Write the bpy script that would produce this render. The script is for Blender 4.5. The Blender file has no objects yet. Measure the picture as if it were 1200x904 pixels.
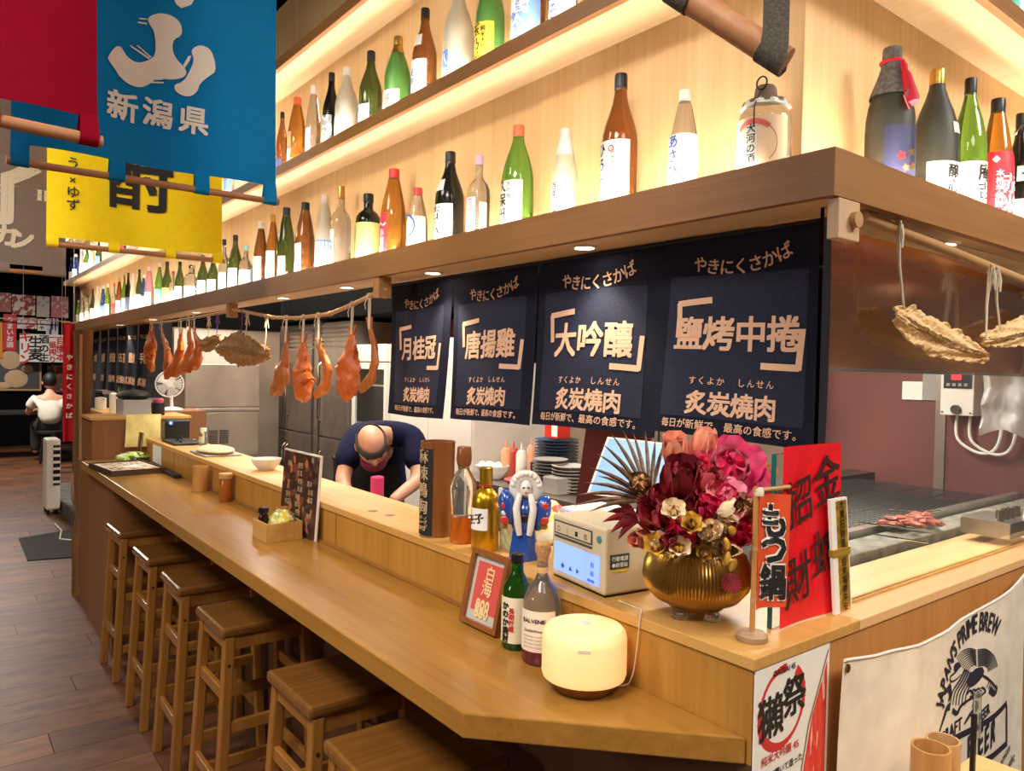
import bpy, bmesh, math, random
from mathutils import Vector, Matrix
PI = math.pi
random.seed(7)
scene = bpy.context.scene
COL = scene.collection
# ---------------------------------------------------------------- camera (from two vanishing points, 1200x904 frame)
F, CX, CY, H = 882.0, 600.0, 452.0, 1.55
dY = Vector((-89 - CX, -(419 - CY), -F)).normalized()
dX = Vector((1728 - CX, -(456 - CY), -F)).normalized()
dX = (dX - dX.dot(dY) * dY).normalized()
dZ = dX.cross(dY)
CAM = Vector((0, 0, H))
cam = bpy.data.cameras.new('camera'); cam.sensor_width = 36; cam.sensor_fit = 'HORIZONTAL'
cam.lens = F / 1200 * 36; cam.clip_start = .05; cam.clip_end = 100
camo = bpy.data.objects.new('camera', cam); COL.objects.link(camo)
camo.matrix_world = Matrix.Translation(CAM) @ Matrix((dX, dY, dZ)).to_4x4()
scene.camera = camo
def ray(px, py):
    v = Vector((px - CX, -(py - CY), -F))
    return Vector((dX.dot(v), dY.dot(v), dZ.dot(v)))
def at(px, py, **k):
    r = ray(px, py); (a, v), = k.items(); i = 'xyz'.index(a)
    return CAM + r * ((v - CAM[i]) / r[i])
def depth(p):
    q = Vector(p) - CAM
    return -(dX * q.x + dY * q.y + dZ * q.z).z
# ---------------------------------------------------------------- world, view, unseen room lights
w = bpy.data.worlds.new('world'); scene.world = w; w.use_nodes = True
w.node_tree.nodes['Background'].inputs[0].default_value = (1.0, .86, .72, 1)
w.node_tree.nodes['Background'].inputs[1].default_value = .08
scene.view_settings.view_transform = 'Standard'; scene.view_settings.look = 'None'
scene.view_settings.exposure = 0.3; scene.view_settings.gamma = 1.0
scene.view_settings.use_curve_mapping = False
def area(name, loc, size, power, color, rot=(0, 0, 0), sizey=None, spread=PI):
    l = bpy.data.lights.new(name, 'AREA'); l.energy = power; l.color = color; l.size = size; l.spread = spread
    if sizey: l.shape = 'RECTANGLE'; l.size_y = sizey
    o = bpy.data.objects.new(name, l); o.location = loc; o.rotation_euler = rot; COL.objects.link(o); return o
def spot(name, loc, target, power, color, angle=70, blend=.6, r=.03):
    l = bpy.data.lights.new(name, 'SPOT'); l.energy = power; l.color = color; l.spot_size = math.radians(angle)
    l.spot_blend = blend; l.shadow_soft_size = r
    o = bpy.data.objects.new(name, l); o.location = loc
    o.rotation_euler = (Vector(target) - Vector(loc)).to_track_quat('-Z', 'Y').to_euler(); COL.objects.link(o); return o
WARM = (1.0, .80, .56); NEUT = (1.0, .91, .80)
area('unseen_kitchen_light', (2.05, 4.2, 2.68), .4, 95, NEUT, sizey=3.6)  # unseen area lights in place of kitchen ceiling fixtures
area('unseen_kitchen_light', (2.4, 7.6, 2.68), .4, 70, NEUT, sizey=2.4)
area('grill_fill', (2.4, 1.5, 1.88), .9, 26, NEUT, sizey=.2)  # unseen area light, brightens the grill behind the glass
area('unseen_dining_light', (-.9, .4, 3.32), .9, 84, NEUT, sizey=.9)  # unseen ceiling fill, added to brighten the hanging banners
area('unseen_dining_light', (.35, -1.1, 3.32), .9, 34, NEUT, sizey=.9)  # unseen ceiling fill behind the camera
area('wall_fill', (-3.4, 2.4, 2.2), .7, 32, NEUT, rot=(0, -PI / 2, 0), sizey=.7)  # unseen fill at the left wall, added for noren, banners and stools
area('unseen_dining_light', (2.6, -1.0, 3.32), .9, 75, NEUT, sizey=.9)
area('unseen_dining_light', (-.9, 2.4, 3.32), .9, 52, NEUT, sizey=.9)  # unseen ceiling fill, placed to light the yellow banner
area('unseen_dining_light', (-.6, 7.0, 3.32), .9, 40, WARM, sizey=.9)  # unseen ceiling fill added for the far area
area('unseen_dining_light', (.5, 12.2, 3.32), .9, 150, NEUT, sizey=.9)  # unseen ceiling fill, brightens the guest and posters
# ---------------------------------------------------------------- mesh helpers
class MB:
    def __init__(s): s.v = []; s.f = []
    def add(s, vs, fs):
        n = len(s.v); s.v += [Vector(v) for v in vs]; s.f += [tuple(i + n for i in f) for f in fs]; return s
    def bb(s, x0, x1, y0, y1, z0, z1):
        return s.add([(x, y, z) for z in (z0, z1) for y in (y0, y1) for x in (x0, x1)],
                     [(0, 2, 3, 1), (4, 5, 7, 6), (0, 1, 5, 4), (2, 6, 7, 3), (0, 4, 6, 2), (1, 3, 7, 5)])
    def box(s, c, d, rot=None):
        m = rot or Matrix.Identity(3); c = Vector(c); h = Vector(d) / 2
        return s.add([c + m @ Vector((x * h.x, y * h.y, z * h.z)) for z in (-1, 1) for y in (-1, 1) for x in (-1, 1)],
                     [(0, 2, 3, 1), (4, 5, 7, 6), (0, 1, 5, 4), (2, 6, 7, 3), (0, 4, 6, 2), (1, 3, 7, 5)])
    def prism(s, poly, z0, z1):
        n = len(poly)
        return s.add([(x, y, z0) for x, y in poly] + [(x, y, z1) for x, y in poly],
                     [tuple(range(n))[::-1], tuple(range(n, 2 * n))] + [(i, (i + 1) % n, n + (i + 1) % n, n + i) for i in range(n)])
    def tube(s, pts, r, n=8, flat=1.0):
        pts = [Vector(p) for p in pts]; k = len(pts)
        rs = r if isinstance(r, (list, tuple)) else [r] * k
        vs = []; ref = None
        for i, p in enumerate(pts):
            t = (pts[min(i + 1, k - 1)] - pts[max(i - 1, 0)]).normalized()
            if ref is None: ref = t.orthogonal().normalized() if abs(t.z) > .9 else Vector((0, 0, 1))
            a = t.cross(ref)
            a = a.normalized() if a.length > 1e-5 else t.orthogonal().normalized()
            b = a.cross(t).normalized(); ref = b
            for j in range(n):
                q = 2 * PI * j / n
                vs.append(p + a * math.cos(q) * rs[i] + b * math.sin(q) * rs[i] * flat)
        fs = [(i * n + j, i * n + (j + 1) % n, (i + 1) * n + (j + 1) % n, (i + 1) * n + j) for i in range(k - 1) for j in range(n)]
        fs += [tuple(range(n))[::-1], tuple((k - 1) * n + j for j in range(n))]
        return s.add(vs, fs)
    def lathe(s, prof, c=(0, 0, 0), n=20, rib=0.0):
        c = Vector(c); vs = []; fs = []; k = len(prof)
        for r, z in prof:
            for j in range(n):
                q = 2 * PI * j / n; rr = r * (1 + (rib if j % 2 else -rib))
                vs.append(c + Vector((rr * math.cos(q), rr * math.sin(q), z)))
        fs = [(i * n + j, i * n + (j + 1) % n, (i + 1) * n + (j + 1) % n, (i + 1) * n + j) for i in range(k - 1) for j in range(n)]
        if prof[0][0] > 1e-4: fs.append(tuple(range(n))[::-1])
        if prof[-1][0] > 1e-4: fs.append(tuple((k - 1) * n + j for j in range(n)))
        return s.add(vs, fs)
    def grid(s, fn, nu, nv, thick=None):
        vs = [Vector(fn(i / nu, j / nv)) for j in range(nv + 1) for i in range(nu + 1)]; W = nu + 1
        fs = [(j * W + i, j * W + i + 1, (j + 1) * W + i + 1, (j + 1) * W + i) for j in range(nv) for i in range(nu)]
        if thick is None: return s.add(vs, fs)
        t = Vector(thick); n = len(vs)
        rim = [i for i in range(W)] + [j * W + nu for j in range(1, nv + 1)] + [nv * W + i for i in range(nu - 1, -1, -1)] + [j * W for j in range(nv - 1, 0, -1)]
        return s.add(vs + [v + t for v in vs], fs + [tuple(i + n for i in f[::-1]) for f in fs] +
                     [(rim[(a + 1) % len(rim)], rim[a], rim[a] + n, rim[(a + 1) % len(rim)] + n) for a in range(len(rim))])
    def ell(s, c, r, n=12, m=8, rot=None, noise=0, rnd=None):
        c = Vector(c); R = rot or Matrix.Identity(3); vs = []; fs = []
        for i in range(m + 1):
            th = PI * i / m
            for j in range(n):
                ph = 2 * PI * j / n; k = 1 + (rnd.uniform(-noise, noise) if noise and 0 < i < m else 0)
                vs.append(c + R @ Vector((r[0] * math.sin(th) * math.cos(ph) * k, r[1] * math.sin(th) * math.sin(ph) * k, r[2] * math.cos(th) * k)))
        fs = [((i + 1) * n + j, (i + 1) * n + (j + 1) % n, i * n + (j + 1) % n, i * n + j) for i in range(m) for j in range(n)]
        return s.add(vs, fs)
    def build(s, name, mat, parent=None, smooth=False, bevel=0, local=False):
        vs = s.v
        if parent is not None and not local:
            M = wmat(parent).inverted(); vs = [M @ v for v in vs]
        me = bpy.data.meshes.new(name); me.from_pydata([tuple(v) for v in vs], [], s.f)
        if len(s.v) < 3000:
            b = bmesh.new(); b.from_mesh(me); bmesh.ops.remove_doubles(b, verts=b.verts, dist=1e-6)
            bmesh.ops.recalc_face_normals(b, faces=b.faces); b.to_mesh(me); b.free()
        me.materials.append(mat)
        if smooth:
            for p in me.polygons: p.use_smooth = True
            try: me.set_sharp_from_angle(angle=math.radians(40))
            except Exception: pass
        o = bpy.data.objects.new(name, me); COL.objects.link(o); o.parent = parent
        if bevel:
            m = o.modifiers.new('bevel', 'BEVEL'); m.width = bevel; m.segments = 2; m.limit_method = 'ANGLE'; m.angle_limit = .6
        return o
def wmat(o):
    return (wmat(o.parent) @ o.matrix_basis) if o.parent else o.matrix_basis.copy()
def tag(o, label, cat, group=None, kind=None):
    o['label'] = label; o['category'] = cat
    if group: o['group'] = group
    if kind: o['kind'] = kind
    return o
def struct(o, label, cat):
    return tag(o, label, cat, kind='structure')
def thing(name, label, cat, loc=(0, 0, 0), rz=0, group=None):
    o = bpy.data.objects.new(name, None); COL.objects.link(o); o.location = loc; o.rotation_euler = (0, 0, rz)
    o.empty_display_size = .05
    return tag(o, label, cat, group)
def inst(src, name, parent, M):
    o = bpy.data.objects.new(name, src if isinstance(src, bpy.types.Mesh) else src.data); COL.objects.link(o)
    o.parent = parent; o.matrix_basis = M; return o
# ---------------------------------------------------------------- lettering (built-in font glyphs turned into flat mesh)
_tc = bpy.data.curves.new('glyph_source', 'FONT'); _to = bpy.data.objects.new('glyph_source', _tc)
COL.objects.link(_to); _tc.resolution_u = 2
_gc = {}
def glyph(ch, bold):
    k = ch
    if k not in _gc:
        _tc.body = ch
        dg = bpy.context.evaluated_depsgraph_get(); dg.update()
        m = _to.evaluated_get(dg).to_mesh()
        vs = [(v.co.x, v.co.y) for v in m.vertices]; fs = [tuple(p.vertices) for p in m.polygons]
        cjk = ord(ch) > 0x2E80
        if cjk: adv, x0 = 1.0, 0.0
        else:
            x0 = min((x for x, y in vs), default=0); adv = (max((x for x, y in vs), default=.3) - x0 + .09) if vs else .28
        _gc[k] = (vs, fs, adv, x0)
    return _gc[k]
def txt(mb, fn, s, x, y, size, v=False, bold=.012, sx=1.0, rot=0.0, sp=1.0, arc=None, shear=0.0):
    """s centred on (x, y) of a flat chart; fn maps chart metres to 3-D"""
    G = [glyph(c, 0) for c in s]; bo = bold * .8
    OFF = [(0, 0)] if bold < .004 else [(bo, bo), (-bo, bo), (bo, -bo), (-bo, -bo)]
    if v: tot = len(s) * sp
    else: tot = sum(g[2] for g in G) * sp
    pos = 0; cr, sr = math.cos(rot), math.sin(rot)
    for c, (vs, fs, adv, x0) in zip(s, G):
        c0_ = fn(x, y); nv_ = (fn(x + .004, y) - c0_).cross(fn(x, y + .004) - c0_).normalized()
        for ki, (ox, oy) in enumerate(OFF):
          pts = []
          for (a, b) in vs:
            a += ox; b += oy
            if v: u, q = (a - .5) * sx, tot / 2 - pos - .5 * sp + (b - .38)
            else: u, q = (pos + (a - x0) - tot / 2) * sx, b - .38
            if arc:
                R = arc; th = u / R; u, q = (R + q) * math.sin(th), (R + q) * math.cos(th) - R
            q2 = q + shear * u
            u, q2 = u * cr - q2 * sr, u * sr + q2 * cr
            pts.append(fn(x + u * size, y + q2 * size))
          mb.add([q_ + nv_ * (.00012 * ki) for q_ in pts], fs)
        pos += sp if v else adv * sp
    return mb
# ---------------------------------------------------------------- materials
def lin(c):
    c = [x / 255 for x in c]
    return tuple(x / 12.92 if x <= .04045 else ((x + .055) / 1.055) ** 2.4 for x in c) + (1,)
def pm(name, c, rough=.5, metal=0, trans=0, emit=0, noise=None, bump=0, spec=None, ior=None, emc=None, coat=0, sheen=0):
    m = bpy.data.materials.new(name); m.use_nodes = True; nt = m.node_tree; b = nt.nodes['Principled BSDF']
    b.inputs['Base Color'].default_value = lin(c); b.inputs['Roughness'].default_value = rough; b.inputs['Metallic'].default_value = metal
    b.inputs['Transmission Weight'].default_value = trans
    if ior: b.inputs['IOR'].default_value = ior
    if coat: b.inputs['Coat Weight'].default_value = coat; b.inputs['Coat Roughness'].default_value = .15
    if sheen: b.inputs['Sheen Weight'].default_value = sheen
    if spec is not None: b.inputs['Specular IOR Level'].default_value = spec
    if emit: b.inputs['Emission Color'].default_value = lin(emc or c); b.inputs['Emission Strength'].default_value = emit
    if noise or bump:
        tc = nt.nodes.new('ShaderNodeTexCoord'); nz = nt.nodes.new('ShaderNodeTexNoise')
        sc, am = noise or (60, 0); nz.inputs['Scale'].default_value = sc; nz.inputs['Detail'].default_value = 5
        nt.links.new(tc.outputs['Object'], nz.inputs['Vector'])
        if am:
            mx = nt.nodes.new('ShaderNodeValToRGB')
            lo = lin([max(0, x * (1 - am)) for x in c]); hi = lin([min(255, x * (1 + am)) for x in c])
            mx.color_ramp.elements[0].color = lo; mx.color_ramp.elements[1].color = hi
            mx.color_ramp.elements[0].position = .3; mx.color_ramp.elements[1].position = .7
            nt.links.new(nz.outputs['Fac'], mx.inputs['Fac']); nt.links.new(mx.outputs['Color'], b.inputs['Base Color'])
        if bump:
            bp = nt.nodes.new('ShaderNodeBump'); bp.inputs['Strength'].default_value = bump; bp.inputs['Distance'].default_value = .01
            nt.links.new(nz.outputs['Fac'], bp.inputs['Height']); nt.links.new(bp.outputs['Normal'], b.inputs['Normal'])
    return m
def wood(name, c1, c2, axis, rough=.45, fine=90, long=2.5, bump=.08, coat=0, c3=None, spread=.22):
    m = bpy.data.materials.new(name); m.use_nodes = True; nt = m.node_tree; b = nt.nodes['Principled BSDF']; N = nt.nodes.new; L = nt.links.new
    tc = N('ShaderNodeTexCoord'); mp = N('ShaderNodeMapping'); L(tc.outputs['Object'], mp.inputs['Vector'])
    sc = [fine] * 3; sc['xyz'.index(axis)] = long; mp.inputs['Scale'].default_value = sc
    n1 = N('ShaderNodeTexNoise'); n1.inputs['Scale'].default_value = 1; n1.inputs['Detail'].default_value = 6; n1.inputs['Roughness'].default_value = .65
    L(mp.outputs['Vector'], n1.inputs['Vector'])
    mp2 = N('ShaderNodeMapping'); L(tc.outputs['Object'], mp2.inputs['Vector'])
    sc2 = [fine / 9] * 3; sc2['xyz'.index(axis)] = long / 3; mp2.inputs['Scale'].default_value = sc2
    n2 = N('ShaderNodeTexNoise'); n2.inputs['Scale'].default_value = 1; n2.inputs['Detail'].default_value = 3; L(mp2.outputs['Vector'], n2.inputs['Vector'])
    mx = N('ShaderNodeMath'); mx.operation = 'MULTIPLY_ADD'; L(n1.outputs['Fac'], mx.inputs[0]); mx.inputs[1].default_value = .6
    m2 = N('ShaderNodeMath'); m2.operation = 'MULTIPLY'; L(n2.outputs['Fac'], m2.inputs[0]); m2.inputs[1].default_value = .4; L(m2.outputs[0], mx.inputs[2])
    r = N('ShaderNodeValToRGB'); e = r.color_ramp.elements; e[0].color = lin(c1); e[1].color = lin(c2)
    e[0].position = .5 - spread; e[1].position = .5 + spread
    if c3: k = r.color_ramp.elements.new(.5); k.color = lin(c3)
    L(mx.outputs[0], r.inputs['Fac']); L(r.outputs['Color'], b.inputs['Base Color'])
    b.inputs['Roughness'].default_value = rough
    if coat: b.inputs['Coat Weight'].default_value = coat; b.inputs['Coat Roughness'].default_value = .2
    if bump:
        bp = N('ShaderNodeBump'); bp.inputs['Strength'].default_value = bump; bp.inputs['Distance'].default_value = .004
        L(n1.outputs['Fac'], bp.inputs['Height']); L(bp.outputs['Normal'], b.inputs['Normal'])
    return m
def printed(name, cols, scale=(30, 30, 30), rough=.5, kind='voronoi'):
    """flat colour print made of cells picked from a palette"""
    m = bpy.data.materials.new(name); m.use_nodes = True; nt = m.node_tree; b = nt.nodes['Principled BSDF']; N = nt.nodes.new; L = nt.links.new
    tc = N('ShaderNodeTexCoord'); mp = N('ShaderNodeMapping'); mp.inputs['Scale'].default_value = scale; L(tc.outputs['Object'], mp.inputs['Vector'])
    if kind == 'voronoi':
        t = N('ShaderNodeTexVoronoi'); t.inputs['Scale'].default_value = 1; L(mp.outputs['Vector'], t.inputs['Vector'])
        sp = N('ShaderNodeSeparateColor'); L(t.outputs['Color'], sp.inputs['Color']); out = sp.outputs[0]
    else:
        t = N('ShaderNodeTexNoise'); t.inputs['Scale'].default_value = 1; t.inputs['Detail'].default_value = 4; L(mp.outputs['Vector'], t.inputs['Vector'])
        rm = N('ShaderNodeMapRange'); rm.inputs['From Min'].default_value = .28; rm.inputs['From Max'].default_value = .72; L(t.outputs['Fac'], rm.inputs['Value']); out = rm.outputs[0]
    r = N('ShaderNodeValToRGB'); r.color_ramp.interpolation = 'CONSTANT'; e = r.color_ramp.elements
    e[0].color = lin(cols[0]); e[0].position = 0
    e[1].color = lin(cols[1]); e[1].position = 1 / len(cols)
    for i, c in enumerate(cols[2:], 2): k = e.new(i / len(cols)); k.color = lin(c)
    L(out, r.inputs['Fac']); L(r.outputs['Color'], b.inputs['Base Color']); b.inputs['Roughness'].default_value = rough
    return m
M = {}
M['oak_v'] = wood('oak_veneer_upright', (212, 170, 114), (236, 202, 150), 'z', .5, 70, 1.2)
M['oak_y'] = wood('shaded_oak_lengthwise', (132, 90, 54), (166, 118, 74), 'y', .42, 80, 2.0)  # same oak as the wall, darker with the long fascia's shade painted in
M['oak_x'] = wood('lit_oak_crosswise', (150, 104, 60), (184, 134, 84), 'x', .42, 80, 2.0)  # same oak again, with less shade painted in than the long fascia
M['oak_pale'] = wood('pale_oak_soffit', (222, 190, 144), (242, 214, 170), 'y', .5, 50, 1.5)
M['top'] = wood('counter_top_wood', (132, 88, 32), (178, 130, 58), 'y', .3, 60, 2.2, .04, coat=.25)
M['edge'] = wood('counter_edge_wood', (136, 86, 44), (166, 112, 62), 'y', .4, 60, 2.5)
M['riser'] = wood('riser_wood', (150, 100, 32), (192, 140, 62), 'z', .45, 40, 1.6)
M['ledge'] = wood('ledge_wood', (182, 132, 64), (216, 170, 98), 'y', .4, 40, 1.4)
M['lower'] = wood('dark_lower_panel', (70, 42, 22), (92, 58, 32), 'z', .55, 40, 1.6)
M['panel'] = wood('counter_panel_wood', (118, 74, 40), (146, 96, 54), 'z', .5, 40, 1.6)
M['stool'] = wood('stool_wood', (116, 74, 26), (166, 112, 50), 'z', .3, 50, 3, .05, coat=.4)
M['stool_seat'] = wood('stool_seat_wood', (90, 56, 22), (134, 88, 40), 'x', .25, 50, 3, .04, coat=.5)
M['bamboo'] = wood('bamboo_wood', (176, 122, 66), (206, 152, 90), 'z', .35, 90, 4)
M['bamboo_dark'] = wood('dark_bamboo', (112, 62, 28), (152, 92, 46), 'z', .3, 60, 3, coat=.3)
M['rod'] = wood('rod_wood', (176, 130, 82), (212, 170, 120), 'x', .5, 60, 4)
M['log'] = wood('log_bark_wood', (84, 54, 30), (156, 108, 62), 'z', .6, 30, 2, .4)
M['walnut'] = wood('brown_rod_wood', (152, 100, 64), (184, 132, 92), 'x', .45, 60, 3)
M['black'] = pm('matt_black_paint', (11, 10, 11), 1.0, spec=.1)
M['black_g'] = pm('black_plastic', (20, 20, 22), .35)
M['dark'] = pm('dark_grey', (48, 47, 48), .6, noise=(8, .2))
M['steel'] = pm('brushed_steel', (176, 168, 160), .32, .9, noise=(6, .08), bump=.02)
M['steel_w'] = pm('warm_steel_sheet', (170, 156, 142), .38, .75, noise=(3, .1))
M['steel_d'] = pm('dark_steel', (84, 80, 78), .4, .8)
M['hood_tint'] = pm('reflection_tint_steel', (150, 92, 60), .22, .85)
M['chrome'] = pm('chrome', (210, 208, 205), .12, 1)
M['white'] = pm('white_plastic', (232, 228, 220), .45)
M['white_m'] = pm('white_enamel', (226, 222, 214), .35)
M['paper'] = pm('white_paper', (238, 236, 230), .6)
M['grey'] = pm('grey_laminate', (150, 146, 140), .5)
M['ink'] = pm('black_ink', (22, 20, 22), .6)
M['ink_red'] = pm('red_ink', (206, 44, 48), .6)
M['ink_white'] = pm('white_ink', (244, 242, 238), .6)
M['ink_gold'] = pm('gold_brown_ink', (150, 104, 40), .5)
M['ink_blue'] = pm('blue_ink', (60, 96, 170), .6)
M['ink_pink'] = pm('pink_ink', (226, 140, 170), .6)
M['beige_ink'] = pm('beige_print', (218, 176, 146), .7)
M['concrete'] = pm('grey_concrete', (92, 90, 88), .8, noise=(14, .25), bump=.2)
M['led'] = pm('led_strip_glow', (255, 236, 205), .5, emit=230, emc=(255, 244, 226))
M['lamp_w'] = pm('downlight_lens', (255, 250, 240), .5, emit=30, emc=(255, 240, 215))
M['string'] = pm('cotton_string', (222, 208, 186), .9)
M['rope_p'] = pm('purple_string', (96, 60, 120), .9)
M['hood_tint'] = pm('reflection_tint_steel', (206, 130, 76), .24, .8)  # orange-brown tint puts the reflected wood glow into the hood steel
def crom(P, n=5):
    out = []
    for i in range(len(P) - 1):
        a, b, c_, d_ = P[max(i - 1, 0)], P[i], P[i + 1], P[min(i + 2, len(P) - 1)]
        for q in range(n):
            t = q / n; out.append(.5 * ((2 * b) + (c_ - a) * t + (2 * a - 5 * b + 4 * c_ - d_) * t * t + (3 * b - a - 3 * c_ + d_) * t ** 3))
    return out + [P[-1]]
# ================================================================ THE SETTING
fl = struct(MB().bb(-3.6, 4.2, -2.4, 16.2, -.06, -.006).build('floor', pm('floor_joint', (26, 20, 20), .8)), 'dark brown wood-look plank floor of the aisle', 'floor')
PL = []
for k, (c1, c2) in enumerate((((54, 27, 17), (128, 80, 50)), ((60, 31, 19), (140, 90, 56)), ((48, 25, 17), (118, 72, 46)), ((58, 32, 23), (130, 82, 56)))):
    PL.append(wood('floor_plank_%d' % k, c1, c2, 'x', .45, 14, 4.0, .06, spread=.15))
pw, plen = .2, 1.25
pmesh = []
for m in PL:
    o = MB().bb(.001, plen - .002, .001, pw - .002, -.006, 0).build('plank', m); pmesh.append(o.data); bpy.data.objects.remove(o)
rp = random.Random(3); ny = 0; cnt = 0
y = .8
far = MB()
while y < 16:
    off = -3.2 + (ny * .47) % plen; x = off
    while x < 1.3:
        if y < 9.2 and x + plen > -.6 and cnt < 300 and not (y < 2 and x + plen < 0):
            inst(pmesh[rp.randrange(4)], 'plank', fl, Matrix.Translation((x, y, 0))); cnt += 1
        else:
            far.bb(x + .001, x + plen - .001, y + .001, y + pw - .001, -.006, 0)
        x += plen
    y += pw; ny += 1
fo = far.build('far_planks', PL[0], fl); fo['kind'] = 'stuff'
struct(MB().bb(-3.6, 4.2, -2.4, 16.2, 3.4, 3.5).build('ceiling', M['black']), 'matt black ceiling above the aisle', 'ceiling')
struct(MB().bb(1.53, 3.4, .965, 10.2, 2.75, 2.8).build('ceiling', M['black']), 'black ceiling over the kitchen', 'ceiling')
struct(MB().bb(-3.6, 4.2, 16.0, 16.2, 0, 3.4).build('wall_back', M['black']), 'black back wall behind the posters', 'wall')
struct(MB().bb(-3.7, -3.6, -2.4, 16.2, 0, 3.4).build('wall_left', pm('dark_brown_wall', (70, 52, 42), .8)), 'dark brown wall on the far side of the aisle', 'wall')
struct(MB().bb(-3.6, 4.2, -2.5, -2.4, 0, 3.4).build('wall_front', pm('brown_wall', (120, 96, 76), .8)), 'brown wall behind the viewer', 'wall')
struct(MB().bb(1.45, 1.53, .885, 10.2, 1.92, 3.4).build('wall_counter', M['oak_v']), 'pale oak bulkhead wall behind the long bottle shelves', 'wall')
M['oak_v2'] = M['oak_v']
struct(MB().bb(1.53, 3.6, .885, .965, 1.92, 3.4).build('wall_grill', M['oak_v']), 'pale oak bulkhead wall above the grill window', 'wall')
struct(MB().bb(3.4, 3.5, .9, 10.2, 0, 2.8).build('wall_kitchen', pm('maroon_wall_panel', (112, 66, 64), .4, noise=(3, .08))), 'maroon kitchen wall behind the grill and fridges', 'wall')
struct(MB().bb(1.4, 3.5, 10.2, 10.3, 0, 2.8).build('wall_end', M['dark']), 'dark end wall of the kitchen', 'wall')
wp = struct(MB().bb(1.72, 2.30, 7.0, 7.06, 0, 1.86).build('wall_partition', pm('cream_wall', (222, 214, 200), .5)), 'cream partition wall behind the steel ice machine', 'wall')
struct(MB().bb(2.69, 3.395, 3.8, 7.6, 1.95, 2.745).build('ceiling', M['black']), 'black soffit box above the refrigerators', 'soffit')
struct(MB().bb(2.301, 2.66, 7.0, 7.05, 0, 1.86).build('wall_partition', M['steel_w']), 'steel partition panel left of the four-door refrigerator', 'wall')
struct(MB().bb(1.72, 2.66, 6.98, 7.08, 1.8605, 2.745).build('wall_lintel', M['black']), 'black upper part of the partition wall', 'wall')
# ---------------------------------------------------------------- the bar: riser, ledge, worktop
bar = thing('raised_bar', 'light wood raised bar front with ledge around the open kitchen', 'bar', (1.073, .715, 0))
rb = MB().bb(1.073, 1.285, .715, 4.98, .9055, 1.063).build('riser_panel', M['riser'], bar); MB().bb(1.073, 1.285, .715, 4.98, 0, .9050).build('lower_panel', M['lower'], bar)
MB().bb(1.2855, 3.39, .715, .80, 0, 1.063).build('grill_side_panel', wood('amber_side_panel', (178, 118, 58), (206, 148, 84), 'z', .45, 40, 1.6), bar)
MB().prism([(1.068, .710), (1.41, .710), (1.41, 1.42), (1.30, 1.50), (1.30, 4.985), (1.068, 4.985)], 1.064, 1.085).build('ledge_top', M['ledge'], bar, bevel=.002)
MB().bb(1.411, 3.39, .710, .93, 1.064, 1.085).build('sill_top', wood('pale_sill_wood', (222, 172, 116), (240, 200, 148), 'x', .4, 40, 1.4), bar, bevel=.002)
for y in (1.15, 2.3, 3.45, 4.35): MB().bb(1.0722, 1.0731, y, y + .002, .96, 1.06).build('panel_joint', M['panel'], bar)
for a, b in ((2.28, 2.26), (1.22, 2.20)): pass
for px, py in ((437, 599), (457, 604)):
    p = at(px, py, z=1.0855); MB().lathe([(.017, 0), (.0001, .0006)], p, 12).build('burn_mark', M['stool'], bar)
ct = thing('service_counter', 'long wooden guest counter with a chamfered near corner', 'counter', (.741, 1.07, 0))
MB().prism([(.741, 5.12), (.741, 1.068), (1.0695, .722), (1.0695, 5.12)], .905, .95).build('worktop', M['top'], ct, bevel=.003)
MB().prism([(.78, 5.1), (.78, 4.35), (1.0695, 4.35), (1.0695, 5.1)], 0, .904).build('end_cabinet', M['panel'], ct)
MB().bb(1.060, 1.068, 1.42, 4.34, .951, .957).build('shadow_gap_strip', M['stool'], ct)  # darker strip painting the shadow gap at the riser foot
# end cabinet beyond the counter
ec = thing('end_partition', 'brown wood partition cabinet across the far end of the counter', 'partition', (.80, 5.13, 0))
MB().bb(.80, 1.36, 5.13, 5.5, 0, 1.19).build('cabinet_body', M['panel'], ec)
MB().bb(.79, 1.37, 5.125, 5.52, 1.1905, 1.206).build('cabinet_top', M['ledge'], ec)
# kerb beyond the counter
kb = struct(MB().bb(1.10, 1.45, 5.6, 10.1, 0, .12).build('trim_1', M['concrete']), 'grey concrete kerb with metal edge beyond the counter', 'kerb')
MB().bb(1.095, 1.11, 5.6, 10.1, .1205, .126).build('metal_edge', M['steel_d'], kb)
# ---------------------------------------------------------------- shelves
def shelf(name, label, z0, ztop, zb, yend, fasc):
    s = thing(name, label, 'shelf', (1.28, .715, z0))
    MB().prism([(1.28, .715), (1.30, .735), (1.30, yend), (1.28, yend)], z0, ztop).build('fascia', M['oak_y'], s)
    MB().prism([(1.28, .7151), (3.6, .7151), (3.6, .735), (1.3001, .735)], z0, ztop).build('fascia', M['oak_x'], s)
    MB().prism([(1.3003, .7353), (1.4495, .885), (1.4495, yend), (1.3003, yend)], z0 + .002, zb).build('shelf_board', M['oak_pale'], s)
    MB().prism([(1.3005, .7353), (3.6, .7353), (3.6, .8845), (1.4498, .8845)], z0 + .002, zb).build('shelf_board', M['oak_pale'], s)
    led = MB(); y = .9
    while y < yend - .5: led.bb(1.303, 1.310, y, y + .48, zb + .0005, zb + .004); y += .5
    if zb < 2.8:
        led.build('led_strip', M['led'], s)
        led = MB(); x = 1.45
        while x < 3.5: led.bb(x, x + .48, .738, .745, zb + .0005, zb + .004); x += .5
        led.build('led_strip', M['led'], s)
    return s
low = shelf('bottle_shelf', 'lowest thick oak shelf wrapping the corner over the bar', 1.874, 1.960, 1.945, 9.75, None)
mid = shelf('bottle_shelf', 'middle slim oak shelf running above the lowest bottles', 2.420, 2.464, 2.450, 10.19, None)
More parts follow.
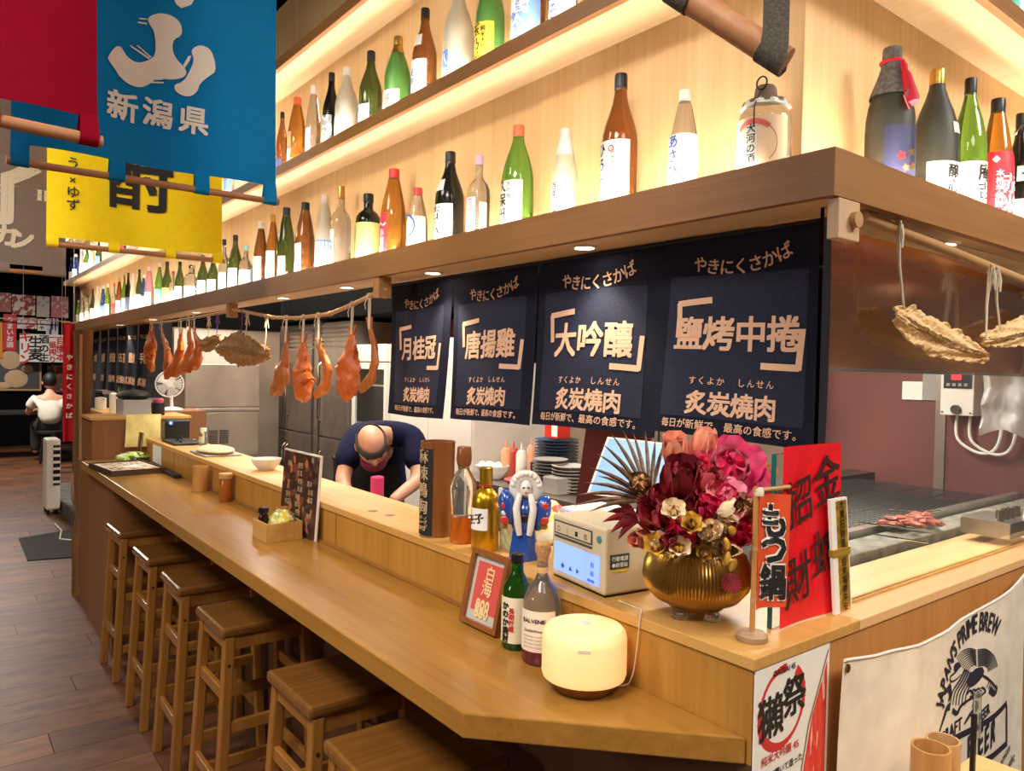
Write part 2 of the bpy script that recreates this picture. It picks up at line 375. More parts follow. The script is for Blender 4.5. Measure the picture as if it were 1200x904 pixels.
top = shelf('bottle_shelf', 'topmost oak shelf under the black ceiling', 2.913, 2.958, 2.944, 10.19, None)
for p in ((1.365, 1.45), (1.368, 2.2), (1.37, 2.87), (1.37, 3.566), (1.37, 4.3), (1.37, 5.04), (1.37, 6.2), (1.37, 7.4), (1.94, .80), (2.75, .80)):
    d = MB().lathe([(.036, 0), (.036, -.004), (.027, -.006), (.024, -.002)], (p[0], p[1], 1.8765), 20).build('downlight_ring', M['white_m'], low, True)
    MB().lathe([(.0235, 0), (.0001, -.0015)], (p[0], p[1], 1.8738), 16).build('lens', M['lamp_w'], d)
    spot('downlight', (p[0], p[1], 1.862), (p[0] - .03, p[1] - .02, 0), (8 if p[1] < 2.5 else 12) if p[0] < 1.6 else 13, (1, .86, .66), 100, .7, .025)
for px, py in ((272, 361), (448, 335)):
    q = at(px, py, x=1.31)
    MB().bb(1.285, 1.335, q.y - .022, q.y + .022, 1.80, 1.8735).build('rod_block', M['oak_x'], low)
blk = MB().bb(1.300, 1.376, .716, .739, 1.80, 1.8735).build('rod_block', wood('pale_block', (206, 170, 132), (226, 194, 160), 'z', .5, 60, 2), low, bevel=.002)
MB().tube([(1.350, .718, 1.838), (1.350, .704, 1.838)], .015, 16).build('dowel', M['rod'], blk)
# ---------------------------------------------------------------- stools
def make_stool(label):
    t = thing('bar_stool', label, 'stool', group='wooden stools along the counter')
    sx, sy, h = .30, .27, .72
    sb = MB(); sb.prism([(-.01, -sy / 2 - .01), (sx, -sy / 2 - .01), (sx, sy / 2 + .01), (-.01, sy / 2 + .01)], h - .032, h)
    sb.build('seat', M['stool_seat'], t, bevel=.01, local=True)
    for ax, by in ((0, -1), (0, 1), (1, -1), (1, 1)):
        x = .02 + ax * (sx - .05); yy = by * (sy / 2 - .012)
        xb = x + (.035 if ax else -.035); yb = yy + by * .022
        q = MB(); r = .0165
        q.add([(xb - r, yb - r, 0), (xb + r, yb - r, 0), (xb + r, yb + r, 0), (xb - r, yb + r, 0), (x - r, yy - r, h - .032), (x + r, yy - r, h - .032), (x + r, yy + r, h - .032), (x - r, yy + r, h - .032)],
              [(3, 2, 1, 0), (4, 5, 6, 7), (0, 1, 5, 4), (1, 2, 6, 5), (2, 3, 7, 6), (3, 0, 4, 7)])
        q.build('leg', M['stool'], t, bevel=.005, local=True)
    def lx(ax, z): x = .02 + ax * (sx - .05); return x + (.035 if ax else -.035) * (1 - z / (h - .03))
    def ly(by, z): return by * (sy / 2 - .012) + by * .022 * (1 - z / (h - .03))
    for ax in (0, 1):
        for z in (.21, .50):
            MB().bb(lx(ax, z) - .009, lx(ax, z) + .009, ly(-1, z) + .0165, ly(1, z) - .0165, z - .019, z + .019).build('stretcher', M['stool'], t, bevel=.003, local=True)
        MB().bb(lx(ax, .66) - .009, lx(ax, .66) + .009, ly(-1, .66) + .0165, ly(1, .66) - .0165, .645, .687).build('apron_rail', M['stool'], t, local=True)
    for by in (-1, 1):
        for z in (.15, .40):
            MB().bb(lx(0, z) + .0165, lx(1, z) - .0165, ly(by, z) - .009, ly(by, z) + .009, z - .019, z + .019).build('stretcher', M['stool'], t, bevel=.003, local=True)
        MB().bb(lx(0, .66) + .0165, lx(1, .66) - .0165, ly(by, .66) - .009, ly(by, .66) + .009, .645, .687).build('apron_rail', M['stool'], t, local=True)
        MB().tube([(lx(0, .6), ly(by, .6) + by * .015, .6), (lx(0, .6), ly(by, .6) + by * .0195, .6)], .005, 8).build('dowel_plug', M['ink'], t, local=True)
    return t
def dup(root, loc, rz, label):
    r = root.copy(); COL.objects.link(r); r.location = loc; r.rotation_euler = (0, 0, rz); r['label'] = label
    for ch in root.children:
        c = ch.copy(); COL.objects.link(c); c.parent = r
    return r
slab = ['wooden bar stool farthest from the viewer, nearest the tray', 'wooden bar stool second from the far end of the row', 'wooden bar stool third from the far end of the row',
        'wooden bar stool fourth from the far end, just left of the counter middle', 'wooden bar stool second nearest, its seat under the counter edge', 'nearest wooden bar stool, only its glossy seat in the frame']
st0 = make_stool(slab[0])
for k, (x, yc, rz) in enumerate(((.747, 4.15, .02), (.747, 3.545, 0), (.748, 3.045, -.02), (.742, 2.525, .0), (.744, 1.855, .0), (.705, 1.41, -.03))):
    if k == 0: st0.location = (x, yc, 0); st0.rotation_euler.z = rz
    else: dup(st0, (x, yc, 0), rz, slab[k])
# ================================================================ BOTTLES
def glass(name, c, rough=.06, trans=.85): return pm(name, c, rough, 0, trans, ior=1.4)
G = dict(green=glass('green_glass', (140, 204, 96)), fgreen=glass('frosted_green_glass', (110, 176, 92), .35, .6), dgreen=glass('dark_green_glass', (92, 108, 56), .08, .7),
         black=glass('near_black_glass', (30, 30, 26), .15, .3), brown=glass('brown_glass', (170, 112, 62), .08, .75), amber=glass('amber_glass', (208, 150, 66), .06, .8),
         clear=glass('clear_glass', (236, 236, 228), .03, .92), frost=glass('frosted_glass', (234, 230, 214), .45, .55), cream=glass('cloudy_cream_glass', (240, 232, 206), .3, .4),
         blue=glass('blue_glass', (60, 104, 190), .08, .6), pink=glass('pink_glass', (244, 176, 190), .1, .5), grey=glass('speckled_charcoal_glass', (62, 64, 58), .5, .05),
         teal=glass('teal_glass', (90, 190, 190), .1, .6))
CAP = dict(black=M['black_g'], white=M['white'], gold=pm('gold_foil', (206, 164, 84), .3, .9), red=pm('red_cap', (204, 54, 60), .4), orange=pm('orange_cap', (226, 112, 70), .4),
           silver=M['chrome'], pink=pm('lilac_cap', (230, 190, 226), .4), cork=pm('cork', (186, 140, 92), .8, noise=(200, .2)), teal=pm('teal_cap', (150, 220, 215), .4))
LAB = dict(white=M['paper'], red=pm('red_label', (214, 52, 66), .5), olive=pm('olive_gold_label', (196, 192, 122), .5), blue=pm('blue_label', (104, 142, 206), .5), yellow=pm('yellow_label', (232, 206, 60), .5),
           navy=pm('navy_label', (58, 66, 100), .5), sunset=printed('sunset_label', [(236, 226, 240), (244, 150, 150), (240, 190, 120), (236, 110, 84)], (3, 3, 16), kind='noise'),
           grey=printed('grey_art_label', [(70, 72, 84), (150, 154, 164), (210, 212, 214), (100, 104, 116)], (20, 20, 20), kind='noise'), snow=printed('speckled_label', [(232, 234, 238), (232, 234, 238), (190, 200, 224), (238, 240, 242)], (90, 90, 90)),
           flower=pm('midnight_label', (56, 60, 92), .4), violet=pm('lilac_label', (206, 184, 222), .5), cyan=pm('cyan_label', (120, 206, 214), .5), peach=pm('peach_label', (240, 196, 170), .5))
PROF = dict(
    sake=[(.94, 0), (1, .015), (1, .50), (.97, .555), (.86, .62), (.66, .70), (.46, .78), (.36, .85), (.33, .90), (.33, .95)],
    slope=[(.94, 0), (1, .015), (1, .46), (.95, .54), (.80, .66), (.58, .80), (.42, .90), (.38, .95)],
    round=[(.94, 0), (1, .015), (1, .53), (.96, .60), (.80, .66), (.52, .705), (.36, .74), (.33, .80), (.33, .95)],
    squat=[(.94, 0), (1, .015), (1, .60), (.95, .67), (.75, .73), (.45, .77), (.38, .80), (.38, .93)],
    wide=[(.94, 0), (1, .015), (1, .44), (.98, .52), (.90, .60), (.72, .70), (.50, .79), (.36, .86), (.32, .91), (.31, .95)])
def rad_at(prof, t):
    for (r0, t0), (r1, t1) in zip(prof, prof[1:]):
        if t0 <= t <= t1: return r0 + (r1 - r0) * (t - t0) / max(1e-6, t1 - t0)
    return prof[-1][0]
def wrap(par, name, c, prof, R, h, t0, t1, a0, half, mat, off=.0012, n=10):
    ts = sorted(set([t0, t1] + [t for r, t in prof if t0 < t < t1])); vs = []; fs = []
    for t in ts:
        r = rad_at(prof, t) * R + off
        for j in range(n + 1):
            a = a0 + half * (2 * j / n - 1); vs.append((c[0] + r * math.cos(a), c[1] + r * math.sin(a), c[2] + t * h))
    W = n + 1
    for i in range(len(ts) - 1):
        for j in range(n): fs.append((i * W + j, i * W + j + 1, (i + 1) * W + j + 1, (i + 1) * W + j))
    return MB().add(vs, fs).build(name, mat, par, True)
BG = dict(l='bottles on the lowest shelf above the bar', m='bottles on the middle shelf', r='bottles on the shelf above the grill window')
def bottle(px, py, wpx, shape, g, cap, labs, desc, grp='l', txts=(), far=False, hmax=None, extra=None, capb=.905, name='sake_bottle'):
    """(px,py): bottle top in the photo; base stands on its shelf board"""
    if grp == 'r': p = at(px, py, y=.805); zb, a0 = 1.945, 1.5 * PI
    else: p = at(px, py, x=1.37); zb, a0 = (1.945 if grp == 'l' else 2.45), PI
    h = hmax or (p.z - zb); R = wpx * depth(p) / F / 2
    c = Vector((p.x, p.y, zb + .001)); prof = PROF[shape]
    t = thing(name, desc, 'bottle', c, 0, BG[grp]); n = 12 if far else 24
    MB().lathe([(r * R, q * h) for r, q in prof], c, n).build('glass_body', G[g], t, True)
    rc = prof[-1][0] * R * 1.1
    MB().lathe([(rc, capb * h), (rc, .985 * h), (rc * .92, h)], c, n).build('cap', CAP[cap], t, True)
    if not far and cap not in ('cork',):
        MB().lathe([(rc * 1.03, capb * h - .004), (rc * 1.03, capb * h - .001)], c, n).build('cap_ring', CAP[cap], t, True)
    parts = []
    for (t0, t1, half, da, mat) in labs:
        parts.append(wrap(t, 'label', c, prof, R, h, t0, t1, a0 + da, half, LAB[mat]))
    for (s, tz, size, da, v, ink, li) in txts:
        rr = rad_at(prof, tz) * R + .0022; da += .32 if (grp != 'r' and p.y < 3.2) else 0
        fn = lambda x, y, rr=rr, da=da, tz=tz: Vector((c.x + rr * math.cos(a0 + da + x / rr), c.y + rr * math.sin(a0 + da + x / rr), c.z + tz * h + y))
        txt(MB(), fn, s, 0, 0, size, v=v, bold=.02).build('lettering', M[ink], parts[li])
    if extra: extra(t, c, R, h, a0, parts)
    return t
W_, B_ = 'white', 'ink'
def L(t0=.02, t1=.42, half=1.1, da=0, m='white'): return (t0, t1, half, da, m)
# --- lowest shelf, from the corner leftwards
bottle(803, 107, 34, 'slope', 'clear', 'white', [L(.02, .58, 1.9)], 'clear bottle with silver-white cap beside the wide glass jar', 'l', [('あさひ', .38, .034, -.45, True, 'ink_blue', 0)])
bottle(728, 88, 42, 'sake', 'brown', 'black', [L(.02, .50, 1.35)], 'tall brown bottle with black cap and broad white label left of the clear one', 'l', [('ひろ三', .34, .036, -.75, True, B_, 0), ('純米大吟醸', .34, .013, .1, True, 'grey', 0), ('○', .44, .02, .0, False, 'ink_red', 0)])
bottle(663, 152, 30, 'slope', 'cream', 'white', [L(.02, .42, .42, -.35)], 'cloudy cream bottle with white foil neck', 'l', [('百年の孤', .27, .020, -.35, True, B_, 0)], extra=lambda t, c, R, h, a0, P: wrap(t, 'neck_foil', c, PROF['slope'], R, h, .72, .90, a0, PI, M['paper'], n=20))
bottle(608, 148, 38, 'wide', 'green', 'orange', [L(.02, .47, 1.2)], 'bright green bottle with orange cap and white label', 'l', [('久保田', .30, .040, -.55, True, B_, 0), ('大吟醸', .38, .018, .05, True, 'grey', 0)])
bottle(562, 183, 27, 'round', 'clear', 'pink', [L(.02, .50, .85, -.2), L(.1, .44, .35, 1.35)], 'small clear bottle with lilac cap and pink print', 'l', [('花の宴', .33, .030, -.2, True, 'ink_pink', 0)])
bottle(528, 179, 34, 'sake', 'black', 'black', [L(.02, .44, 1.2), L(.58, .70, .6, -.1)], 'black bottle with white fan-shaped neck label', 'l', [('吉六', .28, .050, -.5, True, B_, 0), ('谷川岳', .24, .02, .2, True, 'grey', 0)])
bottle(490, 221, 24, 'slope', 'clear', 'red', [L(.02, .56, 1.9)], 'short clear bottle with red cap and blue swirl label', 'l', [('◯', .42, .06, -.5, False, 'ink_blue', 0), ('むぎ', .20, .02, -.3, False, B_, 0)])
bottle(462, 199, 30, 'slope', 'amber', 'red', [L(.02, .50, .9, -.3, 'red')], 'amber brown bottle with a red label', 'l', [('赤霧島', .20, .030, -.3, True, 'ink_white', 0), ('〜', .38, .05, -.3, False, 'ink_white', 0)])
bottle(432, 228, 29, 'squat', 'black', 'black', [L(.02, .58, 2.2, 0, 'olive')], 'squat black bottle wrapped in an olive-gold label', 'l', [('黒糖梅酒', .30, .035, -.8, True, B_, 0)])
bottle(400, 219, 24, 'round', 'clear', 'gold', [L(.02, .48, .8, -.35)], 'clear long-necked bottle with gold cap and narrow white label', 'l', [('米焼酎', .26, .028, -.35, True, 'grey', 0)], capb=.86)
bottle(381, 229, 21, 'slope', 'frost', 'white', [L(.02, .40, 1.8, 0, 'white'), L(.29, .42, 1.81, 0, 'blue')], 'frosted pale bottle with blue mountain label', 'l', [('▲', .2, .04, -.7, False, 'ink_blue', 0)])
bottle(358, 238, 23, 'slope', 'brown', 'black', [L(.02, .45, 1.0, -.2)], 'brown bottle with black cap and speckled white label', 'l', [('山猿', .28, .034, -.4, True, B_, 0)])
bottle(336, 244, 21, 'slope', 'dgreen', 'black', [L(.02, .50, .45, -.8, 'navy'), L(.02, .34, .5, .6)], 'dark green bottle with navy side label', 'l')
bottle(320, 252, 15, 'slope', 'amber', 'gold', [L(.02, .48, 1.5)], 'amber bottle with blank white label and gold cap', 'l')
bottle(306, 260, 16, 'slope', 'brown', 'white', [L(.02, .46, 1.3), L(.02, .26, 1.31, 0, 'blue')], 'slim brown bottle with white and blue label', 'l')
bottle(288.5, 288, 15, 'round', 'clear', 'teal', [L(.02, .45, 1.9, 0, 'snow')], 'small clear bottle with pale teal cap', 'l')
bottle(276, 276, 16, 'sake', 'dgreen', 'black', [L(.02, .42, 1.5)], 'dark green bottle with white label left of the small teal-capped one', 'l', [('純米', .28, .03, -.3, True, 'grey', 0)])
bottle(263, 281, 12, 'round', 'clear', 'black', [L(.02, .40, 1.6)], 'slim clear bottle with black cap beside the yellow banner', 'l')
farb = [(250, 300, 13, 'sake', 'dgreen', 'black', 'white', 'dark green bottle just right of the yellow banner hem'), (238, 299, 12, 'sake', 'dgreen', 'black', 'white', 'dark olive bottle under the yellow banner corner'),
        (225, 311, 17, 'squat', 'clear', 'silver', 'snow', 'broad clear bottle with speckled label'), (211, 307, 11, 'sake', 'dgreen', 'black', 'white', 'olive bottle left of the broad clear one'),
        (203, 318, 9, 'round', 'clear', 'red', 'white', 'little clear bottle with red cap among the far row'), (196, 307, 11, 'sake', 'dgreen', 'black', 'olive', 'dark olive bottle with yellowish label'),
        (187, 308, 10, 'sake', 'green', 'white', 'cyan', 'bright green bottle with cyan label'), (175, 313, 10, 'slope', 'pink', 'white', 'white', 'pink bottle with white lower half'),
        (168.5, 322, 6, 'slope', 'blue', 'white', 'white', 'thin blue bottle beside the pink one'), (163.5, 316, 8, 'sake', 'dgreen', 'black', 'violet', 'dark bottle with lilac label'), (156.5, 321, 7.5, 'slope', 'cream', 'white', 'peach', 'cloudy white bottle with peach label'),
        (150.5, 320, 7, 'sake', 'black', 'black', 'navy', 'black bottle with navy label in the far row'), (146, 322, 6.5, 'sake', 'green', 'silver', 'white', 'green bottle left of the black one'), (140, 326, 7, 'slope', 'brown', 'gold', 'white', 'brown bottle with white label in the far row'),
        (134, 332, 5.5, 'round', 'clear', 'red', 'red', 'clear bottle with red label in the far row'), (126.5, 333, 7, 'sake', 'green', 'white', 'white', 'leaf green bottle near the shelf end'), (121, 335, 6, 'slope', 'blue', 'white', 'blue', 'blue bottle near the shelf end'),
        (114.5, 336, 7, 'slope', 'cream', 'white', 'white', 'milky white bottle near the shelf end'), (109, 339, 5.5, 'sake', 'dgreen', 'black', 'white', 'dark bottle near the shelf end'),
        (103, 346, 6, 'round', 'clear', 'black', 'peach', 'clear bottle with black cap near the shelf end'), (97, 349, 6, 'slope', 'clear', 'gold', 'white', 'clear bottle with gold cap last but one on the shelf'), (92, 352, 5, 'sake', 'green', 'white', 'white', 'green bottle last on the shelf end')]
for (px, py, wp_, sh, g, cp, lb, d) in farb:
    bottle(px, py, wp_, sh, g, cp, [L(.02, .42, 1.7, 0, lb)], d, 'l', far=True)
# --- middle shelf
bottle(661, 0, 34, 'slope', 'clear', 'white', [L(.02, .50, 1.7)], 'pale bottle at the top edge with white label and blue writing', 'm', [('いそ', .30, .05, -.4, True, 'ink_blue', 0)], hmax=.30)
bottle(620, 0, 40, 'sake', 'brown', 'black', [L(.02, .60, 1.6, 0, 'blue')], 'brown bottle with tall blue label and white characters', 'm', [('亀吟', .30, .07, -.35, True, 'ink_white', 0), ('純米吟醸', .40, .02, .4, True, 'ink_white', 0)], hmax=.36)
bottle(575, 0, 35, 'wide', 'fgreen', 'gold', [L(.02, .44, 1.2, 0, 'yellow')], 'green bottle with bright yellow label', 'm', [('玉乃光', .26, .042, -.5, True, B_, 0), ('純米大吟', .30, .018, .15, True, B_, 0)], hmax=.34)
bottle(538, 0, 36, 'sake', 'frost', 'white', [L(.02, .34, .75, -.45, 'blue')], 'frosted white bottle with blue label low on its side', 'm', [('八海', .2, .045, -.5, True, 'ink_white', 0)], hmax=.36)
bottle(498.6, 11, 29, 'sake', 'brown', 'black', [L(.02, .46, 1.2, 0, 'snow'), L(.60, .72, .6, .1)], 'brown bottle with oval white neck label', 'm', [('天狗舞', .25, .03, -.6, True, 'ink_blue', 0)])
bottle(466.7, 44, 31, 'wide', 'fgreen', 'gold', [L(.02, .34, 1.2)], 'green bottle with gold foil neck', 'm', [('福寿', .2, .03, -.1, True, 'grey', 0)], extra=lambda t, c, R, h, a0, P: wrap(t, 'neck_foil', c, PROF['wide'], R, h, .80, .90, a0, PI, CAP['gold'], n=20))
bottle(435, 61, 27, 'sake', 'dgreen', 'black', [L(.02, .34, 1.1, -.1)], 'dark olive bottle with bold navy characters', 'm', [('八仙', .2, .042, -.3, True, 'ink_blue', 0)])
bottle(407, 80, 27, 'sake', 'frost', 'white', [L(.02, .36, 1.0)], 'frosted white bottle with white label', 'm', [('雪', .26, .02, .1, True, 'grey', 0)])
bottle(388.8, 86, 20, 'sake', 'black', 'black', [L(.02, .46, 1.2, 0, 'grey')], 'slim black bottle with grey picture label', 'm')
bottle(367.7, 101, 17, 'slope', 'clear', 'white', [L(.02, .44, .9, -.2)], 'slim clear bottle with white cap and label', 'm', [('Y', .2, .03, -.3, False, B_, 0)])
bottle(348.7, 115, 22, 'slope', 'amber', 'orange', [L(.02, .52, .8, -.3, 'sunset')], 'amber bottle with orange cap and sunset label', 'm')
bottle(331, 132, 14, 'sake', 'brown', 'black', [L(.02, .30, 1.2, 0, 'navy')], 'brown bottle with navy label next to the blue banner', 'm', far=True)
for k, (px, py, wp_, sh, g, cp, lb, d) in enumerate([(269, 172, 12, 'sake', 'frost', 'white', 'blue', 'frosted bottle with blue label peeking under the blue banner'), (143.5, 254, 9, 'round', 'clear', 'red', 'red', 'clear bottle with red label seen below the yellow banner'),
        (116, 270, 7, 'sake', 'dgreen', 'black', 'blue', 'dark bottle with blue label at the middle shelf end'), (108, 275, 7, 'slope', 'cream', 'white', 'white', 'white bottle at the middle shelf end'), (102, 276, 7, 'sake', 'green', 'white', 'white', 'green bottle at the middle shelf end'),
        (96.5, 280, 6, 'slope', 'cream', 'white', 'violet', 'milky bottle with lilac label at the middle shelf end'), (89, 285, 7, 'slope', 'blue', 'white', 'white', 'blue bottle at the middle shelf end'), (84, 288, 5, 'sake', 'blue', 'black', 'white', 'slim blue bottle last on the middle shelf')]):
    bottle(px, py, wp_, sh, g, cp, [L(.02, .45, 1.7, 0, lb)], d, 'm', far=True, hmax=.32)
bottle(231, 225, 12, 'sake', 'dgreen', 'black', [L()], 'dark bottle cap showing above the yellow banner rod', 'm', far=True, hmax=.30)
# --- shelf above the grill window
def tassel(t, c, R, h, a0, P):
    cl = pm('grey_wrapping_cloth', (104, 104, 106), .9, noise=(120, .2), bump=.3)
    wrap(t, 'cloth_wrap', c, PROF['wide'], R * 1.02, h, .66, .975, a0, PI, cl, .004, 20)
    MB().lathe([(.020, .965 * h), (.019, .995 * h), (.008, 1.0 * h)], c, 14).build('cloth_top', cl, t, True)
    rd = pm('red_silk_cord', (206, 26, 56), .6)
    MB().tube([(c.x + .022 * math.cos(a), c.y + .022 * math.sin(a), c.z + .90 * h) for a in [2 * PI * i / 14 for i in range(15)]], .004, 6).build('red_cord', rd, t, True)
    k = Vector((c.x + .012, c.y - .026, c.z + .885 * h)); k = Vector((c.x - .008, c.y - .026, c.z + .885 * h)); o2 = Vector((-.010, -.030, -.10)); MB().tube([k + o2 * q for q in (0, .12, .24, .34, .9, 1)], [.003, .008, .006, .010, .014, .012], 12).build('tassel', rd, t, True)
    q = Vector((c.x - .028, c.y - .050, c.z + .60 * h)); mm = Matrix.Rotation(.7, 3, 'Y'); MB().box(q, (.036, .002, .026), mm).build('hang_tag', pm('crimson_tag', (150, 60, 74), .5), t)
    lb = P[0]
    for (dx, dz, s, m) in ((-.010, .075, .012, 'ink_red'), (.0, .050, .010, 'orange'), (.014, .085, .011, 'gold'), (.018, .055, .012, 'gold'), (.008, .030, .009, 'red')):
        f = MB(); th = a0 - .45 + dx / R; cc = Vector((c.x + (R + .0022) * math.cos(th), c.y + (R + .0022) * math.sin(th), c.z + dz)); tx = Vector((-math.sin(th), math.cos(th), 0))
        f.add([cc + tx * (s * (1 if i % 2 else .5)) * math.cos(i * PI / 5) + Vector((0, 0, 1)) * (s * (1 if i % 2 else .5)) * math.sin(i * PI / 5) for i in range(10)], [tuple(range(10))])
        f.build('maple_leaf_print', M[m] if m in M else CAP[m], lb)
bottle(1046, 57, 54, 'wide', 'grey', 'black', [L(.02, .44, .85, -.47, 'flower')], 'dark bottle wrapped in grey cloth with a red tassel', 'r', extra=tassel)
bottle(1099, 83, 50, 'wide', 'grey', 'gold', [L(.02, .32, 1.0, -.5), L(.52, .60, .28, -.05)], 'charcoal speckled bottle with gold cap and pale oval neck label', 'r', [('醸心', .2, .034, -.3, True, B_, 0), ('純米吟醸酒', .2, .012, -.8, True, 'grey', 0)])
bottle(1138, 93, 38, 'wide', 'green', 'black', [L(.02, .40, 1.1, -.7)], 'bright green bottle with black cap above the grill window', 'r', [('庵吉', .26, .045, -.15, True, B_, 0), ('特別純米', .26, .011, -1.1, True, 'grey', 0)])
bottle(1170, 117, 36, 'slope', 'amber', 'black', [L(.02, .58, 1.3, -.8, 'red')], 'amber bottle with a large red label and white characters', 'r', [('赤米', .26, .055, -.35, True, 'ink_white', 0), ('本格芋焼酎', .30, .020, -1.0, True, 'ink_white', 0), ('◆', .52, .02, -1.2, False, 'ink_white', 0)])
bottle(1197, 134, 30, 'sake', 'black', 'black', [L(.02, .30, 1.2, -.9, 'violet'), L(.44, .56, .4, -1.0)], 'black bottle with wire clip at the right edge', 'r', [('×', .5, .02, -1.0, False, B_, 1)],
       extra=lambda t, c, R, h, a0, P: MB().tube([(c.x + .36 * R * 1.25 * math.cos(a), c.y + .36 * R * 1.25 * math.sin(a), c.z + .86 * h + .012 * math.sin(2 * a)) for a in [2 * PI * i / 16 for i in range(17)]], .0016, 6).build('wire_clip', M['chrome'], t, True))
p = at(1196, 8, y=.79); q = thing('sake_bottle', 'mint green bottle at the top right corner on the middle shelf', 'bottle', (p.x + .02, .80, 2.451), group=BG['m'])
MB().lathe([(r * .045, t * .3) for r, t in PROF['sake']], q.location, 16).build('glass_body', G['teal'], q, True); MB().lathe([(.017, .27), (.017, .30)], q.location, 14).build('cap', CAP['teal'], q, True)
wrap(q, 'label', q.location, PROF['sake'], .045, .3, .02, .4, 1.5 * PI, 1.2, LAB['white'])
# --- wide glass jar
p = at(897, 120, x=1.368); c = Vector((1.368, p.y, 1.946)); h = .155; R = .054
j = thing('sake_jar', 'wide clear glass jar tied with paper and twine on top', 'jar', c)
MB().lathe([(R * .95, 0), (R, .005), (R, h * .80), (R * .93, h * .90), (R * .72, h), (R * .70, h + .012)], c, 28).build('glass_body', G['clear'], j, True)
pj = [(1, 0), (1, .8), (.93, .9)]
lb = wrap(j, 'label', c, pj, R, h, .03, .80, PI + .25, 1.25, pm('peach_cream_label', (244, 214, 178), .5), n=16)
MB().lathe([(R * .86, h + .002), (R * .80, h + .01), (.024, h + .014), (.021, h + .038), (.018, h + .043)], c, 18, .03).build('paper_cap', pm('brown_paper', (120, 98, 84), .8), j, True)
MB().lathe([(R * .93, h - .004), (R * .84, h + .006), (R * .6, h + .013)], c, 20, .05).build('paper_skirt', M['paper'], j)
MB().tube([(c.x - .022, c.y - .005 + .012 * math.cos(a), c.z + h + .044 + .013 * math.sin(a)) for a in [2 * PI * i / 14 for i in range(15)]], .0017, 6).build('twine_loop', M['ink'], j, True)
MB().tube([(c.x - .022, c.y - .004, c.z + h + .03), (c.x - R - .001, c.y - .012, c.z + h - .01), (c.x - R - .002, c.y - .012, c.z + h * .66)], .0015, 6).build('twine_end', M['ink'], j)
fnj = lambda da, z0: (lambda x, y: Vector((c.x + (R + .0024) * math.cos(PI + da + x / R), c.y + (R + .0024) * math.sin(PI + da + x / R), c.z + z0 + y)))
f2 = fnj(.1, .07); fn0 = lambda x, y: (Vector((0, 0, 0)) + f2(x, y) + (Vector((c.x, c.y, 0)) - Vector((f2(x, y).x, f2(x, y).y, 0))) * .02)
MB().grid(lambda u, v: fn0((u - .5) * .024, (v - .5) * .084), 4, 1).build('label_strip', M['paper'], lb)
txt(MB(), fnj(.1, .07), '大河の酒', 0, 0, .020, True, .015).build('lettering', M['ink'], lb)
arcm = MB(); arcm.add([fnj(.25, .068)((.042 + d) * math.sin(a), (.042 + d) * math.cos(a)) for d in (0, .0015) for a in [-.2 + i * .24 for i in range(12)]], [(i, i + 1, i + 13, i + 12) for i in range(11)]); arcm.build('ring_print', M['ink_gold'], lb)
arcr = MB(); arcr.add([fnj(.15, .068)((.040 + d) * math.sin(a), (.040 + d) * math.cos(a)) for d in (0, .011) for a in [-.75 + i * .14 for i in range(12)]], [(i, i + 1, i + 13, i + 12) for i in range(11)]); arcr.build('red_arc_print', pm('coral_ink', (230, 110, 104), .6), lb)
# ================================================================ NOREN CURTAINS
M['navy'] = pm('navy_noren_cloth', (20, 22, 38), .85, noise=(260, .25), bump=.2, spec=.2)
M['navy_l'] = pm('navy_noren_sheen', (31, 34, 54), .8, noise=(320, .3), bump=.25, spec=.3)  # lighter navy paints the sheen of the doubled inner cloth
def noren_surf(ya, yb, zt, zb, ph, X=1.443, amp=.012):
    """chart x: 0..w to the reader's right (towards -Y), y: 0 at top, negative down"""
    w = ya - yb; hh = zt - zb
    def fn(x, y, off=0.0):
        s = -y / hh; a = amp * (.15 + s)
        xx = X + min(1, s * 8 + .1) * (a * math.sin(x / w * 5.2 + ph) + .35 * a * math.sin(x / w * 11 + 2 * ph)) - .020 * s * s
        return Vector((xx - off, ya - x - .012 * s * math.sin(ph + 3 * x / w), zt + y - .004 * math.sin(x / w * 4 + ph)))
    return fn, w, hh
nr = thing('noren_curtain', 'navy noren curtain of four panels hanging under the lowest shelf near the corner', 'curtain', (1.443, 1.72, 1.40))
MB().tube([(1.4425, 2.65, 1.8685), (1.4425, .81, 1.8685)], .004, 8).build('curtain_rod', M['ink'], nr)
NT = [('月桂冠', 2.622, 2.188), ('唐揚雞', 2.186, 1.732), ('大吟釀', 1.724, 1.248), ('鹽烤中捲', 1.244, .815)]
zts = [1.868, 1.868, 1.868, 1.870]; zbs = [1.370, 1.380, 1.389, 1.402]
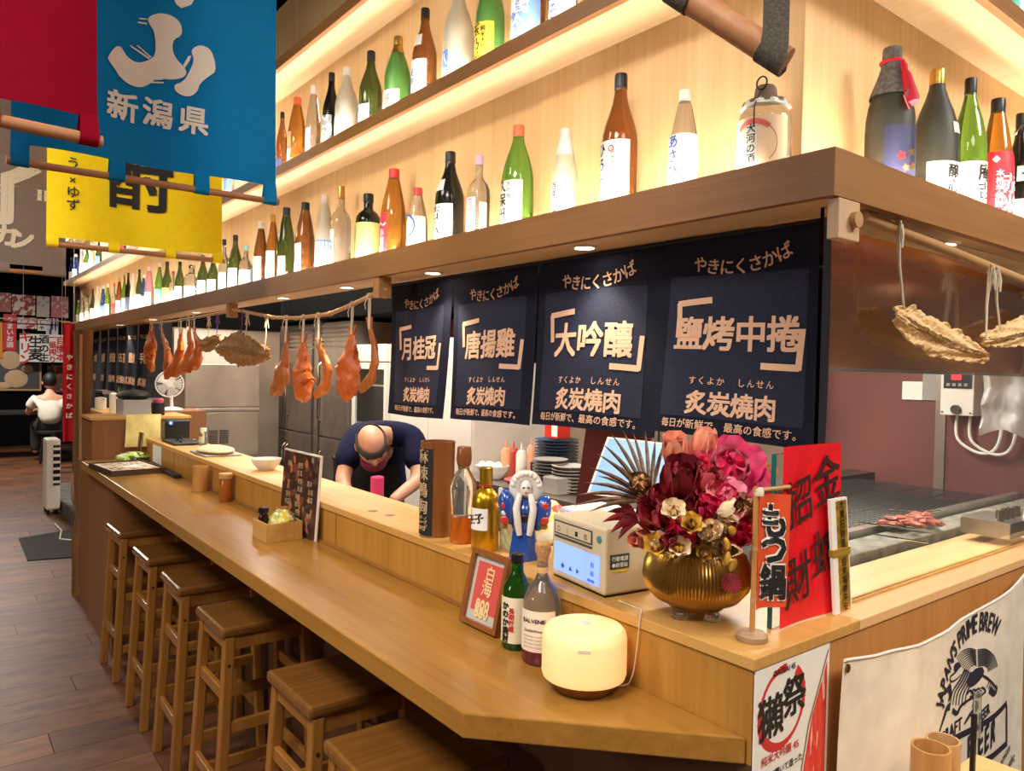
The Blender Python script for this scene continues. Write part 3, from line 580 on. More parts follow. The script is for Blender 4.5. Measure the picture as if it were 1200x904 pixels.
for k, (main, ya, yb) in enumerate(NT):
    fn, w, hh = noren_surf(ya, yb, zts[k], zbs[k], 1.3 * k + .4, amp=.008 if k else .012)
    pn = MB().grid(lambda u, v: fn(u * w, -v * hh), 28, 22, (.0016, 0, 0)).build('cloth_panel', M['navy'], nr, True)
    MB().grid(lambda u, v: fn(w * (.07 + .83 * u), -hh * (.20 + .71 * v), .0012), 26, 20).build('sheen_field', M['navy_l'], pn, True)
    L3 = lambda x, y: fn(x * w, y * hh, .0032)
    f = lambda x, y: fn(x, y, .0032)
    def put(*a, **k): txt(MB(), f, *a, **k).build('lettering', M['beige_ink'], pn)
    put('やきにくさかば', w * .52, -hh * .165, w * .092, bold=.016, rot=.06, arc=-9, sp=.92)
    n = len(main); sz = w * (.21 if n == 3 else .19)
    put(main, w * .50, -hh * .49, sz, bold=.03, sp=1.0 if n == 3 else .98)
    put('すくよか', w * .36, -hh * .725, w * .047, bold=.01, sp=1.15); put('しんせん', w * .64, -hh * .725, w * .047, bold=.01, sp=1.15)
    put('炙炭燒肉', w * .50, -hh * .835, w * .135, bold=.028, sp=.96)
    put('毎日が新鮮で、最高の食感です。', w * .50, -hh * .945, w * .054, bold=.012)
    def bar(x0, y0, x1, y1):
        N = 8; d = Vector((x1 - x0, y1 - y0)); nn = Vector((-d.y, d.x)).normalized() * w * .017
        vs = []; 
        for i in range(N + 1):
            a = i / N
            for s in (-1, 1): vs.append(f(x0 + d.x * a + nn.x * s, y0 + d.y * a + nn.y * s))
        MB().add(vs, [(2 * i, 2 * i + 1, 2 * i + 3, 2 * i + 2) for i in range(N)]).build('bracket_bar', M['beige_ink'], pn)
    bar(w * .14, -hh * .34, w * .36, -hh * .325); bar(w * .15, -hh * .335, w * .165, -hh * .50)
    bar(w * .88, -hh * .47, w * .865, -hh * .655); bar(w * .87, -hh * .645, w * .66, -hh * .64)
n2 = thing('noren_curtain', 'navy noren curtain of six panels under the far end of the shelf', 'curtain', (1.443, 7.8, 1.40))
MB().tube([(1.443, 9.25, 1.867), (1.443, 6.62, 1.867)], .006, 8).build('curtain_rod', M['walnut'], n2)
for k in range(6):
    ya = 9.22 - k * .444
    fn, w, hh = noren_surf(ya, ya - .365, 1.868, 1.26, k * 1.1, amp=.012)
    pn = MB().grid(lambda u, v: fn(u * w, -v * hh), 10, 8, (.0016, 0, 0)).build('cloth_panel', M['navy'], n2, True)
    f = lambda x, y: fn(x, y, .003)
    def put2(*a, **k): txt(MB(), f, *a, **k).build('lettering', M['beige_ink'], pn)
    put2(['大吟釀', '唐揚雞', '月桂冠', '牛五花', '鹽烤', '手羽先'][k], w * .5, -hh * .47, w * .25, bold=.04); put2('炙炭燒肉', w * .5, -hh * .8, w * .2, bold=.04); put2('やきにくさかば', w * .5, -hh * .17, w * .11, bold=.03)
# ================================================================ HANGING CEILING BANNERS
def banner(name, label, pl, pr, y0, hgt, mat, tabs, tabw, tilt=0.0, rodmat='walnut', writer=None, rodr=.011, inset=(0, 0), rodx=(.02, .02), gap0=.04):
    a = at(*pl, y=y0); b = at(*pr, y=y0 + tilt); zc = (a.z + b.z) / 2
    A = Vector((a.x, y0, zc)); B = Vector((b.x, y0 + tilt, zc)); d = (B - A); Wd = d.length; e = d.normalized(); nrm = Vector((e.y, -e.x, 0))
    r = thing(name, label, 'banner', A)
    gap = gap0
    def fn(x, y, off=0.0):
        s = min(1, max(0, y / hgt)); q = (.006 + .010 * (1 - s)) * math.sin(x / Wd * 9 + y * 3) + .006 * math.sin(x / Wd * 4.1)
        return A + e * x + Vector((0, 0, y)) + nrm * (q + off)
    MB().tube([A - e * rodx[0], A + e * (Wd / 2) , B + e * rodx[1]], rodr, 12).build('bottom_rod', M[rodmat], r, True)
    MB().tube([A - e * rodx[0] + Vector((0, 0, hgt + .03)), B + e * rodx[1] + Vector((0, 0, hgt + .03))], rodr, 12).build('top_rod', M[rodmat], r, True)
    for s in (.05, .95): MB().tube([A + e * Wd * s + Vector((0, 0, hgt + .03)), A + e * Wd * s + Vector((0, 0, 3.405 - zc))], .0015, 6).build('hanging_cord', M['string'], r)
    c0 = MB().grid(lambda u, v: fn(inset[0] + u * (Wd - inset[0] - inset[1]), gap + v * (hgt - gap)), 36, 20, nrm * -.0015).build('cloth', mat, r, True)
    for i, tx in enumerate(tabs):
        x0 = tx * (Wd - tabw)
        for s in (1, -1):
            def flap(u, v):
                yy = v * (gap + .01); q = min(1, max(0, (yy - rodr) / (gap + .01 - rodr))); base = fn(x0 + u * tabw, yy); axis = A + e * (x0 + u * tabw) + Vector((0, 0, yy))
                return (axis + nrm * s * (rodr + .0015)) * (1 - q) + (base + nrm * (.0015 if s > 0 else -.003)) * q
            MB().grid(flap, 3, 8).build('hanging_loop', mat, r, True)
        MB().grid(lambda u, v: A + e * (x0 + u * tabw) + nrm * math.cos(v * PI) * (rodr + .0015) - Vector((0, 0, 1)) * math.sin(v * PI) * (rodr + .0015), 3, 10).build('hanging_loop', mat, r, True)
    if writer: writer(c0, lambda x, y: fn(x, y, .003), Wd, hgt)
    return r
blue = pm('teal_blue_banner_cloth', (0, 116, 178), .8, noise=(40, .02), spec=.15)
redc = pm('crimson_banner_cloth', (122, 0, 28), .85, noise=(40, .02), spec=.1)
yel = pm('yellow_banner_cloth', (255, 222, 30), .8, noise=(40, .02), spec=.15)
gry = pm('taupe_banner_cloth', (128, 112, 102), .75, noise=(40, .02))
brn = pm('dark_olive_strap_cloth', (72, 66, 56), .9, noise=(300, .2), bump=.3)
def chaikin(p, it=2):
    for _ in range(it): p = [q for i in range(len(p)) for q in ((p[i][0] * .75 + p[(i + 1) % len(p)][0] * .25, p[i][1] * .75 + p[(i + 1) % len(p)][1] * .25), (p[i][0] * .25 + p[(i + 1) % len(p)][0] * .75, p[i][1] * .25 + p[(i + 1) % len(p)][1] * .75))]
    return p
def w_blue(c0, fn, W, hh):
    # brush-drawn 山 character: traced in the photo's own pixels on the cloth plane
    y0 = 2.07; A = at(8.5, 187, y=y0); Ax = A.x; Az = A.z; sh = 3.53
    def P(cx, cy):
        q = at(cx / sh, cy / sh, y=y0); return (q.x - Ax, q.z - zc0)
    zc0 = (at(8.5, 187, y=y0).z + at(326, 238, y=y0).z) / 2
    def pol(pts):
        pts = chaikin(pts) if len(pts) > 6 else pts; m = MB(); n = len(pts); m.add([fn(*P(*q)) for q in pts], [tuple(range(n))]); return m
    centre = [(598, 70), (640, 52), (690, 60), (735, 95), (742, 150), (700, 165), (704, 230), (760, 290), (755, 320), (700, 330), (640, 318), (610, 345), (570, 360), (520, 345), (480, 310), (470, 290), (440, 250), (432, 235), (470, 185), (492, 190), (500, 205), (520, 235), (560, 258), (610, 245), (636, 220), (630, 130), (610, 100)]
    right = [(790, 198), (820, 190), (862, 215), (880, 300), (850, 318), (810, 350), (805, 380), (770, 405), (720, 385), (706, 350), (745, 340), (770, 300), (790, 250), (775, 215)]
    drop = [(706, 0), (790, 0), (775, 25), (735, 38), (715, 20)]
    for q in (centre, right, drop, [(745, 270), (765, 235), (778, 232), (770, 255), (750, 285)], [(560, 85), (600, 92), (598, 98), (562, 92)], [(565, 70), (600, 74), (600, 79), (568, 76)], [(612, 322), (665, 322), (665, 327), (612, 327)], [(615, 333), (668, 337), (668, 342), (615, 340)], [(530, 182), (612, 236), (606, 242), (530, 188)], [(560, 182), (618, 232), (614, 236), (556, 184)]):
        pol(q).build('brush_stroke', ivory, c0)
    m = MB(); a, b = P(430, 425), P(845, 515); w = b[0] - a[0]
    for ch, (cx, cy) in zip('新潟県', ((497, 437), (645, 465), (790, 498))):
        q = P(cx, cy); txt(m, fn, ch, q[0], q[1], .074, bold=.03, rot=-.03, sx=1.0)
    m.build('lettering', ivory, c0)
ivory = pm('ivory_print', (226, 220, 208), .7)
banner('ceiling_banner', 'blue hanging banner with a big white mountain character', (12, 187.5), (323, 237.5), 2.07, .85, blue, (0, .345, .69, 1), .036, writer=w_blue, rodx=(.008, .008), rodr=.009)
banner('ceiling_banner', 'crimson hanging banner at the upper left edge', (-330, 60), (114, 175), 1.62, .95, redc, (0, .33, .66, 1), .034, tilt=.06, rodx=(.01, .008), rodr=.012)
def w_yel(c0, fn, W, hh):
    y0 = 3.4; A = at(54, 285, y=y0); z0 = (A.z + at(260, 306, y=y0).z) / 2
    P = lambda px, py: ((at(px, py, y=y0).x - A.x), at(px, py, y=y0).z - z0)
    m = MB(); q = P(165, 213); txt(m, fn, '酎', q[0], q[1], .25, bold=.03)
    for ch, py in (('と', 172), ('う', 192), ('×', 212), ('ゆ', 226), ('ず', 241)):
        q = P(85, py); txt(m, fn, ch, q[0], q[1], .050 if ch != '×' else .045, bold=.012)
    m.build('lettering', M['ink'], c0)
banner('ceiling_banner', 'yellow hanging banner with a black brush character', (54, 285), (260, 306), 3.4, .95, yel, (0, .345, .69, 1), .04, writer=w_yel, rodx=(.0, .01), rodr=.011, gap0=.024)
def w_gry(c0, fn, W, hh):
    y0 = 4.3; A = at(-150, 300, y=y0); z0 = (A.z + at(77, 326, y=y0).z) / 2
    P = lambda px, py: ((at(px, py, y=y0).x - A.x), at(px, py, y=y0).z - z0)
    m = MB()
    for ch, px, py, s in (('ミ', -12, 274, .11), ('カ', 6, 276, .11), ('ン', 25, 280, .11), ('子', 8, 222, .34)):
        q = P(px, py); txt(m, fn, ch, q[0], q[1], s, bold=.05)
    m.build('lettering', pm('cream_print', (226, 214, 184), .7), c0)
banner('ceiling_banner', 'taupe grey hanging banner with cream characters behind the yellow one', (-150, 300), (77, 326), 4.3, .95, gry, (0, .33, .66, .93, 1), .05, writer=w_gry, rodx=(.0, -.002), rodr=.011, gap0=.03)
# rod with dark strap at the top, close to the viewer
A = CAM + ray(775, -22) * (.95 / F); B = CAM + ray(921, 72) * (.90 / F); e = (B - A).normalized(); up = Vector((0, 0, 1)); nm = e.cross(up).normalized()
bn = thing('ceiling_banner', 'dark olive banner loop around a thick brown rod at the top', 'banner', A)
MB().tube([A - e * .25, A, B], .0165, 20).build('bottom_rod', M['walnut'], bn, True)
for s0, s1 in ((-.05, -.02), (.42, .62), (.0, .0)):
    pass
Ld = (B - A).length
def strap(t0, t1):
    m = MB(); r = .0185; upp = nm.cross(e).normalized(); upp = upp if upp.z > 0 else -upp
    def fn(u, v):
        p = A + e * (t0 + (t1 - t0) * u)
        if v < .35: return p + nm * r + up * (.22 * (1 - v / .35))
        if v > .65: return p - nm * r + up * (.22 * ((v - .65) / .35))
        a = (v - .35) / .3 * PI; return p + nm * r * math.cos(a) - upp * r * math.sin(a)
    m.grid(fn, 3, 30); m.build('hanging_loop', brn, bn, True)
strap(Ld - .034, Ld + .003); strap(.016, .05)
MB().grid(lambda u, v: A + e * (-.25 + (Ld + .254) * u) + up * (.085 + .11 * (1 - abs(2 * u - 1)) ** 2 * 0 + v * .9) - nm * .012, 10, 6, (.001, .001, 0)).build('cloth', brn, bn, True)
for s in (.0, 1.0): MB().tube([A - e * .25 * (1 - s) + e * Ld * s + up * .98, Vector(((A - e * .25 * (1 - s) + e * Ld * s).x, (A - e * .25 * (1 - s) + e * Ld * s).y, 3.405))], .0015, 6).build('hanging_cord', M['string'], bn)
# ================================================================ RODS AND DRIED FISH
rodp = [at(*p, x=1.31) for p in ((448, 341), (413, 357), (387, 368), (347, 373), (320, 372), (285, 365), (272, 363))]
rodp = [Vector((1.31, 2.43, 1.832))] + rodp[1:]
r1 = thing('bamboo_rod', 'bent bamboo rod tied under the shelf between the two blocks', 'rod', rodp[0]); MB().tube(rodp, .0085, 10).build('bamboo_stem', M['rod'], r1, True)
for i in range(1, len(rodp) - 1): MB().tube([rodp[i] + Vector((0, -.006, 0)), rodp[i] + Vector((0, .006, 0))], .0105, 10).build('node_ring', M['bamboo'], r1, True)
rodq = [at(*p, x=1.31) for p in ((271, 364), (235, 371), (200, 377), (176, 377))]; rodq = [Vector((1.31, v.y, min(v.z, 1.835))) for v in rodq]
r2 = thing('bamboo_rod', 'farther bamboo rod holding the row of orange dried fish', 'rod', rodq[0]); MB().tube(rodq, .0085, 10).build('bamboo_stem', M['rod'], r2, True)
def lerp(a, b, t): return a + (b - a) * t
def rodz(y):
    for pts in (rodp, rodq):
        for a, b in zip(pts, pts[1:]):
            if a.y <= y <= b.y: return lerp(a.z, b.z, (y - a.y) / (b.y - a.y))
    return 1.82
fishm = [wood('dried_fish_%d' % i, c1, c2, 'z', .45, 60, 14, .5, c3=c3, spread=.3) for i, (c1, c2, c3) in enumerate((((128, 52, 16), (236, 152, 78), (204, 98, 36)), ((140, 62, 20), (240, 168, 96), (212, 112, 46)), ((128, 62, 26), (214, 150, 88), (172, 96, 44))))]
tanm = wood('dried_flat_fish', (196, 146, 88), (250, 224, 176), 'x', .75, 46, 14, 1.0, c3=(238, 200, 144), spread=.26)
brnm = wood('dried_brown_fish', (128, 90, 44), (208, 160, 96), 'y', .7, 40, 18, .8, c3=(160, 112, 58), spread=.28)
def hang_fish(px_s, pts, ws, mi, label, X=1.31, seed=0, fins=True):
    """string from the rod to pts[0], then a fish following pixel spine pts with half widths ws (px)"""
    rnd = random.Random(seed); P = [at(a, b, x=X) for a, b in pts]; k = depth(P[0]) / F
    tz = rodz(P[0].y); t = thing('dried_fish', label, 'dried fish', (X, P[0].y, P[-1].z), group='dried fish hanging from the bamboo rods')
    spine = []; rs = []; N = 22; n = len(P)
    for i in range(N + 1):
        f = i / N * (n - 1); j = min(int(f), n - 2); q = f - j; sm = q * q * (3 - 2 * q)
        spine.append(P[j].lerp(P[j + 1], q)); rs.append((ws[j] + (ws[j + 1] - ws[j]) * sm) * k * 1.45)
    m = MB(); vs = []; M_ = 14
    for i, (p, r) in enumerate(zip(spine, rs)):
        tn = (spine[min(i + 1, N)] - spine[max(i - 1, 0)]).normalized(); a = tn.cross(Vector((1, 0, 0))).normalized()
        for j in range(M_):
            th = 2 * PI * j / M_; kk = 1 + rnd.uniform(-.14, .14) + .14 * math.sin(3 * th + i * .7)
            vs.append(p + a * math.cos(th) * r * kk + Vector((1, 0, 0)) * math.sin(th) * r * .42 * kk + a * math.sin(i * 1.3) * r * .06)
    m.add(vs, [(i * M_ + j, i * M_ + (j + 1) % M_, (i + 1) * M_ + (j + 1) % M_, (i + 1) * M_ + j) for i in range(N) for j in range(M_)] + [tuple(range(M_)), tuple(N * M_ + j for j in range(M_))])
    m.build('body', fishm[mi], t, True)
    if fins:
        for s in (-1, 1):
            f = MB(); q0 = spine[2]; tip = spine[0] + Vector((0, s * max(.012, rs[1] * 1.6), .035))
            f.add([q0 + Vector((-.004, -.008, 0)), q0 + Vector((-.004, .008, 0)), tip + Vector((-.002, .006, 0)), tip + Vector((-.002, -.006, 0)), q0 + Vector((.004, -.008, 0)), q0 + Vector((.004, .008, 0)), tip + Vector((.002, .006, 0)), tip + Vector((.002, -.006, 0))], [(0, 1, 2, 3), (7, 6, 5, 4), (0, 4, 5, 1), (1, 5, 6, 2), (2, 6, 7, 3), (3, 7, 4, 0)])
            f.build('tail_fin', fishm[mi], t)
    top = Vector((X, P[0].y + (0.0), tz)); s = MB()
    for d in (-.004, .004): s.tube([top + Vector((0, d, .009)), top + Vector((0, d * 1.8, -.03)), spine[1] + Vector((-.004, d, .0))], .0026, 6)
    s.build('string', M['string'], t)
    lp = MB(); lp.tube([top + Vector((.011 * math.cos(a), 0, .011 * math.sin(a))) for a in [2 * PI * i / 10 for i in range(11)]], .0022, 6); lp.tube([top + Vector((-.009, .004, -.008)), top + Vector((-.012, .015, -.03)), top + Vector((-.010, .012, -.05))], .0016, 5); lp.build('knot', M['string'], t)
    return t
c8 = lambda x, y: (150 + x / 3.75, 340 + y / 3.75)
hang_fish(0, [c8(695, 230), c8(690, 300), c8(680, 370), c8(655, 420), c8(630, 455)], (3, 6, 11, 9, 3), 2, 'slim brown dried fish with a pale tip, right of the big flat fish', seed=1)
hang_fish(0, [c8(770, 230), c8(768, 290), c8(765, 360), c8(775, 430), c8(790, 475)], (4, 8, 14, 16, 6), 0, 'large orange dried fish in the middle of the bent rod', seed=2)
hang_fish(0, [c8(835, 245), c8(862, 300), c8(880, 360), c8(868, 420), c8(820, 465)], (3, 5, 6.5, 6.5, 3), 1, 'thin curled orange dried fish beside the large one', seed=3)
hang_fish(0, [c8(985, 195), c8(982, 260), c8(972, 330), c8(965, 400), c8(945, 462)], (4, 9, 15, 17, 9), 0, 'fan-shaped orange dried fish with pointed tail', seed=4)
hang_fish(0, [c8(1060, 160), c8(1080, 230), c8(1086, 320), c8(1070, 390), c8(1020, 435)], (2.5, 4, 5, 5.5, 4), 2, 'slender curved dried fish nearest the navy curtain', seed=5)
for k, (a, w_, lb) in enumerate((([c8(105, 180), c8(100, 240), c8(95, 300), c8(110, 345)], (4, 9, 9, 4), 'wrinkled orange dried fish at the far end of the row'), ([c8(148, 190), c8(168, 250), c8(178, 300), c8(160, 350)], (2, 4, 6, 3), 'narrow dark orange dried fish second in the far row'),
        ([c8(232, 195), c8(230, 260), c8(220, 320), c8(165, 375)], (3, 6, 8, 4), 'orange dried fish third in the far row'), ([c8(268, 185), c8(275, 250), c8(262, 320), c8(200, 365)], (3, 5, 7, 4), 'orange dried fish fourth in the far row'), ([c8(290, 185), c8(310, 240), c8(305, 300), c8(262, 345)], (2, 5, 8, 4), 'orange dried fish beside the small flat tail piece'))):
    hang_fish(0, a, w_, k % 2, lb, seed=10 + k)
def flat_fish(label, spinepx, halves, mat, plane, strings, th=.010, seed=0, tdir=None):
    rnd = random.Random(seed); P = [at(a, b, **plane) for a, b in spinepx]; t = thing('dried_fish', label, 'dried fish', P[0], group='flat dried fish tied with string')
    N = 64; n = len(P); k = depth(P[0]) / F; nd = Vector((1, 0, 0)) if 'x' in plane else Vector((0, 1, 0)); vs = []; J = 14
    def sp_at(f): j = min(int(f), n - 2); q = f - j; return P[j].lerp(P[j + 1], q), (halves[j][0] * (1 - q) + halves[j + 1][0] * q) * k, (halves[j][1] * (1 - q) + halves[j + 1][1] * q) * k
    e0 = e1 = 0
    for i in range(N + 1):
        p, hw0, hw1 = sp_at(i / N * (n - 1)); e0 = .6 * e0 + rnd.uniform(-.10, .07); e1 = .6 * e1 + rnd.uniform(-.10, .07)
        for m_ in range(J + 1):
            s = m_ / J * 2 - 1; w_ = (hw0 * (1 + e0 * abs(s)) if s > 0 else hw1 * (1 + e1 * abs(s))) * s
            vs.append(p + Vector((0, 0, w_)) + nd * (.010 * abs(s) - .005 + rnd.uniform(-.0016, .0016) + .0025 * math.sin(abs(s) * 9 + .2 * i) + (.004 * math.sin(i * .9) if abs(s) > .9 else 0)))
    W = J + 1; fs = [(i * W + m_, i * W + m_ + 1, (i + 1) * W + m_ + 1, (i + 1) * W + m_) for i in range(N) for m_ in range(J)]
    o = MB().add(vs, fs).build('body', mat, t); so = o.modifiers.new('thick', 'SOLIDIFY'); so.thickness = th * .5
    bv = []
    for i in range(40):
        p, h0, h1 = sp_at(i / 39 * (n - 1) * .96 + .02)
        for sg in (-1, 1): bv.append(p + Vector((0, 0, sg * (.10 + rnd.uniform(-.05, .06)) * (h0 + h1) * .5)) - nd * (.0085 + rnd.uniform(0, .003)))
    MB().add(bv, [(2 * i, 2 * i + 1, 2 * i + 3, 2 * i + 2) for i in range(39)]).build('backbone', pm('fish_spine_%d' % seed, (128, 96, 54), .8, noise=(120, .45), bump=.8), t)
    for (a, b, mt) in strings:
        p0 = at(*a, **plane); p1 = at(*b, **plane); s = MB()
        for d in (-.003, .003): s.tube([p0 + Vector((0, d, .01)), p0.lerp(p1, .5) + Vector((d * .5, d * .5, 0)), p1 - nd * .006], .0024, 6)
        for d in (-1, 1): s.tube([p0 + Vector((0, -.008, .0)) + nd * 0, p0 + Vector((d * .010, d * .010 - .006, -.022)), p0 + Vector((d * .014, d * .010 - .006, -.05)), p0 + Vector((d * .007, d * .005 - .006, -.035)), p0 + Vector((d * .004, -.008, -.005))], .0022, 6)
        s.tube([p0 + Vector((.012 * math.cos(a_), .012 * math.cos(a_), .012 * math.sin(a_))) for a_ in [2 * PI * i / 10 for i in range(11)]], .002, 6)
        s.build('string', mt, t)
    return t
flat_fish('big flat brown dried fish under the shelf', [c8(385, 262), c8(430, 255), c8(480, 255), c8(540, 275), c8(590, 285), c8(622, 278)], [(4, 4), (14, 14), (20, 20), (14, 14), (10, 8), (6, 5)], brnm, dict(x=1.31), [(c8(524, 112), c8(520, 205), M['string']), (c8(608, 122), c8(605, 265), M['string']), (c8(505, 92), c8(500, 190), M['rope_p'])], seed=1)
flat_fish('small flat brown tail piece beside the big flat fish', [c8(310, 245), c8(345, 240), c8(375, 225), c8(402, 212)], [(6, 6), (9, 9), (7, 9), (5, 3)], brnm, dict(x=1.31), [(c8(355, 125), c8(356, 205), M['string']), (c8(392, 110), c8(394, 200), M['rope_p'])], seed=2)
# right-hand rod in front of the grill window
ra, rb2 = at(1012, 243, y=.745), at(1250, 349, y=.745)
ra.z = min(ra.z, 1.862); rr = thing('hanging_rod', 'pale wooden rod in front of the grill window', 'rod', ra); MB().tube([ra, ra.lerp(rb2, .5) , rb2], .0115, 14).build('rod_stem', M['rod'], rr, True)
MB().tube([ra + Vector((.01, 0, .008)), Vector((ra.x + .012, .745, 1.8735))], .002, 6).build('rod_cord', M['string'], rr)
c3 = lambda x, y: (930 + x / 3.23, 200 + y / 3.23)
flat_fish('flat tan dried fish tied at both ends before the grill window', [c3(392, 548), c3(460, 590), c3(540, 632), c3(620, 668), c3(690, 690), c3(738, 700)], [(11, 8), (24, 22), (26, 25), (24, 18), (16, 14), (5, 12)], tanm, dict(y=.735), [(c3(395, 205), c3(406, 520), M['string']), (c3(745, 375), c3(718, 640), M['string'])], seed=3)
flat_fish('second flat tan dried fish at the right edge before the grill window', [c3(722, 640), c3(780, 635), c3(840, 620), c3(920, 600), c3(1000, 600)], [(6, 6), (14, 11), (18, 15), (24, 20), (10, 8)], tanm, dict(y=.735), [(c3(765, 385), c3(772, 605), M['string'])], seed=4)
# ================================================================ GRILL WINDOW SIDE
gl = pm('window_glass', (246, 250, 248), .0, 0, 1.0, ior=1.45)
teal = pm('green_glass_edge', (30, 120, 110), .2, 0, .3)
wn = struct(MB().add([(x, y, z) for y in (.778, .786) for x, z in ((1.222, 1.0855), (3.39, 1.0855), (3.39, 1.8735), (1.36, 1.8735), (1.36, 1.405), (1.222, 1.405))], [(0, 1, 2, 3, 4, 5), (11, 10, 9, 8, 7, 6)] + [((i + 1) % 6, i, i + 6, (i + 1) % 6 + 6) for i in range(6)]).build('window_1', gl), 'tall glass pane in front of the grill', 'window')
MB().bb(1.2185, 1.2219, .778, .786, 1.0855, 1.405).build('glass_edge', teal, wn)
MB().bb(1.411, 3.39, .771, .7775, 1.0855, 1.090).build('glazing_bead', M['ledge'], wn); MB().bb(1.411, 3.39, .7865, .793, 1.0855, 1.090).build('glazing_bead', M['ledge'], wn)
# grill bench and fittings behind the glass
gb = thing('grill_bench', 'dark stone and steel charcoal grill bench behind the glass', 'grill', (1.55, .94, 0))
MB().bb(1.55, 3.3, .94, 1.75, 0, 1.04).build('bench_body', M['dark'], gb)
MB().bb(1.60, 3.3, .945, 1.04, 1.0405, 1.105).build('stone_edge', pm('grey_stone', (120, 116, 104), .7, noise=(20, .25), bump=.2), gb, bevel=.004)
MB().bb(1.60, 3.3, 1.055, 1.085, 1.0405, 1.12).build('steel_lip', M['steel'], gb)
MB().bb(1.60, 3.3, 1.62, 1.74, 1.0405, 1.13).build('rear_edge', M['steel_d'], gb)
MB().bb(1.60, 3.3, 1.086, 1.619, 1.0405, 1.05).build('charcoal_bed', pm('charcoal_bed', (34, 32, 30), .9, noise=(30, .5), bump=1), gb)
gr = MB()
for i in range(44): gr.tube([(1.9 + i * .028, 1.09, 1.118), (1.9 + i * .028, 1.61, 1.118)], .0016, 5)
for y in (1.10, 1.22, 1.35, 1.48, 1.6): gr.tube([(1.88, y, 1.115), (3.12, y, 1.115)], .003, 6)
gg = gr.build('grate', M['steel_d'], gb); gg['kind'] = 'stuff'
rm = random.Random(5); mm_ = MB(); mc = at(1072, 612, z=1.125)
for i in range(26): mm_.ell((mc.x + rm.uniform(-.12, .12), mc.y + rm.uniform(-.05, .05), 1.126 + rm.uniform(0, .012)), (.025, .014, .009), 8, 5, Matrix.Rotation(rm.uniform(0, 3), 3, 'Z'), .2, rm)
meat = mm_.build('grilled_meat', pm('seared_meat', (150, 74, 56), .5, noise=(60, .35), bump=.5)); tag(meat, 'pile of grilled pink meat on the wire grate', 'meat', kind='stuff')
for k, (a, b) in enumerate((((1000, 612), (1060, 618)), ((1040, 597), (1095, 602)), ((1022, 626), (1085, 636)), ((1040, 606), (1100, 598)))):
    p, q = at(*a, z=1.13), at(*b, z=1.128); s = MB().tube([p, q], .0022, 6).build('skewer', M['chrome']); tag(s, ['steel skewer reaching the meat from the left', 'steel skewer behind the meat', 'steel skewer lying before the meat', 'steel skewer crossing above the meat'][k], 'skewer', 'skewers on the grill')
bk = thing('steel_container', 'tall grey steel bin beside the grill left of the meat', 'bin', (1.75, 1.3, 1.05)); p = at(1003, 600, z=1.06)
MB().add([(1.62 + .012, 1.30, 1.051), (1.84, 1.30, 1.051), (1.84, 1.50, 1.051), (1.632, 1.50, 1.051), (1.60, 1.28, 1.30), (1.86, 1.28, 1.30), (1.86, 1.52, 1.30), (1.60, 1.52, 1.30)], [(3, 2, 1, 0), (0, 1, 5, 4), (1, 2, 6, 5), (2, 3, 7, 6), (3, 0, 4, 7)]).build('bin_body', M['grey'], bk)
MB().bb(1.59, 1.87, 1.27, 1.29, 1.295, 1.31).build('bin_rim', M['grey'], bk)
rk = thing('side_rack', 'small steel rack at the right end of the grill', 'rack', (2.72, 1.02, 1.105)); p = at(1178, 622, z=1.12)
MB().bb(p.x - .06, p.x + .12, p.y - .03, p.y + .10, 1.106, 1.15).build('rack_tray', M['steel'], rk); 
for i in range(4): MB().lathe([(.012, 0), (.010, .03)], (p.x - .03 + i * .04, p.y + .01, 1.151), 10).build('steel_cup', M['chrome'], rk, True)
MB().tube([(p.x + .12, p.y, 1.12), (p.x + .15, p.y, 1.20), (p.x + .19, p.y, 1.20), (p.x + .20, p.y, 1.12)], .006, 8).build('rack_handle', M['chrome'], rk, True)
tr = thing('grill_tray', 'tray of skewers on the shelf behind the grill', 'tray', (2.2, 1.66, 1.13)); p = at(1060, 570, y=1.68)
MB().bb(p.x - .22, p.x + .35, 1.63, 1.74, 1.131, 1.15).build('tray_body', M['steel_w'], tr)
for i in range(6): MB().ell((p.x - .05 + i * .05, 1.68, 1.165), (.024, .04, .014), 8, 5).build('skewer_piece', pm('raw_skewer_%d' % i, (214, 176 + i * 3, 150), .6), tr, True)
MB().bb(p.x - .15, p.x - .06, 1.64, 1.73, 1.151, 1.20).build('orange_tub', pm('orange_tub', (206, 140, 70), .5), tr)
hd = thing('exhaust_hood', 'steel exhaust hood over the grill, tinted with orange reflection', 'hood', (1.6, 1.05, 1.57))
MB().prism([(1.56, 1.05), (3.3, 1.05), (3.3, 1.06), (1.56, 1.06)], 1.572, 1.95).build('front_plate', M['hood_tint'], hd)
MB().bb(1.56, 3.3, 1.0605, 1.9, 1.90, 1.93).build('hood_top', M['steel_d'], hd); MB().bb(1.56, 1.57, 1.0605, 1.9, 1.572, 1.899).build('hood_side', M['steel_d'], hd)
MB().bb(1.56, 3.3, 1.035, 1.062, 1.562, 1.5715).build('hood_lip', M['steel'], hd)
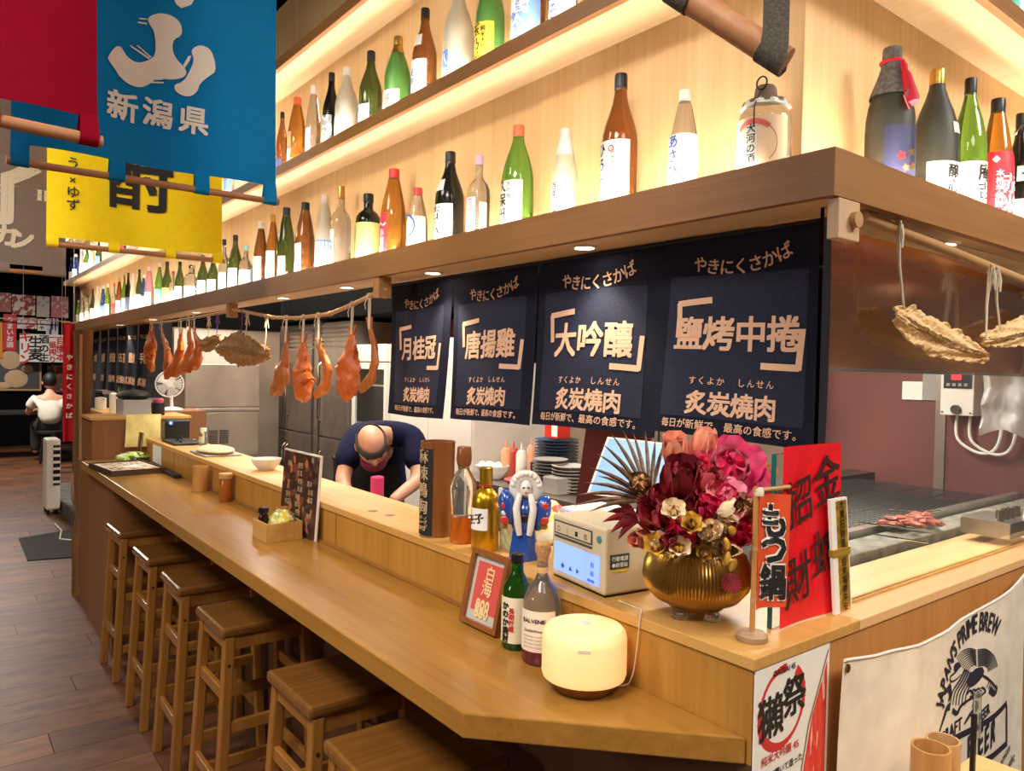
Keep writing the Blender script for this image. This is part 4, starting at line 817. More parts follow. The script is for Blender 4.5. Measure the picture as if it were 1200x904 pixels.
# control box on the maroon wall
p = at(1104, 428, x=3.33); q = at(1141, 488, x=3.33); q2 = at(1146, 432, x=3.33)
cb = thing('control_box', 'white control box with red digital display on the maroon wall', 'control box', (3.36, (p.y + q.y) / 2, q.z))
MB().bb(3.31, 3.3995, q.y, p.y, q.z, p.z).build('box_body', M['white_m'], cb, bevel=.004)
yc = (p.y + q.y) / 2; zc = p.z - .06
pan = MB().bb(3.306, 3.3099, yc - .055, yc + .05, zc - .035, zc + .03).build('display_panel', M['black_g'], cb)
txt(MB(), lambda x, y: Vector((3.3045, yc - x, zc + .012 + y)), '188', 0, 0, .03, bold=.02).build('red_digits', pm('red_digits', (255, 30, 40), .5, emit=4), pan)
for i in range(4): MB().bb(3.303, 3.3058, yc - .04 + i * .022, yc - .028 + i * .022, zc - .026, zc - .014).build('button', M['grey'], pan)
MB().tube([(3.3095, yc, zc - .12), (3.295, yc, zc - .12)], .018, 16).build('knob', M['steel_d'], cb, True)
for s, z in ((1, p.z), (-1, q.z)):
    for yy in (p.y, q.y): MB().tube([(3.3095, yy + (.01 if yy < yc else -.01), z - s * .012), (3.306, yy + (.01 if yy < yc else -.01), z - s * .012)], .004, 8).build('screw', M['steel_d'], cb)
cbl = MB()
for d in (0, .05): cbl.tube(crom([Vector(z_) for z_ in [(3.37, yc + .02 - d, q.z), (3.36, yc + .01 - d, q.z - .1), (3.36, yc - .08 - d, q.z - .15), (3.36, yc - .14 - d, q.z - .10), (3.37, yc - .15 - d, q.z + .1)]]), .006, 8)
cbl.build('cable', M['white'], cb, True)
# papers and steel trims on the maroon wall
for k, (x0, y0, x1, y1, m, lb) in enumerate(((1056, 447, 1079, 469, 'paper', 'small white notice taped to the maroon wall'), (1080, 432, 1103, 470, 'grey', 'grey notice right of the white one on the maroon wall'))):
    a, b = at(x0, y0, x=3.39), at(x1, y1, x=3.39); tag(MB().bb(3.392, 3.3985, b.y, a.y, b.z, a.z).build('wall_notice', M[m]), lb, 'notice')
a = at(1100, 500, x=3.39); jt = MB().bb(3.39, 3.3995, a.y - .02, a.y + .02, .9, 1.9).build('wall_seam', M['steel_w']); tag(jt, 'steel seam strip up the maroon wall', 'trim', kind='structure')
# hanging plastic wrap
pw_ = thing('plastic_sheet', 'crumpled clear plastic sheet hanging right of the control box', 'plastic sheet', (2.9, 1.5, 1.3))
a = at(1158, 440, x=3.2)
MB().grid(lambda u, v: Vector((3.22 + .02 * math.sin(u * 23 + v * 5) + .012 * math.sin(v * 31), at(1150, 400, x=3.2).y - u * .42, 1.85 - v * .52 + .03 * math.sin(u * 9))), 30, 18).build('sheet', pm('clear_plastic', (232, 232, 230), .25, 0, .6), pw_, True)
MB().tube([(3.2, at(1150, 400, x=3.2).y + .01, 1.87), (3.2, at(1150, 400, x=3.2).y - .43, 1.87)], .006, 8).build('sheet_rail', M['steel'], pw_)
# ================================================================ PAPERS AND FLAG AT THE CORNER
fg = lambda A, ex, ez: (lambda x, y: A + ex * x + ez * y)
rp_ = thing('red_paper', 'red paper sheet with black brush characters leaning on the glass', 'paper sheet', (1.33, .768, 1.086))
rs_ = MB().grid(lambda u, v: Vector((1.226 + .196 * u + .010 * v, .764 + .004 * math.sin(u * 4) + .008 * v, 1.088 + .330 * v)), 8, 8, (0, .0012, 0)).build('sheet', pm('bright_red_paper', (226, 16, 34), .45, noise=(30, .05)), rp_)
f = lambda x, y: Vector((1.226 + x, .7615 + .008 * y / .345, 1.088 + y))
t = MB()
for ch, x, y, s in (('金', .148, .262, .098), ('蛇', .148, .125, .098), ('招', .052, .228, .094), ('財', .052, .085, .098)): txt(t, f, ch, x + .01 * y / .345, y, s, bold=.012, rot=.12, shear=.1)
t.build('lettering', pm('brush_ink', (56, 18, 14), .6), rs_)
cd = thing('talisman_card', 'white and gold talisman strip standing against the red paper', 'talisman', (1.42, .755, 1.086)); lean = -.10
P0 = at(981, 722, z=1.086); Q0 = at(1003, 716, z=1.086); P0.y = Q0.y = .750; up_ = (at(973, 586, y=.752) - P0); ex = (Q0 - P0)
cdf = lambda x, y, o=0: P0 + ex * x + up_ * y - Vector((0, o, 0))
MB().grid(lambda u, v: cdf(u, v), 1, 1, (0, .006, 0)).build('card_board', M['paper'], cd)
gs = MB().grid(lambda u, v: cdf(.30 + .62 * u, .01 + .97 * v, .001), 1, 1, (0, .0008, 0)).build('gold_strip', pm('antique_gold', (186, 146, 44), .35, .5, noise=(60, .25)), cd)
MB().grid(lambda u, v: cdf(-.02 + 1.04 * u, .50 + .065 * v, .002), 1, 1, (0, .0095, 0)).build('gold_band', pm('gold_band', (206, 166, 60), .3, .5), cd)
k_ = ex.length; k2 = up_.length
t = MB(); txt(t, lambda x, y: cdf(.60 + x / k_, .78 + y / k2, .0022), '大黄招財進', 0, 0, .019, True, .01); txt(t, lambda x, y: cdf(.60 + x / k_, .25 + y / k2, .0022), '招來福德平安', 0, 0, .018, True, .01); t.build('lettering', M['ink'], gs)
# mini flag on bamboo stand
bx = at(881, 750, z=1.085); bx = Vector((1.150, .775 - .030, 1.0855)); bx = at(881, 750, z=1.0855)
fs = thing('table_flag', 'small orange flag on a bamboo stand at the bar corner', 'flag', bx)
MB().lathe([(.026, 0), (.027, .003), (.027, .010), (.023, .014), (.008, .015)], bx, 28).build('stand_base', wood('driftwood', (140, 110, 84), (186, 154, 122), 'x', .6, 40, 6), fs, True)
ph_ = .268; MB().tube([bx + Vector((0, 0, .014)), bx + Vector((.001, 0, .1)), bx + Vector((.001, 0, ph_))], .0048, 10).build('pole', M['bamboo'], fs, True)
for z in (.07, .16): MB().lathe([(.0056, -.003), (.0056, .003)], bx + Vector((.001, 0, z)), 10).build('pole_node', M['rod'], fs, True)
ax_ = at(930, 567, y=bx.y) - at(884, 572, y=bx.y); ax_ = ax_.normalized()
MB().tube([bx + Vector((-.005, 0, ph_ - .006)), bx + Vector((0, 0, ph_ - .006)) + ax_ * .105], .0036, 8).build('cross_bar', M['rod'], fs, True)
MB().lathe([(.009, -.006), (.010, .002), (.007, .008)], bx + Vector((.005, -.002, ph_ - .009)), 10).build('cord_knot', M['string'], fs, True)
ff = lambda x, y, o=0: bx + Vector((.010, -.001 - o, ph_ - .012)) + Vector((x, .006 * math.sin(x * 60), 0)) + Vector((.14 * y * 0, 0, y)) + Vector((0, 0, -.10 * x))
fc = MB().grid(lambda u, v: ff(.094 * u * (1 - .12 * v), -.205 * v - .0 * u), 10, 12, (0, .001, 0)).build('flag_cloth', pm('orange_flag_cloth', (224, 82, 36), .6), fs, True)
t = MB(); t2 = MB()
for ch, y in (('も', -.048), ('つ', -.098), ('鍋', -.158)):
    txt(t2, lambda a, b: ff(a, b, .0016), ch, .045, y, .066, bold=.09); txt(t, lambda a, b: ff(a, b, .0028), ch, .045, y, .066, bold=.042)
t2.build('lettering_outline', M['ink_white'], fc); t.build('lettering', M['ink'], fc)
# poster on the side panel
po = thing('sake_poster', 'white sake poster with brush lettering and red ring on the bar side', 'poster', (1.19, .712, .6))
sh_ = MB().bb(1.075, 1.305, .7115, .7138, .62, 1.062).build('sheet', M['paper'], po)
f = lambda x, y: Vector((1.075 + x, .7105, 1.062 + y)); f1 = lambda x, y: Vector((1.075 + x, .7109, 1.062 + y)); f0 = lambda x, y: Vector((1.075 + x, .7112, 1.062 + y))
t = MB()
for i in range(40):
    a0_, a1_ = 2 * PI * i / 40, 2 * PI * (i + 1) / 40
    if .9 < a0_ < 1.4: continue
    w0 = .012 + .005 * math.sin(a0_ * 2); cx_, cy_ = .080, -.078
    t.add([f0(cx_ + (.060 + d) * math.cos(a), cy_ + (.060 + d) * math.sin(a)) for a in (a0_, a1_) for d in (0, w0)], [(0, 1, 3, 2)])
t.build('red_ring', M['ink_red'], sh_)
t = MB(); txt(t, f, '獺', .046, -.086, .078, bold=.02, rot=.05); txt(t, f, '祭', .116, -.066, .074, bold=.022, rot=.08); txt(MB(), f, 'DASSAI 45', .085, -.014, .014, bold=.02, rot=.02).build('lettering', M['ink'], sh_)
for i, s in enumerate(('山田錦で磨いて造った', '米の果実感、繊細な甘み', '柔らかい香りとある', 'キレの酸はあと余韻', '日本酒の初めて')): txt(MB(), f, s, .075 - .004 * i, -.185 - .034 * i, .0150, bold=.012, rot=.05, sp=.95).build('lettering', M['ink'], sh_)
txt(MB(), f, '獺', .185, -.330, .06, bold=.03).build('lettering', M['ink'], sh_)
t.build('lettering', M['ink'], sh_)
t = MB(); txt(t, f, '純米大吟醸 45', .078, -.156, .018, bold=.01, rot=.03); t.build('red_lettering', M['ink_red'], sh_)
sw = MB().add([f1(.222, -.03), f1(.175, -.12), f1(.145, -.235), f1(.222, -.242)], [(0, 1, 2, 3)]).build('red_fan_print', printed('brushed_red', [(222, 58, 44), (228, 80, 62), (222, 58, 44), (238, 190, 176)], (60, 60, 9), kind='noise'), sh_)
ln = MB()
for a, b in (((.225, -.01), (.165, -.13)), ((.165, -.13), (.135, -.245)), ((.135, -.245), (.10, -.43)), ((.14, -.240), (.226, -.250))):
    d = Vector((b[0] - a[0], b[1] - a[1])); n_ = Vector((-d.y, d.x)).normalized() * .0014
    ln.add([f(a[0] + n_.x, a[1] + n_.y), f(a[0] - n_.x, a[1] - n_.y), f(b[0] - n_.x, b[1] - n_.y), f(b[0] + n_.x, b[1] + n_.y)], [(0, 1, 2, 3)])
ln.build('brown_line', M['panel'], sh_)
# beer banner on the side panel
bb_ = thing('beer_banner', 'off-white cloth banner with a beer emblem hung on the bar side', 'banner', (1.75, .70, .5))
def bf(x, y, o=0):
    # x 0..W along the wall, y 0 at the slack top edge, down negative
    Wb = .905; s = x / Wb; sag = .034 * math.sin(PI * min(1, s) ** .8)
    d = max(0, -y); fold = .006 * math.sin(x * 42 + d * 9) * max(0, 1 - s * 1.4) * (1 - d) + .010 * math.sin(x * 15 + d * 4)
    return Vector((1.306 + x, .690 - .006 + fold * .55 - o - .008 * math.sin(PI * s), 1.040 + .022 * s - sag * (1 if d < .5 else max(0, 1 - (d - .5))) + y))
Wb = .905
bc = MB().grid(lambda u, v: bf(u * Wb, -.62 * v), 60, 30, (0, .0015, 0)).build('cloth', pm('off_white_canvas', (232, 222, 204), .7, noise=(20, .04), bump=.06), bb_, True)
MB().tube([bf(Wb * i / 24, -.001, .001) for i in range(25)], .0028, 6).build('hem_cord', M['white'], bc, True)
gm_ = MB(); gm_.tube([bf(.014, -.016, .001), bf(.014, -.016, .004)], .008, 14); gm_.build('eyelet', pm('brass', (150, 120, 60), .3, .9), bc, True)
gm_ = MB(); gm_.tube([bf(Wb - .014, -.016, .001), bf(Wb - .014, -.016, .004)], .008, 14); gm_.build('eyelet', pm('brass2', (150, 120, 60), .3, .9), bc, True)
NI = pm('navy_print', (38, 34, 52), .7); b1 = lambda x, y: bf(x, y, .0014)
def bp(px, py):
    q = at(px, py, y=.684); x = q.x - 1.306; return (x, q.z - bf(x, 0).z)
def word(s_, px, py, size, **k): x, y = bp(px, py); txt(MB(), b1, s_, x, y, size, **k).build('lettering', NI, bc)
cx_, cy_ = bp(1136, 830); RR = .195; fi = -.27
txt(MB(), b1, "JAPAN'S PRIME BREW", cx_ + RR * math.sin(fi), cy_ + RR * math.cos(fi), .060, bold=.03, arc=RR / .060, sx=.66, rot=-fi).build('lettering', NI, bc)
word('DRAFT', 1113, 855, .040, bold=.03, rot=.03, sx=.8); word('BEER', 1147, 833, .036, bold=.03, rot=.12, sx=.8)
# emblem: running mythical beast drawn with brush strokes
e_ = MB(); K = lambda x, y: bp(1040 + x / 4.43, 700 + y / 4.43)
def poly(pts):
    pts = chaikin([K(*q) for q in pts], 1); e_.add([b1(*q) for q in pts], [tuple(range(len(pts)))])
def stroke(pts, w0, w1=None):
    w1 = w1 or w0; P = [Vector(K(*q)).to_3d() for q in pts]; P = crom(P, 4); n = len(P); vs = []
    for i, q in enumerate(P):
        d_ = P[min(i + 1, n - 1)] - P[max(i - 1, 0)]; nn = Vector((-d_.y, d_.x)).normalized() * (w0 + (w1 - w0) * i / (n - 1)) / 2
        vs += [b1(q.x + nn.x, q.y + nn.y), b1(q.x - nn.x, q.y - nn.y)]
    e_.add(vs, [(2 * i, 2 * i + 1, 2 * i + 3, 2 * i + 2) for i in range(n - 1)])
for k_ in range(10):
    d_ = k_ * 9; stroke([(352 + d_ * .55, 318 + d_ * .9), (378 + d_ * .5, 280 + d_ * .95), (415 + d_ * .3, 264 + d_), (445, 272 + d_)], .0026)
    stroke([(452, 270 + d_), (490 - d_ * .1, 266 + d_), (525 - d_ * .35, 300 + d_ * .8), (542 - d_ * .6, 352 + d_ * .35)], .0026)
poly([(338, 345), (362, 332), (372, 352), (356, 380), (336, 384)])
stroke([(372, 352), (340, 392), (315, 412), (322, 436), (350, 425), (372, 400)], .006, .003)
for k_ in range(6): stroke([(392 + 9 * k_, 372 + 4 * k_), (366 + 10 * k_, 430 + 4 * k_), (330 + 13 * k_, 490 + 3 * k_), (318 + 14 * k_, 560)], .007, .003)
poly([(398, 430), (430, 372), (470, 352), (480, 384), (450, 440), (410, 470)])
for k_ in range(5): stroke([(470 + 8 * k_, 400 + 6 * k_), (500 + 7 * k_, 420 + 8 * k_), (486 + 9 * k_, 462 + 4 * k_)], .005, .003)
stroke([(500, 470), (525, 492), (538, 468), (530, 452)], .016, .006); stroke([(318, 455), (285, 488), (262, 500), (252, 552)], .014, .005); stroke([(312, 470), (318, 500), (308, 540)], .02, .006)
stroke([(318, 565), (300, 575), (278, 630), (252, 695)], .018, .006); stroke([(425, 545), (440, 560), (408, 610), (384, 655)], .018, .005); stroke([(330, 585), (352, 600), (372, 560), (420, 520), (470, 500)], .012, .004)
for k_ in range(4): stroke([(400 + 18 * k_, 500 - 6 * k_), (414 + 18 * k_, 480 - 6 * k_), (428 + 18 * k_, 500 - 6 * k_), (412 + 18 * k_, 514 - 6 * k_)], .005)
e_.build('emblem', NI, bc)
# boxed wordmark below the emblem
def bar4(q, name='frame_bar'):
    t = MB(); N = 8; P = [bp(*z_) for z_ in q]; vs = []
    for i in range(N + 1):
        u = i / N; vs += [b1(P[0][0] * (1 - u) + P[1][0] * u, P[0][1] * (1 - u) + P[1][1] * u), b1(P[3][0] * (1 - u) + P[2][0] * u, P[3][1] * (1 - u) + P[2][1] * u)]
    t.add(vs, [(2 * i, 2 * i + 1, 2 * i + 3, 2 * i + 2) for i in range(N)]); t.build(name, NI, bc)
bar4(((1096, 872), (1178, 820), (1178, 827), (1096, 880))); bar4(((1108, 902), (1180, 868), (1181, 875), (1109, 910))); bar4(((1177, 825), (1179, 825), (1181, 870), (1179, 870)))
for ch, px, py in zip('KIRINBEER', (1056, 1066, 1076, 1088, 1117, 1133, 1143, 1150, 1158), (912, 908, 904, 899, 879, 872, 865, 860, 853)):
    if px > 1100: word(ch, px, py, .085, bold=.035, sx=.62, shear=.3)
word('Premium', 1176, 887, .034, bold=.008, sx=.8, shear=.15); word('Draught', 1182, 898, .034, bold=.008, sx=.8, shear=.15)
# table with bamboo cups at the lower right
tb = thing('side_table', 'pale wooden side table at the lower right edge', 'table', (1.5, .3, 0)); zt = .75
MB().bb(1.22, 1.772, .02, .636, zt - .03, zt).build('table_top', wood('pale_pine', (226, 178, 110), (244, 206, 142), 'y', .45, 30, 1.5), tb, bevel=.003)
for x in (1.27, 1.72):
    for y in (.07, .59): MB().bb(x - .02, x + .02, y - .02, y + .02, 0, zt - .0301).build('leg', M['bamboo'], tb)
def cup(label, c, R, h, name='bamboo_cup', m='bamboo', grp='bamboo cups on the side table'):
    t = thing(name, label, 'cup', c, group=grp)
    MB().lathe([(R * .97, 0), (R, .004), (R, h), (R * .86, h), (R * .84, .012), (.0001, .012)], c, 24).build('cup_wall', M[m], t, True); return t

cup('open bamboo cup on the side table at the lower right', Vector((1.352, .552, .7505)), .031, .172)
cup('second paler bamboo cup behind the open one', Vector((1.425, .562, .7505)), .028, .160, m='rod')
sg = thing('sign_stand', 'black post of a small sign stand beside the bamboo cups', 'sign stand', Vector((1.53, .552, .7505)))
MB().bb(1.5275, 1.5345, .548, .556, .7605, .93).build('post', M['black_g'], sg); MB().bb(1.50, 1.56, .52, .585, .7508, .7603).build('foot', M['black_g'], sg)
MB().bb(1.529, 1.560, .5505, .5535, .88, .97).build('acrylic_holder', G['clear'], sg)
# ================================================================ THINGS ON THE LEDGE (z 1.085) AND COUNTER (z .95)
ZL, ZC = 1.0855, .9505
c = Vector((1.128, 1.772, ZL)); k = depth(c) / F; R = 20.2 * k
tb_ = thing('bamboo_tube', 'tall dark bamboo tube with a black carved name panel', 'bamboo tube', c); h = at(513, 517, x=c.x).z - ZL
MB().lathe([(R * .98, 0), (R, .004), (R * .97, h * .5), (R, h), (R * .88, h), (R * .85, h - .04), (.0001, h - .05)], c, 32).build('tube_wall', M['bamboo_dark'], tb_, True)
pc = wrap(tb_, 'carved_panel', c, [(1, 0), (.97, .5), (1, 1)], R, h, .02, .93, PI + .02, .72, M['ink'], n=10)
txt(MB(), lambda x, y: Vector((c.x + (R + .002) * math.cos(PI + .02 + x / R), c.y + (R + .002) * math.sin(PI + .02 + x / R), c.z + h * .5 + y)), '麻辣鴨胸壽', 0, 0, .044, True, .008, sp=1.05).build('lettering', pm('faded_gold_ink', (196, 170, 130), .6), pc)
# decanter bottle with amber spirit
c = Vector((1.140, 1.660, ZL)); d = thing('whisky_decanter', 'clear bottle a third full of amber spirit with a wooden stopper', 'bottle', c)
k = depth(c) / F; R = .034; h = at(541, 523, x=c.x).z - ZL
MB().lathe([(R, 0), (R * 1.05, .008), (R * .92, h * .28), (R * 1.06, h * .55), (R * .95, h * .66), (R * .45, h * .76), (R * .38, h * .84)], c, 16).build('glass_body', G['clear'], d, True)
MB().lathe([(R * 1.02, .0005), (R * 1.07, .008), (R * .99, h * .20), (R * .96, h * .27), (R * .5, h * .275)], c, 16).build('amber_spirit', pm('amber_liquor', (226, 120, 40), .05, 0, .6), d, True)
MB().lathe([(R * .5, h * .80), (R * .62, h * .86), (R * .56, h * .98), (R * .50, h)], c, 14).build('stopper', M['bamboo_dark'], d, True)
MB().lathe([(R * .46, h * .775), (R * .46, h * .80)], c, 14).build('neck_band', CAP['gold'], d, True)
# gold bottle
c = Vector((1.138, 1.556, ZL)); g = thing('gold_bottle', 'golden liquor bottle with white brush-lettered label', 'bottle', c); k = depth(c) / F; R = 16.0 * k; h = at(567, 547, x=c.x).z - ZL
gm = pm('metallic_gold', (206, 160, 40), .28, .85)
gp = [(.95, 0), (1, .02), (1, .58), (.96, .65), (.70, .71), (.46, .745), (.44, .78)]
MB().lathe([(r * R, t * h) for r, t in gp], c, 26).build('bottle_body', gm, g, True); MB().lathe([(R * .48, .785 * h), (R * .48, .99 * h), (R * .42, h)], c, 20).build('cap', gm, g, True); MB().lathe([(R * .50, .775 * h), (R * .50, .79 * h)], c, 20).build('red_ring', M['ink_red'], g, True)
lb = wrap(g, 'label', c, gp, R, h, .26, .52, PI + .1, 1.0, M['paper']); lb.data.transform(Matrix.Identity(4))
txt(MB(), lambda x, y: Vector((c.x + (R + .002) * math.cos(PI + .1 + x / R), c.y + (R + .002) * math.sin(PI + .1 + x / R), c.z + h * .39 + y)), '王子', 0, 0, .026, False, .04, rot=.25).build('lettering', M['ink'], lb)
# cut glass jar
c = Vector((1.212, 1.528, ZL)); jr = thing('glass_jar', 'pale cut-glass jar with diamond pattern behind the figurine', 'jar', c); R = .039; h = .105
MB().lathe([(R * .8, 0), (R * .9, .01), (R, h * .5), (R * 1.08, h)], c, 28, .035).build('jar_wall', glass('pale_cut_glass', (226, 236, 206), .12, .6), jr)
dm = MB()
for sgn in (-1, 1):
    for i in range(12): dm.tube([c + Vector((math.cos(a) * (R * (.9 + .16 * q) + .001), math.sin(a) * (R * (.9 + .16 * q) + .001), .01 + q * (h - .015))) for q, a in [(j / 8, 2 * PI * i / 12 + sgn * j / 8 * 1.3) for j in range(9)]], .0009, 4)
dm.build('diamond_ridges', G['clear'], jr); MB().lathe([(R * 1.1, h), (R * 1.12, h + .005), (R * 1.0, h + .008)], c, 24).build('jar_lid', M['white'], jr, True)
# figurine: white-maned dancer in a blue robe
c = Vector((1.165, 1.43, ZL)); k = depth(c) / F
fgn = thing('dancer_figurine', 'porcelain figurine with white mane and patterned blue robe', 'figurine', c)
fdir = Vector((-.62, -.78, 0)).normalized(); rt = Vector((.78, -.62, 0)).normalized(); U = Vector((0, 0, 1))
LP = lambda a, b, z: c + rt * a + fdir * b + U * z
porc = pm('porcelain_white', (228, 222, 216), .25, coat=.5); pblue = pm('porcelain_blue', (36, 74, 158), .2, coat=.6); pred = pm('porcelain_red', (196, 56, 40), .25, coat=.5); pblk = pm('porcelain_black', (30, 28, 38), .3); pgold = pm('porcelain_gold', (176, 132, 60), .35, .5)
RM = Matrix((rt, fdir, U)).transposed()
MB().lathe([(.030, 0), (.030, .015), (.026, .04), (.024, .06)], c, 16, .06).build('robe_hem', pblue, fgn, True)
MB().ell(LP(0, 0, .085), (.030, .024, .042), 16, 12, RM).build('robe_body', pblue, fgn, True)
for s in (-1, 1):
    sl = MB().ell(LP(s * .036, .004, .098 + (.012 if s < 0 else 0)), (.019, .022, .040), 14, 10, RM @ Matrix.Rotation(s * .25, 3, 'Y')).build('sleeve', pblue, fgn, True)
    for (b, z, r, m) in ((.02, .115, .008, pred), (.022, .085, .009, pred), (.018, .10, .007, porc), (.016, .072, .007, pgold)): MB().ell(LP(s * (.036 + .006), b * .9 + .004, z), (r, .003, r), 10, 6, RM).build('flower_motif', m, sl, True)
    MB().tube([LP(s * .012, .014, .138), LP(s * .018, .026, .11), LP(s * .014, .028, .08), LP(s * .010, .026, .055)], [.007, .008, .008, .006], 10).build('white_collar', porc, fgn, True)
MB().tube([LP(-.042, .0, .120), LP(-.050, .006, .138), LP(-.052, .008, .150)], [.009, .008, .004], 10).build('raised_hand', porc, fgn, True)
MB().ell(LP(.002, .010, .150), (.013, .012, .018), 14, 10, RM).build('face', porc, fgn, True)
mn = MB(); mn.tube([LP(.024 * math.cos(a) + .002, -.002, .150 + .026 * math.sin(a)) for a in [-.9 + i * (PI + 1.8) / 16 for i in range(17)]], .0105, 10, 1.2); mn.build('white_mane', porc, fgn, True)
for i in range(9):
    a = .2 + i * .34; MB().ell(LP(.028 * math.cos(a) + .002, .007, .150 + .030 * math.sin(a)), (.0055, .0055, .0055), 8, 6).build('mane_curl', porc, fgn, True)
for s in (-1, 1): MB().ell(LP(.002 + s * .005, .021, .153), (.003, .0015, .0018), 8, 5, RM).build('eye', pblk, fgn, True)
MB().ell(LP(.002, .021, .143), (.003, .0015, .0012), 8, 5, RM).build('mouth', pred, fgn, True)
MB().ell(LP(0, .022, .09), (.012, .006, .010), 10, 6, RM).build('sash_knot', pblk, fgn, True)
fgn.scale = (1.16, 1.16, 1.16)
# payment terminal box
P0 = at(646, 674, z=ZL); P1 = at(708, 702, z=ZL); P1.x = max(P1.x, 1.078); ex = (P1 - P0); W_t = ex.length; ex.normalize(); ey = Vector((-ex.y, ex.x, 0))
if ey.x < 0: ey = -ey
D_t = (at(745, 686, z=ZL) - P1).length; ht = .142
tm = thing('payment_terminal', 'cream order terminal box with a lit blue screen', 'terminal', P0)
bf3 = lambda x, y, z: P0 + ex * x + ey * y + Vector((0, 0, z))
def obox(x0, x1, y0, y1, z0, z1): return MB().add([bf3(x, y, z) for z in (z0, z1) for y in (y0, y1) for x in (x0, x1)], [(0, 2, 3, 1), (4, 5, 7, 6), (0, 1, 5, 4), (2, 6, 7, 3), (0, 4, 6, 2), (1, 3, 7, 5)])
crm = pm('cream_plastic', (210, 194, 164), .45)
obox(0, W_t, 0, D_t, .004, ht).build('case', crm, tm, bevel=.006); obox(.004, W_t - .004, .004, D_t - .004, 0, .0038).build('foot_plate', M['black_g'], tm)
pf = lambda x, z, o=.0012: bf3(x, -o, z)
sc = MB().grid(lambda u, v: pf(W_t * (.06 + .86 * u), .018 + .064 * v), 1, 1).build('screen', pm('blue_screen', (120, 150, 255), .3, emit=1.3, emc=(112, 140, 250)), tm)
pl_ = MB().grid(lambda u, v: pf(W_t * (.06 + .72 * u), .100 + .030 * v), 1, 1).build('header_plate', pm('dark_slate', (70, 76, 80), .5), tm)
MB().grid(lambda u, v: pf(W_t * (.08 + .68 * u), .103 + .024 * v, .002), 1, 1).build('header_field', crm, pl_)
MB().grid(lambda u, v: pf(W_t * (.06 + .72 * u), .092 + .005 * v), 1, 1).build('header_stripe', pl_.data.materials[0], tm)
t = MB()
for i, s in enumerate(('▢', '▯', '■', '▥')): txt(MB(), lambda x, y: pf(x, y, .0028), s, W_t * (.16 + .17 * i), .113, .014, bold=.0).build('pictogram', M['ink'], pl_)
scp = sc.data.materials[0]; t = MB()
for x, z, s in ((.25, .034, '◆'), (.40, .034, '▲'), (.54, .034, '▶'), (.80, .060, '▤'), (.80, .042, '▤')): txt(t, lambda a, b: pf(a, b, .0028), s, W_t * x, z, .013)
txt(t, lambda a, b: pf(a, b, .0028), 'ORDER', W_t * .78, .026, .008, bold=.03); t.build('screen_icons', M['ink_blue'], sc)
MB().tube([pf(W_t * .90, .117, .0), pf(W_t * .90, .117, .002)], .0075, 16).build('round_sticker', pm('teal_sticker', (60, 140, 150), .5), tm)
sf = lambda y, z, o=.0012: bf3(W_t + o, y, z)
gs_ = MB().grid(lambda u, v: sf(.012 + .050 * u, .058 + .030 * v), 1, 1).build('green_sticker', pm('dark_green_sticker', (52, 78, 70), .5), tm)
t = MB(); txt(t, lambda x, y: sf(x, y, .0024), '行動電源', .037, .079, .0105, bold=.02); txt(t, lambda x, y: sf(x, y, .0024), '●新借站', .037, .066, .0105, bold=.02); t.build('lettering', M['ink_white'], gs_)
MB().grid(lambda u, v: sf(.016 + .042 * u, .051 + .005 * v), 1, 1).build('yellow_sticker', LAB['yellow'], tm)
# gold ribbed vase
c = Vector((1.180, .918, ZL)); k = depth(c) / F; R = .102
vs_ = thing('gold_vase', 'ribbed gold glass bowl vase standing on clear feet', 'vase', c)
gv = pm('gold_ribbed_glass', (186, 146, 70), .26, .75)
MB().lathe([(.046, .012), (.052, .015), (.054, .020), (.080, .032), (.098, .054), (R, .074), (.099, .098), (.090, .120), (.084, .127), (.078, .127), (.086, .11), (.09, .07), (.0001, .03)], c, 190, .014).build('bowl', gv, vs_, True)
for a in (PI * 1.02, PI * 1.42, .2): 
    q = c + Vector((.050 * math.cos(a), .050 * math.sin(a), 0)); MB().lathe([(.014, 0), (.016, .003), (.013, .008), (.015, .013), (.009, .017)], q, 12, .05).build('glass_foot', G['clear'], vs_, True)
